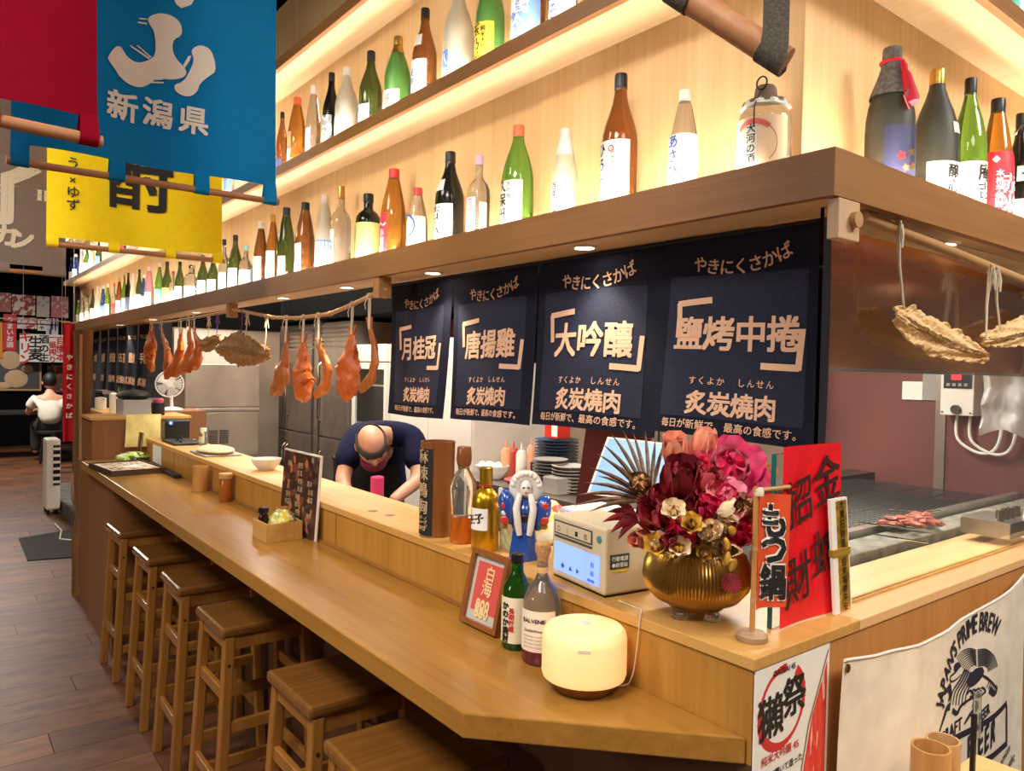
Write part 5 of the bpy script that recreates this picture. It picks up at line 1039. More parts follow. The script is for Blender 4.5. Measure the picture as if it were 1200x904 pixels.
# ------------------------------------------------ flowers in the vase
rf = random.Random(11)
def petal_mesh(name, L_, W__, cup, mat, curl=.3, n=6):
    m = MB()
    m.grid(lambda u, v: Vector(((u - .5) * 2 * W__ * math.sin(PI * min(.98, .12 + .80 * v)) ** .7, L_ * v, cup * L_ * (v * v) * 1.0 + cup * W__ * ((u - .5) * 2) ** 2 - curl * L_ * max(0, v - .65) ** 2 * 3 + .04 * W__ * math.sin(u * 14) * v)), n, n)
    o = m.build(name, mat, None, True, local=True); me = o.data; bpy.data.objects.remove(o); return me
def flower(name, label, px, py, yoff, size, mats, rings, centre=None, face=None, cat='flower'):
    """yoff: depth plane Y of the flower centre"""
    p = at(px, py, y=yoff); view = (CAM - p).normalized(); face = Vector(face).normalized() if face else (view + Vector((0, 0, .5))).normalized()
    t = thing(name, label, cat, p, group='dried and silk flowers in the gold vase'); Q = face.to_track_quat('Z', 'Y').to_matrix().to_4x4()
    size *= 1.42
    for (cnt, L_, W__, cup, tilt, ci, zz) in rings:
        me = petal_mesh('petal', L_ * size, W__ * size, cup, mats[ci])
        for i in range(cnt):
            a = 2 * PI * (i + .5 * (ci % 2)) / cnt + rf.uniform(-.15, .15)
            Mx = Q @ Matrix.Translation((0, 0, zz * size)) @ Matrix.Rotation(a, 4, 'Z') @ Matrix.Rotation(tilt + rf.uniform(-.12, .12), 4, 'X')
            inst(me, 'petal', t, Mx)
    if centre: MB().ell((0, 0, centre[1] * size), (centre[0] * size,) * 3, 10, 8, None, .12, rf).build('flower_centre', centre[2], t, True, local=True)
    st = MB().tube([p, p.lerp(Vector((1.18, .918, 1.20)), .6), Vector((1.18 + (p.x - 1.18) * .25, .918 + (p.y - .918) * .25, 1.16))], .0022, 6).build('stem', pm('stem_' + name, (92, 84, 48), .7), t)
    return t
mag = pm('magenta_petal', (206, 60, 108), .6, noise=(30, .25)); magl = pm('pink_petal', (234, 128, 152), .6, noise=(30, .2)); bur = pm('burgundy_petal', (138, 40, 54), .55, noise=(30, .3)); burl = pm('wine_petal', (180, 72, 84), .55, noise=(30, .25))
sal = pm('salmon_petal', (226, 150, 124), .6, noise=(20, .15)); dpr = pm('crimson_petal', (196, 32, 76), .55, noise=(30, .25)); crmp = pm('cream_petal', (232, 206, 170), .7, noise=(40, .12)); tanp = pm('tan_petal', (196, 160, 110), .8, noise=(60, .2)); ylw = pm('golden_petal', (206, 160, 60), .6, noise=(30, .2)); brw = pm('brown_petal', (120, 84, 56), .8, noise=(60, .3)); pinkb = pm('dusty_pink', (196, 84, 104), .7, noise=(50, .2))
PEONY = [(7, 1.0, .46, .25, .35, 0, -.12), (8, .85, .40, .45, .75, 1, -.05), (7, .70, .34, .6, 1.05, 0, 0), (6, .5, .26, .7, 1.3, 1, .05)]
ROSE = [(6, .9, .48, .5, .55, 0, -.1), (6, .75, .42, .7, .9, 1, 0), (5, .55, .32, .8, 1.2, 0, .08), (4, .36, .24, .8, 1.4, 1, .12)]
SMALL = [(6, .8, .40, .35, .5, 0, 0), (5, .55, .3, .5, .95, 1, .05)]
TULIP = [(5, 1.1, .42, .35, 1.05, 0, 0), (4, .9, .36, .4, 1.25, 1, .02)]
flower('peony', 'large magenta peony at the top right of the bouquet', 855, 560, .90, .062, (mag, magl), PEONY)
flower('tulip', 'dark burgundy tulip-like bloom left of the magenta peony', 792, 583, .86, .058, (bur, burl), TULIP, face=(-.5, -.6, .9))
flower('tulip', 'second burgundy bloom low on the left of the bouquet', 772, 612, .88, .050, (burl, bur), TULIP, face=(-.8, -.4, .5))
flower('tulip', 'salmon pink bloom at the top left of the bouquet', 792, 548, .96, .046, (sal, sal), TULIP, face=(-.4, -.3, 1))
flower('tulip', 'salmon pink bloom at the top middle of the bouquet', 818, 541, .96, .044, (sal, sal), TULIP, face=(-.1, -.4, 1))
flower('rose', 'crimson rose at the right of the bouquet', 868, 632, .83, .034, (dpr, dpr), ROSE)
flower('rose', 'dark red rose half hidden in the bouquet middle', 793, 624, .85, .030, (bur, dpr), ROSE)
flower('small_blossom', 'cream star blossom in the left middle of the bouquet', 789, 602, .80, .024, (crmp, crmp), SMALL, (.22, .12, ylw))
flower('wood_rose', 'cream carved wood rose in the bouquet centre', 832, 628, .80, .026, (crmp, tanp), ROSE)
flower('wood_rose', 'brown carved wood rose at the right of the bouquet', 869, 597, .83, .028, (tanp, brw), ROSE)
flower('wood_rose', 'brown pine-like rosette at the left of the bouquet', 750, 572, .93, .026, (brw, tanp), ROSE)
flower('small_blossom', 'golden yellow blossom in the bouquet middle', 810, 617, .80, .022, (ylw, ylw), SMALL, (.2, .1, brw))
flower('small_blossom', 'yellow hydrangea blossom at the left rim of the vase', 768, 643, .85, .026, (ylw, crmp), SMALL)
flower('small_blossom', 'pale yellow blossom at the front rim of the vase', 796, 645, .81, .022, (crmp, ylw), SMALL)
flower('small_blossom', 'peach blossom at the upper right of the bouquet', 878, 535, .93, .024, (sal, ylw), SMALL)
flower('small_blossom', 'pale pink blossom at the far right of the bouquet', 897, 559, .93, .028, (sal, crmp), SMALL)
flower('shell_flower', 'cream shell-shaped dried bud across the bouquet middle', 840, 601, .79, .030, (crmp, crmp), [(5, .9, .30, .3, .7, 0, 0)], face=(.6, -.7, .2))
flower('tulip', 'burgundy bloom deep in the bouquet between the tulip and the peony', 822, 578, .91, .042, (burl, bur), TULIP, face=(-.2, -.7, .7))
flower('tulip', 'wine red bloom behind the crimson rose', 842, 612, .89, .040, (bur, burl), TULIP, face=(.3, -.8, .4))
flower('peony', 'dusty pink bloom hidden under the magenta peony', 880, 590, .92, .036, (magl, pinkb), PEONY, face=(.4, -.8, .3))
flower('tulip', 'salmon bloom at the lower left of the bouquet', 757, 632, .90, .032, (sal, sal), TULIP, face=(-.9, -.3, .2))
flower('tulip', 'burgundy bloom at the left of the vase rim', 783, 636, .84, .030, (bur, burl), TULIP, face=(-.6, -.6, .3))
flower('rose', 'tan dried rose at the right rim of the vase', 845, 648, .83, .022, (tanp, brw), ROSE)
flower('small_blossom', 'yellow blossom at the right rim of the vase', 825, 652, .81, .018, (ylw, crmp), SMALL)
for k_, (px, py, Y, sz, mm, rg, lb) in enumerate(((806, 600, .87, .036, (bur, burl), TULIP, 'burgundy bloom above the golden blossom'), (826, 604, .86, .034, (dpr, mag), ROSE, 'crimson bloom beside the cream wood rose'), (852, 588, .85, .034, (magl, mag), PEONY, 'pink bloom below the large peony'),
        (773, 590, .90, .036, (burl, bur), TULIP, 'wine bloom under the palm fan'), (806, 636, .83, .028, (bur, dpr), ROSE, 'dark rose low in the bouquet middle'), (846, 622, .84, .028, (brw, tanp), ROSE, 'brown dried bloom between the cream and crimson roses'), (884, 612, .88, .030, (burl, bur), TULIP, 'wine bloom behind the flag pole'), (760, 610, .92, .032, (sal, magl), TULIP, 'salmon bloom left of the cream star blossom'), (820, 560, .93, .040, (burl, mag), PEONY, 'wine bloom between the salmon blooms and the peony'), (880, 566, .96, .034, (sal, crmp), PEONY, 'peach bloom right behind the peony'))):
    flower('silk_bloom', lb, px, py, Y, sz, mm, rg)
def pompom(label, px, py, Y, r, mat):
    p = at(px, py, y=Y); t = thing('pompom_flower', label, 'flower', p, group='dried and silk flowers in the gold vase'); MB().ell(p, (r * .7,) * 3, 12, 8).build('core', mat, t, True); sp_ = MB()
    for i in range(150):
        z = 1 - 2 * (i + .5) / 150; a = i * 2.39996; s = math.sqrt(1 - z * z); d_ = Vector((s * math.cos(a), s * math.sin(a), z)); sp_.tube([p + d_ * r * .6, p + d_ * r], [.0016, .0008], 4)
    o = sp_.build('spiky_petals', mat, t); o['kind'] = 'stuff'
    MB().tube([p, p.lerp(Vector((1.18, .918, 1.20)), .7)], .0018, 5).build('stem', tanp, t)
pompom('pink pompom flower drooping over the right side of the vase', 857, 684, .815, .0185, pinkb)
for i, (px, py, a) in enumerate(((858, 622, .4), (851, 638, 1.2), (852, 655, 2.0), (859, 663, 2.4))):
    p = at(px, py, y=.795); lf = MB().ell(p, (.013, .004, .008), 10, 6, Matrix.Rotation(a, 3, 'Y')).build('golden_leaf', ylw, None, True); tag(lf, ['golden dried leaf beside the crimson rose', 'golden dried leaf below the crimson rose, upper one', 'golden dried leaf hanging at the vase rim', 'lowest golden dried leaf on the vase front'][i], 'leaf', 'golden leaves in the bouquet')
# dark palm fan with separate leaflets
def palm(label, root, tips, mat, w=.004):
    r0 = at(*root, y=.93); t = thing('palm_leaf', label, 'palm leaf', r0, group='dark dried palm fans')
    for (px, py, Y) in tips:
        q = at(px, py, y=Y); d_ = (q - r0); sd = d_.cross(CAM - q).normalized(); m = MB(); N = 6
        vs = [r0 + d_ * (i / N) + sd * s * w * math.sin(PI * (.08 + .90 * i / N)) + Vector((0, 0, .010 * math.sin(PI * i / N))) for i in range(N + 1) for s in (-1, 0, 1)]
        vs = [v + ((CAM - q).normalized() * .0025 if i % 3 == 1 else Vector((0, 0, 0))) for i, v in enumerate(vs)]
        m.add(vs, [(3 * i + s, 3 * i + s + 1, 3 * i + s + 4, 3 * i + s + 3) for i in range(N) for s in (0, 1)]); m.build('leaflet', mat, t)
    MB().tube([r0, Vector((1.165, .935, 1.17))], .003, 6).build('stalk', mat, t)
dkp = pm('dark_bronze_leaf', (100, 76, 58), .5, noise=(60, .3)); 
palm('large dark palm fan spreading left over the terminal', (762, 590), [(700, 532, .95), (706, 520, .96), (716, 508, .98), (730, 505, 1.0), (742, 508, 1.0), (756, 505, 1.0), (768, 515, 1.0), (690, 548, .94), (684, 566, .93), (676, 580, .92), (672, 593, .92), (690, 600, .91), (700, 558, .97), (722, 545, .97), (778, 520, 1.02)], dkp)
palm('small bronze fan leaf at the top of the bouquet', (842, 548), [(815, 520, .99), (825, 517, 1.0), (836, 516, 1.0), (847, 516, 1.0), (858, 518, 1.0), (868, 522, .99)], pm('copper_leaf', (150, 90, 70), .5), .008)
palm('wine red leafy sprig at the lower left of the bouquet', (748, 612), [(706, 612, .93), (715, 625, .92), (712, 600, .94), (724, 633, .92), (730, 604, .93), (722, 590, .94)], bur, .007)
palm('golden spiky leaf in the heart of the bouquet', (822, 585), [(838, 568, .86), (845, 574, .85), (832, 565, .87), (842, 580, .84)], ylw, .006)
# power cord of the diffuser
pts = [at(736, 757, z=.99), at(735, 735, x=1.066), at(741, 715, x=1.064), Vector((1.064, .985, 1.088)), Vector((1.09, .975, 1.089)), Vector((1.12, 1.0, 1.088))]
pts = [Vector((1.035, .985, .954)), Vector((1.055, .97, .97)), Vector((1.062, .965, 1.02)), Vector((1.0625, .96, 1.07)), Vector((1.066, .955, 1.0895)), Vector((1.085, .965, 1.0885)), Vector((1.10, 1.02, 1.0880))]
pts = [Vector((1.035, .985, .954)), Vector((1.052, .972, .958)), Vector((1.060, .966, .98)), Vector((1.063, .962, 1.02)), Vector((1.0635, .958, 1.06)), Vector((1.066, .957, 1.086)), Vector((1.074, .962, 1.0955)), Vector((1.088, .975, 1.093)), Vector((1.10, 1.0, 1.0882)), Vector((1.105, 1.05, 1.0880))]
cdm = MB().tube(crom(pts), .0012, 8).build('power_cord', M['string'], None, True); tag(cdm, 'thin white power cord running up the riser behind the lamp', 'cord')
# ================================================================ ON THE COUNTER
c = Vector((.985, 1.022, ZC)); lm = thing('aroma_diffuser', 'glowing cream aroma diffuser lamp with wooden base', 'lamp', c); R = .080
MB().lathe([(.052, 0), (.056, .004), (.066, .018), (R * .97, .026)], c, 36).build('wood_base', M['bamboo_dark'], lm, True)
MB().lathe([(R * .97, .0265), (R, .034), (R, .098), (R * .97, .110), (R * .88, .118), (R * .5, .121), (.0001, .1215)], c, 48).build('glowing_shade', pm('glowing_cream_shade', (248, 216, 164), .5, emit=.46, emc=(255, 196, 116), noise=(9, .04)), lm, True)
vd = (CAM - c); vd.z = 0; vd.normalize(); sd = Vector((-vd.y, vd.x, 0)); q = c + vd * (R + .0005) + Vector((0, 0, .098)); MB().box(q, (.022, .002, .005), Matrix((sd, vd, Vector((0, 0, 1)))).transposed()).build('mist_slot', M['white'], lm)
MB().lathe([(.010, .1215), (.010, .1235), (.007, .124)], c + Vector((0, .0, 0)), 16).build('mist_nozzle', M['white'], lm, True)
def glow(loc, pw, col, r):
    l = bpy.data.lights.new('lamp_glow', 'POINT'); l.energy = pw; l.color = col; l.shadow_soft_size = r; o = bpy.data.objects.new('lamp_glow', l); o.location = loc; COL.objects.link(o)
# green soju bottle
c = Vector((1.012, 1.262, ZC)); sj = thing('soju_bottle', 'green glass liquor bottle with black cap and cream label', 'bottle', c); k = depth(c) / F; h = at(606, 648, x=c.x).z - ZC; R = 17.3 * k
sp_ = [(.92, 0), (1, .02), (1, .56), (.95, .64), (.62, .74), (.42, .80), (.38, .92)]
MB().lathe([(r * R, t * h) for r, t in sp_], c, 26).build('glass_body', glass('bottle_green', (46, 110, 30), .05, .75), sj, True); MB().lathe([(R * .46, .90 * h), (R * .46, .995 * h), (R * .40, h)], c, 18).build('cap', M['black_g'], sj, True)
lb = wrap(sj, 'label', c, sp_, R, h, .08, .56, PI + .45, 1.05, pm('cream_label', (232, 222, 190), .5)); fnl = lambda da, tz: (lambda x, y: Vector((c.x + (R + .0022) * math.cos(PI + da + x / R), c.y + (R + .0022) * math.sin(PI + da + x / R), c.z + tz * h + y)))
c_ = c.copy(); R_, h_ = R, h
fa = lambda da, tz, c=c_, R=R_, h=h_: (lambda x, y: Vector((c.x + (R + .0022) * math.cos(PI + da + x / R), c.y + (R + .0022) * math.sin(PI + da + x / R), c.z + tz * h + y)))
t = MB(); txt(t, fa(.1, .30), 'かのか焼酎', 0, 0, .0175, True, .05); t.build('lettering', M['ink'], lb); t = MB(); txt(t, fa(.55, .33), '長期貯蔵', 0, 0, .013, True, .02); t.build('red_lettering', M['ink_red'], lb)
# whisky bottle
c = Vector((1.006, 1.172, ZC)); wb = thing('whisky_bottle', 'rounded clear whisky bottle with cork and cream label', 'bottle', c); k = depth(c) / F; h = at(636, 636, x=c.x).z - ZC; R = 22.5 * k
sp_ = [(.90, 0), (1, .02), (1, .44), (.95, .53), (.74, .62), (.42, .68), (.28, .74), (.27, .86)]
MB().lathe([(r * R, t * h) for r, t in sp_], c, 30).build('glass_body', G['clear'], wb, True); MB().lathe([(R * .92, .0005), (R * 1.012, .02 * h), (R * 1.012, h * .115), (R * .9, h * .118)], c, 24).build('red_spirit', pm('rose_spirit', (128, 44, 60), .1, 0, .4), wb, True)
MB().lathe([(R * .25, .82 * h), (R * .30, .88 * h), (R * .42, .93 * h), (R * .42, .99 * h), (R * .36, h)], c, 20).build('cork', CAP['cork'], wb, True); wrap(wb, 'neck_label', c, sp_, R, h, .75, .80, PI, PI, pm('peach_strip', (226, 178, 120), .5), n=20)
lb = wrap(wb, 'label', c, sp_, R, h, .12, .46, PI + .35, 1.25, pm('cream_label2', (240, 222, 204), .5), n=16)
fb = lambda da, tz, c=c.copy(), R=R, h=h: (lambda x, y: Vector((c.x + (R + .0022) * math.cos(PI + da + x / R), c.y + (R + .0022) * math.sin(PI + da + x / R), c.z + tz * h + y)))
t = MB(); txt(t, fb(.45, .38), 'BALVENIE', 0, 0, .0115, bold=.02); txt(t, fb(.45, .30), 'DoubleWood', 0, 0, .0075, bold=.01)
for i in range(4): txt(t, fb(.45, .25 - .03 * i), 'SINGLE MALT SCOTCH', 0, 0, .0042, bold=0)
t.build('lettering', M['ink'], lb)
# photo frame
A_ = at(542, 728, z=ZC); B_2 = at(584, 748, z=ZC); T_ = at(567.6, 640, x=A_.x + .055)
pfm = thing('photo_frame', 'leaning wooden frame with a red menu picture', 'picture frame', A_)
ex = (B_2 - A_); wf = ex.length; ex.normalize(); upv = Vector((.038, 0, .168)); upv = upv - ex * upv.dot(ex); hf = upv.length; uv = upv.normalized(); nf = ex.cross(uv).normalized()
if nf.x > 0: nf = -nf
fp = lambda x, y, o=0: A_ + ex * x + uv * y + nf * o + Vector((0, 0, .003))
def fbox(x0, x1, y0, y1, o0, o1): return MB().add([fp(x, y, o) for o in (o0, o1) for y in (y0, y1) for x in (x0, x1)], [(0, 2, 3, 1), (4, 5, 7, 6), (0, 1, 5, 4), (2, 6, 7, 3), (0, 4, 6, 2), (1, 3, 7, 5)])
b_ = .012
for a in ((0, wf, 0, b_), (0, wf, hf - b_, hf), (0, b_, b_, hf - b_), (wf - b_, wf, b_, hf - b_)): fbox(*a, -.004, .012).build('frame_rail', M['bamboo_dark'], pfm)
fbox(b_, wf - b_, b_, hf - b_, -.003, .002).build('mount', pm('grey_mount', (186, 180, 172), .6), pfm)
pc_ = fbox(b_ + .012, wf - b_ - .010, b_ + .022, hf - b_ - .014, .0021, .0030).build('red_picture', pm('faded_red_print', (202, 80, 72), .5), pfm)
t = MB(); txt(t, lambda x, y: fp(x, y, .0045), '白', wf * .55, hf * .72, wf * .26, bold=.012); txt(t, lambda x, y: fp(x, y, .0045), '海', wf * .52, hf * .52, wf * .28, bold=.012); txt(t, lambda x, y: fp(x, y, .0045), '800', wf * .5, hf * .30, wf * .24, bold=.04); txt(t, lambda x, y: fp(x, y, .0045), '880', wf * .5, hf * .20, wf * .24, bold=.04); t.build('lettering', pm('cream_print2', (236, 206, 150), .5), pc_)
MB().tube([fp(wf * .5, hf * .8, -.004), Vector((A_.x + .058, (A_.y + B_2.y) / 2, ZC + .001))], .003, 6).build('easel_leg', M['ink'], pfm)
# menu board leaning on the riser
A_ = at(334, 621, z=ZC); B_2 = at(383, 638, z=ZC); A_ = Vector((1.040, A_.y - .0, ZC)); B_2 = Vector((1.052, B_2.y, ZC))
A_ = Vector((1.035, 2.70, ZC + .001)); B_2 = Vector((1.045, 2.40, ZC + .001)); up2 = Vector((.018, 0, at(358, 532, x=1.05).z - ZC))
mb_ = thing('menu_board', 'dark photo menu board with pale edge leaning on the riser', 'menu board', A_)
fp2 = lambda u, v, o=0: A_ + (B_2 - A_) * u + up2 * v + Vector((-o, 0, 0))
bd = MB().grid(lambda u, v: fp2(u, v), 1, 1, (.006, 0, 0)).build('board', pm('pale_board_edge', (226, 216, 200), .5), mb_)
pr = MB().grid(lambda u, v: fp2(.0 + .97 * u, .0 + .98 * v, .001), 1, 1).build('print', printed('menu_print', [(50, 28, 20), (74, 42, 30), (58, 34, 26), (120, 66, 40), (66, 38, 30), (84, 60, 48), (52, 30, 22), (176, 104, 62)], (38, 38, 38)), mb_)
t = MB(); rw = random.Random(2); kan = '鶏豚牛串焼唐揚丼麺酒魚海老野菜盛合炙塩味噌'
for r_ in range(9):
    for q_ in range(3): txt(t, lambda x, y: fp2(x, y, .0022), ''.join(rw.choice(kan) for _ in range(rw.choice((1, 2, 2)))), .18 + .30 * q_ + rw.uniform(-.03, .03), .93 - r_ * .095, .075, v=False, bold=.0, sx=.9) if rw.random() < .75 else None
t.build('lettering', pm('pale_menu_ink', (206, 176, 140), .6), pr)['kind'] = 'stuff'
# condiment box
P_ = at(329, 636, z=ZC); bxw, bxd, bxh = .135, .125, .062; o_ = Vector((.905, 2.475, ZC))
cbx = thing('condiment_box', 'square pale wooden condiment box on the counter', 'box', o_)
for (x0, x1, y0, y1) in ((0, bxd, 0, .006), (0, bxd, bxw - .006, bxw), (0, .006, .006, bxw - .006), (bxd - .006, bxd, .006, bxw - .006)): MB().bb(o_.x + x0, o_.x + x1, o_.y + y0, o_.y + y1, ZC, ZC + bxh).build('side_board', M['ledge'], cbx)
MB().bb(o_.x + .006, o_.x + bxd - .006, o_.y + .006, o_.y + bxw - .006, ZC, ZC + .005).build('base_board', M['ledge'], cbx)
q = o_ + Vector((.075, .058, .055)); pk = MB().ell(q, (.044, .050, .042), 18, 12, None, .10, random.Random(4)).build('snack_packet', printed('packet_print', [(240, 236, 220), (240, 236, 220), (226, 206, 70), (150, 176, 90), (238, 230, 214)], (36, 36, 36), .25, 'noise'), None, True); tag(pk, 'crumpled white and yellow packet in the condiment box', 'packet')
q = o_ + Vector((.028, .110, .006)); sb = thing('soy_bottle', 'small dark soy bottle with black cap in the condiment box', 'bottle', q); MB().lathe([(.017, 0), (.018, .004), (.018, .06), (.012, .075)], q, 16).build('bottle_body', glass('soy_brown', (60, 30, 16), .1, .4), sb, True); MB().lathe([(.014, .0755), (.018, .078), (.018, .094), (.012, .097)], q, 16).build('cap', M['black_g'], sb, True)
cup('bamboo pot behind the packet in the condiment box', o_ + Vector((.092, .108, .0055)), .019, .09, 'bamboo_pot', grp='bamboo vessels on the counter')
# cups on the counter
cup('bamboo cup farther along the counter by the riser', Vector((1.02, 3.655, ZC)), .034, .118, grp='bamboo vessels on the counter')
c = Vector((1.035, 3.33, ZC)); sk = thing('shaker', 'amber spice shaker with pale lid against the riser', 'shaker', c); MB().lathe([(.026, 0), (.028, .004), (.027, .095), (.024, .10)], c, 18).build('jar_wall', glass('amber_spice', (180, 104, 40), .2, .3), sk, True); MB().lathe([(.029, .1005), (.029, .12), (.026, .123)], c, 18).build('lid', M['ledge'], sk, True)
# tray of menus
tr = thing('menu_tray', 'shallow black tray holding printed menus at the far counter end', 'tray', (.92, 4.5, ZC)); rz = Matrix.Rotation(.10, 3, 'Z'); oc = Vector((.882, 4.55, ZC))
tf = lambda x, y, z: oc + rz @ Vector((x, y, z))
def tbox(x0, x1, y0, y1, z0, z1): return MB().add([tf(x, y, z) for z in (z0, z1) for y in (y0, y1) for x in (x0, x1)], [(0, 2, 3, 1), (4, 5, 7, 6), (0, 1, 5, 4), (2, 6, 7, 3), (0, 4, 6, 2), (1, 3, 7, 5)])
tbox(-.13, .13, -.20, .20, 0, .010).build('tray_floor', M['ink'], tr)
for a in ((-.137, .137, -.207, -.2), (-.137, .137, .2, .207), (-.137, -.1301, -.2, .2), (.1301, .137, -.2, .2)): tbox(*a, 0, .03).build('tray_rim', pm('tray_rim', (70, 52, 40), .4), tr)
m_ = tbox(-.12, .12, -.19, .19, .0101, .024).build('menu_stack', M['paper'], tr)
for (a, b_, c0_, d_) in ((-.11, -.03, -.17, .0), (-.02, .05, -.18, -.06), (.06, .11, -.17, .02), (-.10, .02, .03, .17), (.03, .11, .05, .18)): tbox(a, b_, c0_, d_, .0241, .0247).build('printed_picture', printed('menu_photo', [(206, 190, 170), (170, 140, 112), (226, 214, 198), (140, 110, 90)], (60, 60, 60)), m_)
tag(MB().bb(1.02, 1.055, 4.12, 4.70, ZC, ZC + .018).build('chopstick_tray', M['ink'], None, bevel=.003), 'long narrow black chopstick tray along the riser', 'tray')
q = Vector((.99, 4.93, ZC + .030)); gp_ = MB().ell(q, (.10, .06, .030), 16, 8, None, .08, random.Random(8)).build('tissue_packet', printed('green_packet_print', [(150, 196, 50), (226, 232, 210), (170, 206, 70), (60, 60, 50), (236, 236, 226)], (18, 18, 18), .4, 'noise'), None, True); tag(gp_, 'green and white tissue packet at the far counter end', 'packet')
tag(MB().bb(.83, 1.03, 4.82, 4.87, ZC, ZC + .012).build('paper_pad', M['paper']), 'cream paper pad before the green packet', 'paper')
for k_, (y_, a_) in enumerate(((5.02, .25), (4.985, .32), (4.95, .36))): tag(MB().box((1.035, y_, ZC + .085), (.006, .02, .17), Matrix.Rotation(a_ * .4, 3, 'Y') @ Matrix.Rotation(-a_ * .2, 3, 'X')).build('menu_card', [M['panel'], M['ink'], M['stool']][k_]), ['brown upright menu card nearest the partition', 'black upright menu card', 'reddish upright menu card nearest the tray'][k_], 'menu card', 'upright menu cards')
tag(MB().bb(1.0715, 1.0727, 4.62, 4.82, .96, 1.07).build('paper_slip', M['paper']), 'white paper slip taped to the riser', 'paper')
# yellow menu cloth over the partition
yc_ = MB().grid(lambda u, v: Vector((.985 + .20 * u - .012 * v, 5.118 - .020 * math.sin(v * 2) - .004 * math.sin(u * 9), 1.222 - .20 * v)), 10, 8, (0, .002, 0)).build('menu_sheet', pm('pale_yellow_sheet', (226, 206, 130), .6, noise=(14, .1)), None, True); tag(yc_, 'pale yellow sheet hanging over the partition', 'sheet')
# ================================================================ KITCHEN
im = thing('ice_machine', 'large stainless steel ice machine facing the bar', 'ice machine', (1.6, 6.2, 0))
MB().bb(1.60, 2.19, 6.2, 6.85, .1, 1.545).build('cabinet', M['steel_w'], im, bevel=.006); MB().bb(1.605, 2.185, 6.19, 6.1995, 1.20, 1.54).build('upper_panel', M['steel_w'], im, bevel=.002)
MB().bb(1.605, 2.185, 6.185, 6.1995, 1.165, 1.19).build('door_lip', M['steel'], im, bevel=.003); MB().bb(1.605, 2.185, 6.19, 6.1995, .80, 1.155).build('lower_panel', M['steel_w'], im, bevel=.002)
for i in range(3):
    for j in range(8): MB().bb(1.70 + i * .085, 1.77 + i * .085, 6.184, 6.1899, .91 + j * .014, .917 + j * .014).build('vent_slot', M['steel_d'], im)
for x in (1.64, 2.15):
    for y in (6.25, 6.8): MB().lathe([(.025, 0), (.02, .0995)], (x, y, 0), 10).build('foot', M['steel_d'], im)
def fridge(label, y0, y1, cols, top=1.92, glassy=False, X=2.7, name='refrigerator'):
    t = thing(name, label, 'refrigerator', (X, (y0 + y1) / 2, 0)); m = M['white_m'] if glassy else M['steel']
    MB().bb(X + .03, X + .66, y0, y1, .08, top).build('cabinet', m, t); wd = (y1 - y0) / cols
    for i in range(cols):
        a, b = y0 + i * wd + .006, y0 + (i + 1) * wd - .006
        if glassy:
            fr = thing('x', '', '', (0, 0, 0)); bpy.data.objects.remove(fr)
            for (ya, yb, za, zb) in ((a, a + .04, .15, top - .14), (b - .04, b, .15, top - .14), (a + .04, b - .04, .15, .2), (a + .04, b - .04, top - .19, top - .14)): MB().bb(X, X + .0295, ya, yb, za, zb).build('door_frame', m, t)
            MB().bb(X + .012, X + .018, a + .0401, b - .0401, .2001, top - .1901).build('door_glass', gl, t)
            MB().bb(X + .0285, X + .0298, a + .04, b - .04, .2, top - .19).build('dark_interior', M['dark'], t)
            for z in (.5, .8, 1.1, 1.4): MB().bb(X + .019, X + .0284, a + .04, b - .04, z, z + .012).build('wire_shelf', M['white'], t)
            MB().bb(X - .004, X + .0299, a, b, top - .13, top).build('header', m, t)
        else:
            for (za, zb) in ((.12, .93), (.945, 1.70)):
                d = MB().bb(X, X + .0295, a, b, za, zb).build('door', m, t, bevel=.004)
                hy = (a + .03) if i % 2 else (b - .03); MB().tube([(X - .002, hy, za + .12), (X - .03, hy, za + .15), (X - .03, hy, zb - .15), (X - .002, hy, zb - .12)], .008, 8).build('handle', M['chrome'], d, True)
            for j in range(5): MB().bb(X + .01, X + .0295, a, b, 1.72 + j * .038, 1.745 + j * .038).build('louvre', m, t)
    return t
fridge('four-door stainless steel refrigerator at the back of the kitchen', 6.34, 7.44, 2); fridge('narrow two-door stainless refrigerator left of the glass-door fridge', 5.60, 6.16, 1)
fridge('white glass-door display fridge behind the bending cook', 4.96, 5.54, 1, 1.72, True, name='display_fridge')
tag(MB().bb(2.705, 2.78, 6.20, 6.29, 0, 2.745).build('steel_post', M['steel']), 'steel post between the two stainless refrigerators', 'post')
wc = thing('white_cabinet', 'white enamel cabinet right of the cook', 'cabinet', (2.72, 4.4, 0)); MB().bb(2.72, 3.35, 3.86, 4.92, 0, 1.75).build('cabinet_body', M['white_m'], wc)
for a, b in ((3.87, 4.38), (4.39, 4.91)): MB().bb(2.705, 2.7195, a, b, .1, 1.72).build('door', M['white_m'], wc, bevel=.003)
sp = struct(MB().bb(3.36, 3.395, 1.9, 3.85, .88, 2.2).build('trim_2', M['steel_w']), 'steel splashback panels behind the back counter', 'wall panel')
for y in (2.4, 2.9, 3.4): MB().bb(3.352, 3.3599, y, y + .008, .88, 2.2).build('panel_joint', M['steel_d'], sp)
bcn = thing('back_counter', 'steel back counter carrying bowls and squeeze bottles', 'counter', (2.6, 2.8, 0)); MB().bb(2.55, 3.35, 1.95, 3.85, .0, .86).build('counter_body', M['dark'], bcn); MB().bb(2.53, 3.355, 1.94, 3.853, .861, .90).build('steel_top', M['steel'], bcn, bevel=.004)
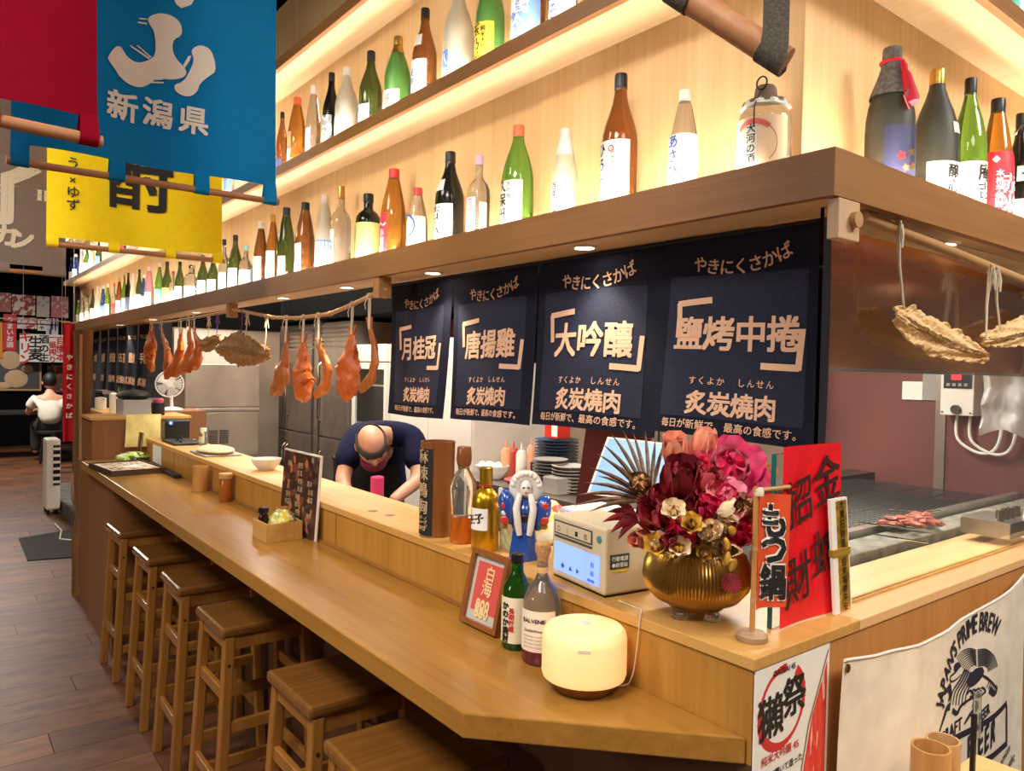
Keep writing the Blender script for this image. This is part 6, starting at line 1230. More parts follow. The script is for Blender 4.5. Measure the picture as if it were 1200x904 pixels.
icn = thing('prep_counter', 'steel preparation counter behind the bar ledge', 'counter', (1.5, 3, 0)); MB().bb(1.33, 1.68, 1.8, 4.9, 0, .84).build('counter_body', M['steel_d'], icn); MB().bb(1.31, 1.70, 1.79, 4.91, .841, .87).build('steel_top', M['steel'], icn, bevel=.003); MB().bb(1.7005, 2.05, 1.79, 2.2, .0, .87).build('side_cabinet', M['steel_d'], icn)
ZB = .9005
def squeeze(px, py, lab, col, X=2.75, h=.2, r=.032):
    p = at(px, py, x=X); t = thing('squeeze_bottle', lab, 'bottle', (X, p.y, ZB), group='squeeze bottles on the back counter'); m = pm('sauce_' + lab[:6], col, .4)
    MB().lathe([(r * .95, 0), (r, .006), (r, h * .78), (r * .8, h * .82)], t.location, 16).build('bottle_body', m, t, True); MB().lathe([(r * .85, h * .825), (r * .7, h * .88), (r * .25, h * .9), (r * .12, h * 1.12)], t.location, 14).build('nozzle_cap', m, t, True)
squeeze(593, 545, 'orange squeeze bottle in front', (236, 150, 110)); squeeze(611, 540, 'white squeeze bottle beside the orange one', (226, 218, 206)); squeeze(602, 535, 'red squeeze bottle behind the orange one', (206, 70, 56), 2.9, .18)
squeeze(623, 530, 'peach squeeze bottle at the back', (230, 170, 140), 3.0); squeeze(632, 528, 'clear squeeze bottle at the back', (214, 212, 206), 3.05)
for k_, (px, X, n_, r, m, nm, lb) in enumerate(((652, 2.95, 8, .13, pm('blue_stoneware', (40, 78, 112), .35), 'plate_stack', 'blue'), (645, 2.72, 9, .10, M['grey'], 'plate_stack', 'grey'), (668, 2.72, 8, .10, pm('pale_grey_plate', (186, 180, 172), .35), 'plate_stack', 'pale'))):
    p = at(px, 545, x=X)
    for i in range(n_):
        z = ZB + (.10 if k_ == 0 else 0) + i * .018; pl = MB().lathe([(r * .55, 0), (r * .6, .003), (r, .015), (r, .0175), (r * .58, .007), (.0001, .006)], (X, p.y, z), 22).build('plate', m, None, True)
        tag(pl, lb + (' plate in the %s pile on the back counter' % ('tall' if k_ else 'raised')), 'plate', lb + ' plates piled on the back counter')
    if k_ == 0: tag(MB().bb(X - .10, X + .10, p.y - .12, p.y + .12, ZB, ZB + .0995).build('steel_box', M['steel_d']), 'dark box under the blue plates', 'box')
p = at(647, 520, x=3.1); ct_ = thing('carton', 'red and white drink carton on top of the blue plates', 'carton', (2.97, at(650, 520, x=2.95).y, 1.15)); q = ct_.location
MB().bb(q.x - .05, q.x + .05, q.y - .06, q.y + .06, q.z - .002, q.z + .13).build('carton_body', pm('red_carton', (222, 52, 40), .4), ct_, bevel=.004); MB().bb(q.x - .0515, q.x - .0505, q.y - .055, q.y - .005, q.z + .01, q.z + .12).build('white_panel', M['paper'], ct_); MB().prism([(q.x - .05, q.y - .06), (q.x + .05, q.y - .06), (q.x + .05, q.y + .06), (q.x - .05, q.y + .06)], q.z + .1305, q.z + .15).build('carton_top', M['paper'], ct_)
def bowl(lb, c, r, h, m, grp='bowls in the kitchen'):
    t = MB().lathe([(r * .5, 0), (r * .55, .004), (r * .9, h * .6), (r, h), (r * .96, h), (r * .84, h * .6), (.0001, h * .15)], c, 24).build('bowl', m, None, True); return tag(t, lb, 'bowl', grp)
bowl('white bowl on the ledge behind the menu board', Vector((1.19, 3.27, ZL)), .065, .05, M['white_m'])
bowl('dark pan of sauces on the back counter', Vector((2.62, at(625, 550, x=2.62).y, ZB)), .09, .07, M['steel_d']); bowl('pink tray of trimmings on the back counter', Vector((2.60, at(612, 560, x=2.6).y, ZB)), .10, .045, pm('pink_tray', (226, 130, 140), .5)); bowl('white bowl left on the back counter', Vector((2.65, at(577, 545, x=2.65).y, ZB)), .10, .08, M['white'])
egg = random.Random(3)
bwp = Vector((2.65, at(577, 545, x=2.65).y, ZB + .05))
for i in range(5): tag(MB().ell(bwp + Vector((egg.uniform(-.05, .05), egg.uniform(-.05, .05), .025)), (.024, .024, .03), 10, 8).build('egg', M['paper'], None, True), 'white egg in the bowl on the back counter', 'egg', 'eggs in the white bowl')
tag(MB().bb(2.58, 2.68, at(648, 562, x=2.6).y - .06, at(648, 562, x=2.6).y + .06, ZB, ZB + .09).build('storage_tub', M['grey'], None, bevel=.006), 'grey plastic tub below the pale plates', 'tub')
# maroon board, tablet, bag, printer behind the terminal
a, b = at(672, 575, x=1.85), at(716, 575, x=1.85); mbd = MB().grid(lambda u, v: Vector((1.85 + .05 * v, a.y + .02 + (b.y - a.y - .12) * u - .05 * v, .871 + .62 * v)), 2, 2, (.012, 0, 0)).build('menu_folder', pm('maroon_leather', (112, 34, 44), .45)); tag(mbd, 'tall maroon folder leaning behind the terminal', 'folder')
dq = 1.72; tl = [CAM + ray(x, y) * (d_ / F) for x, y, d_ in ((688, 578, 1.72), (772, 590, 1.66), (786, 520, 1.70), (712, 512, 1.76))]
tbt = thing('tablet', 'tablet with a light blue screen behind the flowers', 'tablet', tl[0]); nrm = (tl[1] - tl[0]).cross(tl[3] - tl[0]).normalized()
MB().add(tl + [v - nrm * .008 for v in tl], [(0, 1, 2, 3), (7, 6, 5, 4), (0, 4, 5, 1), (1, 5, 6, 2), (2, 6, 7, 3), (3, 7, 4, 0)]).build('tablet_body', M['white'], tbt)
ce = sum(tl, Vector()) / 4; sc2 = MB().add([ce + (v - ce) * .93 + nrm * .001 for v in tl], [(0, 1, 2, 3)]).build('screen', pm('sky_blue_screen', (60, 110, 150), .3, emit=.42, emc=(130, 196, 250)), tbt)
MB().tube([ce - nrm * .01, Vector((ce.x + .02, ce.y + .04, ZL + .004))], .006, 8).build('stand', M['chrome'], tbt)
bg = thing('receipt_printer', 'white printer with a blue light behind the terminal', 'printer', (1.30, 1.33, ZL)); MB().bb(1.25, 1.395, 1.20, 1.40, ZL, ZL + .125).build('case', M['white'], bg, bevel=.008); MB().bb(1.2485, 1.2499, 1.33, 1.37, ZL + .09, ZL + .12).build('status_light', pm('indigo_led', (110, 100, 255), .4, emit=2), bg)
q = at(655, 578, x=1.50); pk = MB().ell((1.44, 1.66, 1.03), (.07, .11, .14), 16, 10, None, .06, random.Random(6)).build('paper_bag', printed('bag_print', [(238, 230, 206), (238, 230, 206), (232, 214, 120), (206, 60, 50), (238, 232, 216)], (14, 14, 14), .5, 'noise'), None, True); tag(pk, 'white and yellow printed bag behind the figurine', 'bag')
bs_ = MB().bb(1.335, 1.545, 1.53, 1.785, 0, .89).build('bag_shelf', M['steel_d']); tag(bs_, 'low steel cabinet under the printed bag', 'cabinet')
# things on the far ledge
cu = MB().ell((1.18, 3.97, ZL + .022), (.085, .15, .022), 20, 8, None, .03, random.Random(2)).build('folded_cloth', pm('beige_cloth', (222, 196, 150), .8, noise=(60, .08)), None, True); tag(cu, 'folded beige cloth pad on the ledge', 'cloth')
tag(MB().bb(1.09, 1.27, 3.83, 4.11, ZL, ZL + .008).build('cloth_tray', M['grey'], None, bevel=.004), 'grey tray under the beige cloth pad', 'tray')
def crumple(name, lb, c, r, mat, cat, seed, noise=.14): return tag(MB().ell(c, r, 16, 10, None, noise, random.Random(seed)).build(name, mat, None, True), lb, cat)
crumple('plastic_bag', 'white plastic bag on the prep counter left of the bowl', (1.46, 3.55, .94), (.10, .16, .07), pm('white_film', (232, 232, 230), .3, 0, .3), 'bag', 3); crumple('plastic_bag', 'second white plastic bag farther along the prep counter', (1.45, 4.15, .95), (.10, .18, .08), pm('white_film2', (226, 226, 226), .3, 0, .3), 'bag', 4)
bxx = thing('card_reader', 'black electronic box with a blue light at the ledge end', 'speaker', (1.2, 5.0, ZL)); MB().bb(1.14, 1.28, 4.82, 4.94, ZL, ZL + .115).build('case', M['black_g'], bxx, bevel=.006); MB().tube([(1.17, 4.8195, ZL + .10), (1.17, 4.816, ZL + .10)], .010, 12).build('blue_light', pm('blue_led', (90, 110, 255), .4, emit=4), bxx)
tag(MB().bb(1.10, 1.26, 4.44, 4.74, ZL, ZL + .012).build('bill_tray', M['ink'], None, bevel=.004), 'black bill tray with glasses on the ledge', 'tray')
es = thing('eyeglasses', 'black folded eyeglasses on the bill tray', 'glasses', (1.18, 4.56, ZL + .013))
for d_ in (-.04, .04): MB().tube([(1.15 + .0, 4.56 + d_ + .028 * math.cos(a), ZL + .03 + .016 * math.sin(a)) for a in [2 * PI * i / 12 for i in range(13)]], .003, 6).build('rim', M['black_g'], es, True); MB().tube([(1.15, 4.56 + d_ * 1.6, ZL + .03), (1.24, 4.56 + d_ * 1.2, ZL + .02)], .0025, 6).build('temple', M['black_g'], es)
c = Vector((1.235, 4.38, ZL)); sb = thing('spice_bottle', 'small clear spice bottle with white cap on the ledge', 'bottle', c); MB().lathe([(.021, 0), (.022, .004), (.022, .07), (.014, .08)], c, 16).build('bottle_body', G['clear'], sb, True); MB().lathe([(.017, .0805), (.017, .10)], c, 14).build('cap', M['white'], sb, True); wrap(sb, 'label', c, [(1, 0), (1, .8)], .022, .09, .2, .6, PI, 1.5, pm('green_tag', (190, 206, 170), .5))
cc = Vector((1.06, 5.30, 1.2065)); cx = thing('clear_bin', 'clear plastic bin with a dark bag on top', 'bin', cc); MB().bb(.98, 1.14, 5.18, 5.40, 1.2065, 1.31).build('bin_wall', glass('clear_plastic2', (226, 226, 226), .2, .5), cx, bevel=.006)
crumple('black_pouch', 'black soft pouch on the clear bin', (1.06, 5.29, 1.335), (.10, .12, .035), M['ink'], 'pouch', 5, .06)
c = Vector((1.20, 5.26, 1.2065)); jr = thing('sauce_jar', 'dark jar with a pink lid beside the clear bin', 'jar', c); MB().lathe([(.036, 0), (.038, .004), (.038, .08)], c, 16).build('jar_wall', M['ink'], jr, True); MB().lathe([(.03, .0805), (.032, .10), (.02, .108)], c, 14).build('lid', pm('rose_lid', (206, 80, 110), .4), jr, True)
# white fan
c = Vector((1.40, 5.75, 1.2065)); st = tag(MB().bb(1.30, 1.60, 5.60, 6.0, .1205, 1.206).build('fan_cabinet', M['panel']), 'wood cabinet under the white fan', 'cabinet')
fn_ = thing('table_fan', 'small white table fan at the far end of the bar', 'fan', c); MB().lathe([(.075, 0), (.078, .006), (.06, .018), (.02, .026)], c, 24).build('fan_base', M['white'], fn_, True); MB().tube([c + Vector((0, 0, .02)), c + Vector((0, .01, .11))], .012, 10).build('fan_neck', M['white'], fn_, True)
hc = c + Vector((-.02, -.02, .19)); fd = (CAM - hc); fd.z = 0; fd.normalize(); fr_ = Vector((-fd.y, fd.x, 0))
FR = lambda a, r, o: hc + fr_ * (r * math.cos(a)) + Vector((0, 0, r * math.sin(a))) + fd * o
for o in (-.02, .03): MB().tube([FR(2 * PI * i / 28, .092, o) for i in range(29)], .005, 6).build('guard_ring', M['white'], fn_, True)
gw = MB()
for i in range(28): gw.tube([FR(2 * PI * i / 28, .02, .045), FR(2 * PI * i / 28, .06, .045), FR(2 * PI * i / 28, .092, .03)], .0016, 4)
gw.build('guard_wires', M['white'], fn_)
for i in range(5):
    a = 2 * PI * i / 5; MB().grid(lambda u, v: FR(a + (u - .5) * 1.0, .02 + .062 * v, .0 + .018 * (u - .5)), 5, 4, fd * .002).build('fan_blade', pm('clear_blade_%d' % i, (232, 232, 230), .2, 0, .3), fn_, True)
MB().tube([hc - fd * .07, hc - fd * .02], [.03, .045], 16).build('motor_housing', M['white'], fn_, True); MB().tube([hc + fd * .04, hc + fd * .05], .022, 14).build('guard_badge', M['white'], fn_, True)
# low clutter behind the far curtain
for k_, (x, y, s, m, lb) in enumerate(((2.0, 8.2, (.5, .4, 1.15), 'dark', 'dark grey cabinet beyond the partition in the far kitchen'), (1.7, 9.2, (.4, .5, 1.2), 'steel_d', 'steel cabinet at the far kitchen end'))):
    cbn = thing('kitchen_cabinet', lb, 'cabinet', (x, y, 0)); MB().bb(x - s[0] / 2, x + s[0] / 2, y - s[1] / 2, y + s[1] / 2, 0, s[2]).build('cabinet_body', M[m], cbn); MB().bb(x - s[0] / 2 - .01, x + s[0] / 2, y - s[1] / 2 - .01, y + s[1] / 2, s[2] + .0005, s[2] + .03).build('cabinet_top', M['steel'], cbn)
fc_ = thing('far_bar', 'far bar counter section below the far navy curtain', 'bar', (1.3, 7.2, 0)); MB().bb(1.27, 1.44, 6.1, 8.35, .1205, 1.06).build('bar_panel', M['riser'], fc_); MB().bb(1.25, 1.45, 6.08, 8.36, 1.0605, 1.085).build('bar_top', M['ledge'], fc_)
for k_, (px, X, h, r, m, lb) in enumerate(((118, 1.34, .10, .05, M['white'], 'white tub on the far bar'), (133, 1.35, .16, .035, M['paper'], 'white jug on the far bar'), (150, 1.35, .14, .09, M['dark'], 'dark pot on the far bar'), (164, 1.34, .10, .06, M['steel_d'], 'steel tin on the far bar'))):
    p = at(px, 470, x=X); bw = thing('kitchen_vessel', lb, 'vessel', (X, p.y, 1.0855), group='vessels on the far bar'); MB().lathe([(r * .9, 0), (r, .01), (r, h), (r * .9, h), (r * .85, .02), (.0001, .02)], bw.location, 18).build('vessel_wall', m, bw, True); MB().lathe([(r * 1.02, h + .0005), (r * 1.02, h + .008), (.01, h + .02)], bw.location, 18).build('lid', m, bw, True)
pp = MB()
rl = random.Random(9)
for i in range(60):
    b0 = Vector((1.35 + rl.uniform(-.06, .06), at(150, 465, x=1.35).y + rl.uniform(-.08, .08), 1.25)); d_ = Vector((rl.uniform(-.05, .05), rl.uniform(-.06, .06), rl.uniform(.03, .09))); pp.tube([b0, b0 + d_ * .5, b0 + d_], [.004, .012, .002], 5, .4)
go = pp.build('greens', pm('leek_green', (70, 104, 60), .6)); tag(go, 'bunch of green leaves on the dark pot', 'greens', kind='stuff')
# ================================================================ FAR HALL
lg = thing('log_pillar', 'rough log post standing at the far end of the counter', 'post', (.83, 5.66, 0)); rl = random.Random(4)
MB().tube([(.83 + rl.uniform(-.008, .008), 5.66 + rl.uniform(-.006, .006), i * .175) for i in range(11)], [.052 + rl.uniform(-.006, .008) for i in range(11)], 12).build('log', M['log'], lg, True); MB().bb(.80, .815, 5.602, 5.625, .9, 1.72).build('pale_split', M['rod'], lg)
tag(MB().bb(1.23, 1.345, 8.80, 8.83, .1215, .50).build('yellow_board', pm('yellow_board', (196, 166, 84), .6, noise=(10, .1))), 'yellowish board standing on the kerb beyond the log post', 'board')
crumple('plastic_wrap', 'crumpled pinkish wrap standing on the kerb beside the yellow board', (1.165, 8.45, .30), (.028, .035, .17), pm('pink_wrap', (190, 150, 140), .4), 'wrap', 7, .12)
rfl = thing('vertical_flag', 'narrow red vertical flag with white lettering by the shelf end', 'flag', (1.09, 8.3, .75))
rc_ = MB().grid(lambda u, v: Vector((1.045 + .10 * u, 8.30 + .02 * math.sin(u * 8 + v * 4), 1.90 - 1.13 * v)), 6, 14, (0, .002, 0)).build('flag_cloth', pm('scarlet_flag', (196, 20, 36), .6), rfl, True)
txt(MB(), lambda x, y: Vector((1.095 + x, 8.27, 1.30 + y)), 'やきにくさかば', 0, 0, .058, True, .03, sp=1.6).build('lettering', M['ink_white'], rc_); MB().tube([(1.03, 8.30, 1.91), (1.16, 8.30, 1.91)], .008, 8).build('flag_rod', M['rod'], rfl); 
for x in (1.06, 1.13): MB().tube([(x, 8.30, 1.91), (x, 8.30, 3.405)], .0015, 5).build('hanging_cord', M['string'], rfl)
cl = thing('air_cooler', 'white portable air cooler with slatted front in the aisle', 'air cooler', (.87, 8.0, 0)); p = at(64, 598, z=.05)
ox, oy = p.x, p.y; MB().bb(ox - .075, ox + .05, oy, oy + .28, .05, .76).build('cooler_body', M['white'], cl, bevel=.02)
MB().bb(ox - .015, ox + .045, oy - .004, oy - .0005, .30, .70).build('grille_back', M['black_g'], cl)
for i in range(6): MB().bb(ox - .015, ox + .045, oy - .012, oy - .0045, .32 + i * .066, .345 + i * .066).build('louvre', M['white'], cl)
for x in (ox - .05, ox + .025):
    for y in (oy + .05, oy + .27): MB().tube([(x - .012, y, .025), (x + .012, y, .025)], .024, 12).build('castor', M['black_g'], cl, True)
mt = MB().prism([tuple(at(*q, z=0).xy) for q in ((22, 632), (82, 622), (112, 652), (32, 658))], .0005, .008).build('floor_mat', pm('charcoal_mat', (46, 46, 48), .9, noise=(60, .2))); tag(mt, 'charcoal floor mat on the planks by the kerb', 'mat')
wv = [(64, 614), (72, 622), (70, 632), (90, 634), (110, 641), (85, 652), (100, 652), (112, 660), (100, 668), (115, 662), (108, 648), (104, 640)]
tag(MB().tube([at(*q, z=.014) for q in wv], .007, 6).build('floor_cable', M['white'], None, True), 'white cable curling over the mat', 'cable')
def poster(name, lb, x0, y0, x1, y1, mat, cat='poster', Y=15.997, word=None, ink='ink'):
    a, b = at(x0, y0, y=Y), at(x1, y1, y=Y); t = thing(name, lb, cat, (a.x, Y, b.z)); sh = MB().bb(a.x, b.x, Y - .008, Y, b.z, a.z).build('sheet', mat, t); 
    if word:
        m = MB(); v = (a.z - b.z) > (b.x - a.x); n = len(word); s = (min((a.z - b.z) / n, (b.x - a.x)) if v else min((b.x - a.x) / n, a.z - b.z)) * .85
        txt(m, lambda x, y: Vector(((a.x + b.x) / 2 + x, Y - .012, (a.z + b.z) / 2 + y)), word, 0, 0, s, v, .03); m.build('lettering', M[ink], sh)
fo_ = lambda n, cols, s=(6, 6, 6): printed(n, cols, s, kind='noise')
MB_P = [(0, 343, 13, 366, [(200, 190, 184), (170, 90, 80), (214, 206, 200)], 'pale food photo poster at the left edge'), (14, 345, 41, 370, [(196, 150, 130), (150, 50, 40), (226, 206, 190), (170, 80, 60)], 'red and white bowl photo poster'), (43, 347, 58, 372, [(180, 160, 160), (206, 190, 184), (150, 130, 130)], 'grey-pink food photo poster'), (60, 347, 80, 373, [(226, 170, 180), (206, 120, 130), (236, 206, 206)], 'pink food photo poster by the shelf end')]
for x0, y0, x1, y1, cols, lb in MB_P: poster('food_poster', lb, x0, y0, x1, y1, fo_('poster_' + lb[:8], cols))
tag(MB().bb(at(0, 373, y=15.7).x - .5, at(82, 376, y=15.7).x, 15.72, 15.74, at(40, 375, y=15.7).z - .01, at(40, 375, y=15.7).z + .01).build('picture_rail', M['rod']), 'thin pale rail under the food posters', 'rail')
redp = pm('red_poster', (210, 40, 50), .5)
poster('vertical_banner', 'red banner with white lettering on the back wall', 4, 368, 19, 411, redp, 'banner', 15.9, 'うまいお酒', 'ink_white'); poster('vertical_banner', 'orange banner at the far left of the back wall', -6, 376, 3, 420, pm('orange_poster', (232, 150, 50), .5), 'banner', 15.9)
poster('menu_strip', 'pink and white menu strip on the back wall', 20, 372, 43, 386, fo_('strip1', [(220, 90, 100), (236, 226, 226), (206, 60, 70)], (9, 9, 9)), 'menu', 15.95); poster('menu_strip', 'white menu strip with black writing', 44, 374, 54, 388, M['paper'], 'menu', 15.95, 'しゃ'); poster('menu_strip', 'purple and white striped cloth on the back wall', 54, 373, 68, 398, fo_('strip2', [(70, 60, 110), (226, 222, 230), (60, 50, 100)], (22, 2, 2)), 'menu', 15.95)
bn_ = thing('beer_sign', 'white cloth beer sign with red and black lettering on the back wall', 'sign', at(24, 428, y=15.6)); a, b = at(23, 391, y=15.6), at(76, 425, y=15.6); shh = MB().bb(a.x, b.x, 15.59, 15.6, b.z, a.z).build('sheet', M['paper'], bn_)
[MB().tube([(x_, 15.595, a.z), (x_, 15.595, 3.405)], .004, 5).build('hanging_cord', M['string'], bn_) for x_ in (a.x + .05, b.x - .05)]; u_ = (b.x - a.x); zc_ = (a.z + b.z) / 2; fS = lambda x, y: Vector((a.x + x, 15.585, zc_ + y)); 
for s_, x_, z_, i_ in (('キリン', .12, .20, 'ink_red'), ('一番搾り', .72, .13, 'ink_red'), ('自慢本', .90, .15, 'ink_red'), ('生麦', .34, .22, 'ink'), ('酒の生', .53, .16, 'ink')): txt(MB(), fS, s_, u_ * x_, 0, z_, True, .03).build('lettering', M[i_], shh)
mu = thing('mural', 'framed dark mural with beige paw-like shapes on the back wall', 'picture', at(0, 457, y=15.95)); a, b = at(-14, 398, y=15.95), at(46, 458, y=15.95); msh = MB().bb(a.x, b.x, 15.93, 15.96, b.z, a.z).build('panel', pm('slate_panel', (78, 78, 84), .6), mu); MB().bb(a.x, b.x, 15.92, 15.929, b.z, b.z + .03).build('frame_rail', M['rod'], mu); MB().bb(b.x, b.x + .03, 15.92, 15.96, b.z, a.z).build('frame_rail', M['rod'], mu)
for (x, y, rx, rz) in ((12, 422, .16, .17), (19, 444, .18, .16), (32, 432, .09, .07), (4, 452, .12, .06)): q = at(x, y, y=15.92); MB().ell((q.x, 15.925, q.z), (rx, .01, rz), 10, 6).build('beige_shape', pm('beige_mural', (214, 180, 140), .6), msh, True)
poster('side_mural', 'smaller orange-brown picture beside the mural', 55, 428, 74, 460, fo_('mural2', [(150, 90, 60), (96, 60, 46), (190, 130, 90)], (5, 5, 5)), 'picture', 15.997)
# far dining table and stools (dark)
dt = thing('dining_table', 'black table in front of the seated guest', 'table', (1.1, 14.0, 0)); MB().bb(.75, 1.7, 13.75, 14.4, .70, .74).build('table_top', M['ink'], dt)
for x in (.8, 1.65):
    for y in (13.8, 14.35): MB().bb(x - .025, x + .025, y - .025, y + .025, 0, .6995).build('leg', M['ink'], dt)
bs = thing('black_stool', 'black stool under the seated guest', 'stool', (1.5, 13.2, 0)); MB().lathe([(.18, .44), (.19, .45), (.19, .48), (.17, .49)], (1.5, 13.2, 0), 20).build('seat', M['ink'], bs, True)
for a in range(4): MB().tube([(1.5 + .14 * math.cos(a * PI / 2 + .7), 13.2 + .14 * math.sin(a * PI / 2 + .7), .44), (1.5 + .18 * math.cos(a * PI / 2 + .7), 13.2 + .18 * math.sin(a * PI / 2 + .7), 0)], .014, 8).build('leg', M['ink'], bs)
# ================================================================ PEOPLE
def skinned(name, verts, edges, radii, mat, parent, sub=2, root=0):
    me = bpy.data.meshes.new(name); M_ = wmat(parent).inverted(); me.from_pydata([tuple(M_ @ Vector(v)) for v in verts], edges, []); o = bpy.data.objects.new(name, me); COL.objects.link(o); o.parent = parent
    m = o.modifiers.new('skin', 'SKIN'); m.use_smooth_shade = True; m.branch_smoothing = .4
    for i, r in enumerate(radii):
        sv = me.skin_vertices[0].data[i]; sv.radius = r if isinstance(r, tuple) else (r, r); sv.use_root = (i == root)
    s = o.modifiers.new('sub', 'SUBSURF'); s.levels = sub; s.render_levels = sub; me.materials.append(mat); return o
skin = pm('skin', (206, 150, 122), .5, noise=(12, .05)); 
# ---- cook bending over the prep area
HC = Vector((1.875, 3.60, 1.135)); f_ = Vector((-.42, -.91, 0)).normalized(); r_ = Vector((-f_.y, f_.x, 0)) * -1
if r_.x < 0: r_ = -r_
P_ = lambda a, b, z: HC + r_ * a + f_ * b + Vector((0, 0, z))
ck = thing('person', 'bending person in navy T-shirt with dark headband and maroon mask', 'person', P_(0, -.62, -HC.z))
nk = P_(.025, -.14, .045); ch = P_(.06, -.26, .03); bl = P_(.08, -.44, -.05); hp = P_(.08, -.60, -.17)
sL, sR = P_(-.085, -.20, .035), P_(.245, -.20, .03); eL, eR = P_(-.15, -.06, -.20), P_(.26, -.05, -.20); wL, wR = P_(-.10, .12, -.30), P_(.10, .10, -.29)
hL, hR = P_(-.115, -.62, -.22), P_(.145, -.62, -.22); kL, kR = P_(-.12, -.58, -.66), P_(.15, -.58, -.66); aL, aR = P_(-.12, -.64, -1.07), P_(.15, -.64, -1.07); tL, tR = P_(-.12, -.50, -1.105), P_(.15, -.50, -1.105)
V = [hp, bl, ch, nk, P_(.0, -.055, .03), sL, eL, wL, sR, eR, wR, hL, kL, aL, tL, hR, kR, aR, tR]
E_ = [(0, 1), (1, 2), (2, 3), (3, 4), (2, 5), (5, 6), (6, 7), (2, 8), (8, 9), (9, 10), (0, 11), (11, 12), (12, 13), (13, 14), (0, 15), (15, 16), (16, 17), (17, 18)]
Rr = [.11, .09, .075, .052, .055, .046, .044, .030, .046, .044, .030, .085, .058, .042, .038, .085, .058, .042, .038]
skinned('body', V, E_, Rr, skin, ck)
# head: egg-shaped with brow, nose, ears; looking down towards the board
hd_dir = (f_ * .62 + Vector((0, 0, -.78))).normalized(); hu = (Vector((0, 0, 1)) - hd_dir * hd_dir.z).normalized(); hr = hu.cross(hd_dir).normalized()
if hr.dot(r_) < 0: hr = -hr
tw = Matrix.Rotation(.18, 3, f_); hd_dir = tw @ hd_dir; hu = tw @ hu; hr = tw @ hr
HM = Matrix((hr, hd_dir, hu)).transposed(); hp_ = lambda a, b, z: HC + HM @ Vector((a, b, z))
hm = MB(); n, m_ = 28, 20; vs = []
for i in range(m_ + 1):
    th = PI * i / m_
    for j in range(n):
        ph = 2 * PI * j / n; x, y, z = math.sin(th) * math.cos(ph), math.sin(th) * math.sin(ph), math.cos(th)
        sx_, sy_, sz_ = .078, .098, .118
        if z < -.2: sx_ *= 1 - .28 * (-z - .2); sy_ *= 1 - .10 * (-z - .2)
        vs.append(hp_(x * sx_, y * sy_ + (.012 if z < -.3 and y > 0 else 0), z * sz_))
hm.add(vs, [((i + 1) * n + j, (i + 1) * n + (j + 1) % n, i * n + (j + 1) % n, i * n + j) for i in range(m_) for j in range(n)])
hd_o = hm.build('head', skin, ck, True)
MB().ell(hp_(0, .100, -.022), (.014, .020, .022), 10, 8, HM).build('nose', skin, hd_o, True)
for s in (-1, 1):
    MB().ell(hp_(s * .080, -.008, -.012), (.010, .020, .030), 10, 8, HM).build('ear', skin, hd_o, True); MB().ell(hp_(s * .030, .086, .002), (.013, .006, .006), 10, 6, HM).build('eye', M['ink'], hd_o, True); MB().ell(hp_(s * .030, .090, .018), (.018, .006, .004), 8, 6, HM).build('eyebrow', M['ink'], hd_o, True)
hb = MB(); N = 36
hb.add([hp_(.0795 * math.cos(a) * k_, .100 * math.sin(a) * k_, z) for z, k_ in ((.020, 1.015), (.040, 1.0), (.062, .92)) for a in [2 * PI * i / N for i in range(N)]], [(j * N + i, j * N + (i + 1) % N, (j + 1) * N + (i + 1) % N, (j + 1) * N + i) for j in range(2) for i in range(N)])
o = hb.build('headband', pm('charcoal_headband', (56, 52, 50), .8), ck, True); o.modifiers.new('t', 'SOLIDIFY').thickness = -.004
mk = MB().grid(lambda u, v: hp_(.074 * math.sin((u - .5) * 2.6), .106 * math.cos((u - .5) * 2.3) + .006 + .010 * math.sin(PI * v), -.028 - .075 * v), 14, 8).build('face_mask', pm('maroon_mask', (116, 30, 62), .8), ck, True); mk.modifiers.new('t', 'SOLIDIFY').thickness = .003
navy = pm('navy_tshirt', (20, 22, 50), .9, noise=(24, .15), bump=.15, spec=.15)
sleeveL, sleeveR = sL.lerp(eL, .8), sR.lerp(eR, .8)
skinned('tshirt', [P_(.08, -.62, -.12), P_(.08, -.46, .0), P_(.06, -.29, .045), P_(.03, -.155, .042), sL + Vector((0, 0, .0)), sleeveL, sR, sleeveR, P_(.08, -.66, -.24)], [(0, 1), (1, 2), (2, 3), (2, 4), (4, 5), (2, 6), (6, 7), (0, 8)], [(.165, .14), (.15, .115), (.135, .098), .076, .078, .076, .078, .076, .16], navy, ck)
skinned('trousers', [P_(.015, -.63, -.22), hL, kL, aL + Vector((0, 0, .03)), hR, kR, aR + Vector((0, 0, .03))], [(0, 1), (1, 2), (2, 3), (0, 4), (4, 5), (5, 6)], [.15, .11, .08, .07, .11, .08, .07], M['ink'], ck)
MB().grid(lambda u, v: P_(-.14 + .32 * u, -.40 + .0 * v, -.16 - .50 * v), 6, 6).build('apron', M['ink'], ck, True)
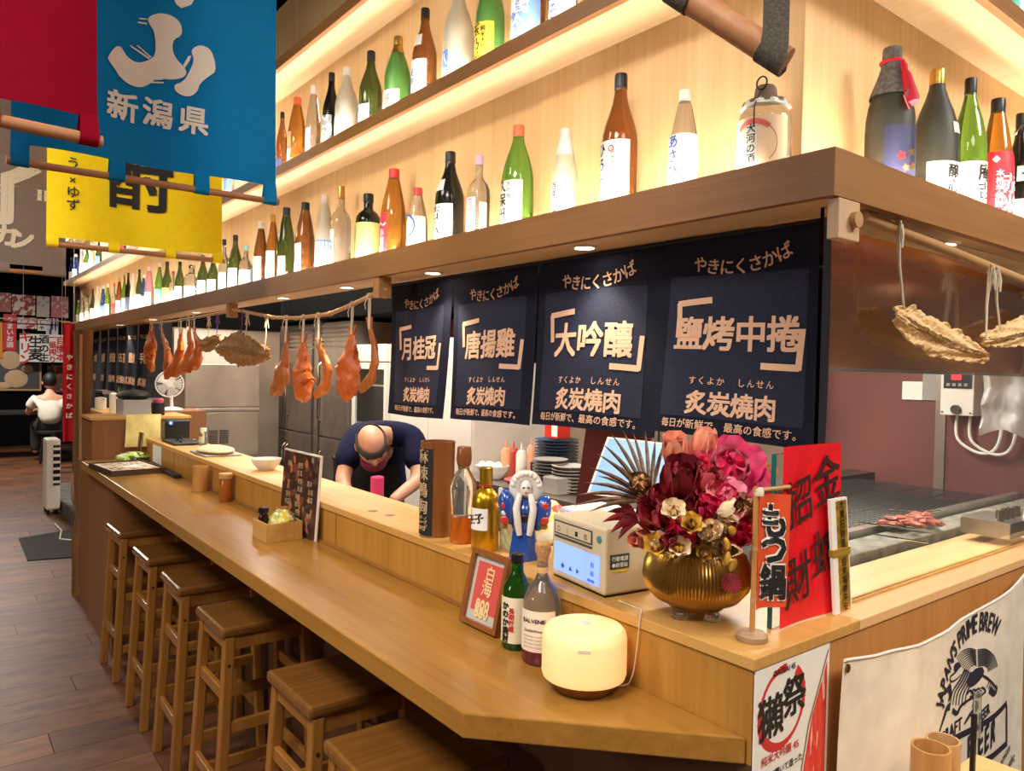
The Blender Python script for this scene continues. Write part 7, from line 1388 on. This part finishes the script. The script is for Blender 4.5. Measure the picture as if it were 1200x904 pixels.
for s, w0, e0 in ((-1, wL, eL), (1, wR, eR)):
    d_ = (w0 - e0).normalized(); sd_ = d_.cross(Vector((0, 0, 1))).normalized(); up3 = sd_.cross(d_)
    hv = [w0, w0 + d_ * .05, w0 + d_ * .085]; ed = [(0, 1), (1, 2)]; rd = [(.026, .020), (.038, .016), (.036, .013)]
    for q in range(4):
        b0 = w0 + d_ * .085 + sd_ * (-.024 + .016 * q); l_ = (.062, .074, .070, .055)[q]; i0 = len(hv); hv += [b0, b0 + d_ * l_ * .5 - up3 * .006, b0 + d_ * l_ * .8 - up3 * .030]; ed += [(2, i0), (i0, i0 + 1), (i0 + 1, i0 + 2)]; rd += [.010, .009, .0075]
    i0 = len(hv); b0 = w0 + d_ * .030 - sd_ * s * .032; hv += [b0, b0 + d_ * .03 - sd_ * s * .018 - up3 * .01, b0 + d_ * .055 - sd_ * s * .012 - up3 * .028]; ed += [(1, i0), (i0, i0 + 1), (i0 + 1, i0 + 2)]; rd += [.012, .010, .008]
    skinned('hand', hv, ed, rd, skin, ck, 1)
for a, t_ in ((aL, tL), (aR, tR)): skinned('shoe', [a + Vector((0, 0, -.02)), a.lerp(t_, .5) + Vector((0, 0, -.01)), t_ + f_ * .09], [(0, 1), (1, 2)], [.045, .045, .035], M['black_g'], ck, 1)
tag(MB().bb(1.80, 1.86, 3.42, 3.47, .88, .99).build('pink_bag', pm('hot_pink_bag', (226, 60, 110), .5), None, bevel=.01), 'pink packet hanging by the cook', 'packet')
# ---- seated guest, seen from behind
g0 = Vector((1.50, 13.2, .50)); ps = thing('person', 'guest in a white T-shirt seated with back to the viewer', 'person', (1.5, 13.2, .49))
Q_ = lambda a, b, z: g0 + Vector((a, b, z))
V = [Q_(0, 0, .09), Q_(0, .02, .28), Q_(0, .05, .44), Q_(.0, .07, .56), Q_(0, .09, .62), Q_(-.19, .06, .46), Q_(-.27, .20, .24), Q_(-.16, .44, .27), Q_(.19, .06, .46), Q_(.26, .20, .24), Q_(.14, .44, .27), Q_(-.10, .06, .07), Q_(-.14, .44, .07), Q_(-.14, .46, -.40), Q_(.10, .06, .07), Q_(.14, .44, .07), Q_(.14, .46, -.40), Q_(-.06, .52, .27), Q_(.05, .52, .27)]
E_ = [(0, 1), (1, 2), (2, 3), (3, 4), (2, 5), (5, 6), (6, 7), (2, 8), (8, 9), (9, 10), (0, 11), (11, 12), (12, 13), (0, 14), (14, 15), (15, 16), (7, 17), (10, 18)]
skinned('body', V, E_, [.13, .12, .12, .055, .055, .06, .045, .03, .06, .045, .03, .09, .065, .05, .09, .065, .05, .03, .03], skin, ps)
hd2 = MB().ell(Q_(0, .11, .72), (.082, .10, .12), 18, 14).build('head', skin, ps, True)
hr_ = MB().ell(Q_(0, .095, .745), (.094, .108, .118), 18, 14).build('hair', M['ink'], ps, True)
for s in (-1, 1): MB().ell(Q_(s * .088, .11, .70), (.012, .02, .03), 8, 6).build('ear', skin, hd2, True); MB().ell(Q_(s * .03, .205, .72), (.012, .006, .007), 8, 6).build('eye', M['ink'], hd2, True)
MB().ell(Q_(0, .212, .695), (.012, .02, .02), 8, 6).build('nose', skin, hd2, True); MB().ell(Q_(0, .203, .655), (.022, .006, .006), 8, 6).build('mouth', pm('lips', (176, 100, 92), .5), hd2, True)
skinned('tshirt', [Q_(0, -.01, .06), Q_(0, .01, .26), Q_(0, .04, .43), Q_(0, .06, .53), Q_(-.19, .06, .46), Q_(-.25, .14, .32), Q_(.19, .06, .46), Q_(.25, .14, .32)], [(0, 1), (1, 2), (2, 3), (2, 4), (4, 5), (2, 6), (6, 7)], [(.19, .15), (.175, .14), (.16, .13), .075, .09, .08, .09, .08], pm('white_tshirt', (226, 220, 206), .85, noise=(10, .05)), ps)
skinned('trousers', [Q_(0, .0, .05), Q_(-.10, .06, .07), Q_(-.14, .44, .07), Q_(-.14, .46, -.38), Q_(.10, .06, .07), Q_(.14, .44, .07), Q_(.14, .46, -.38)], [(0, 1), (1, 2), (2, 3), (0, 4), (4, 5), (5, 6)], [.13, .105, .085, .07, .105, .085, .07], pm('grey_trousers', (56, 56, 62), .9), ps)
bpy.data.objects.remove(_to)
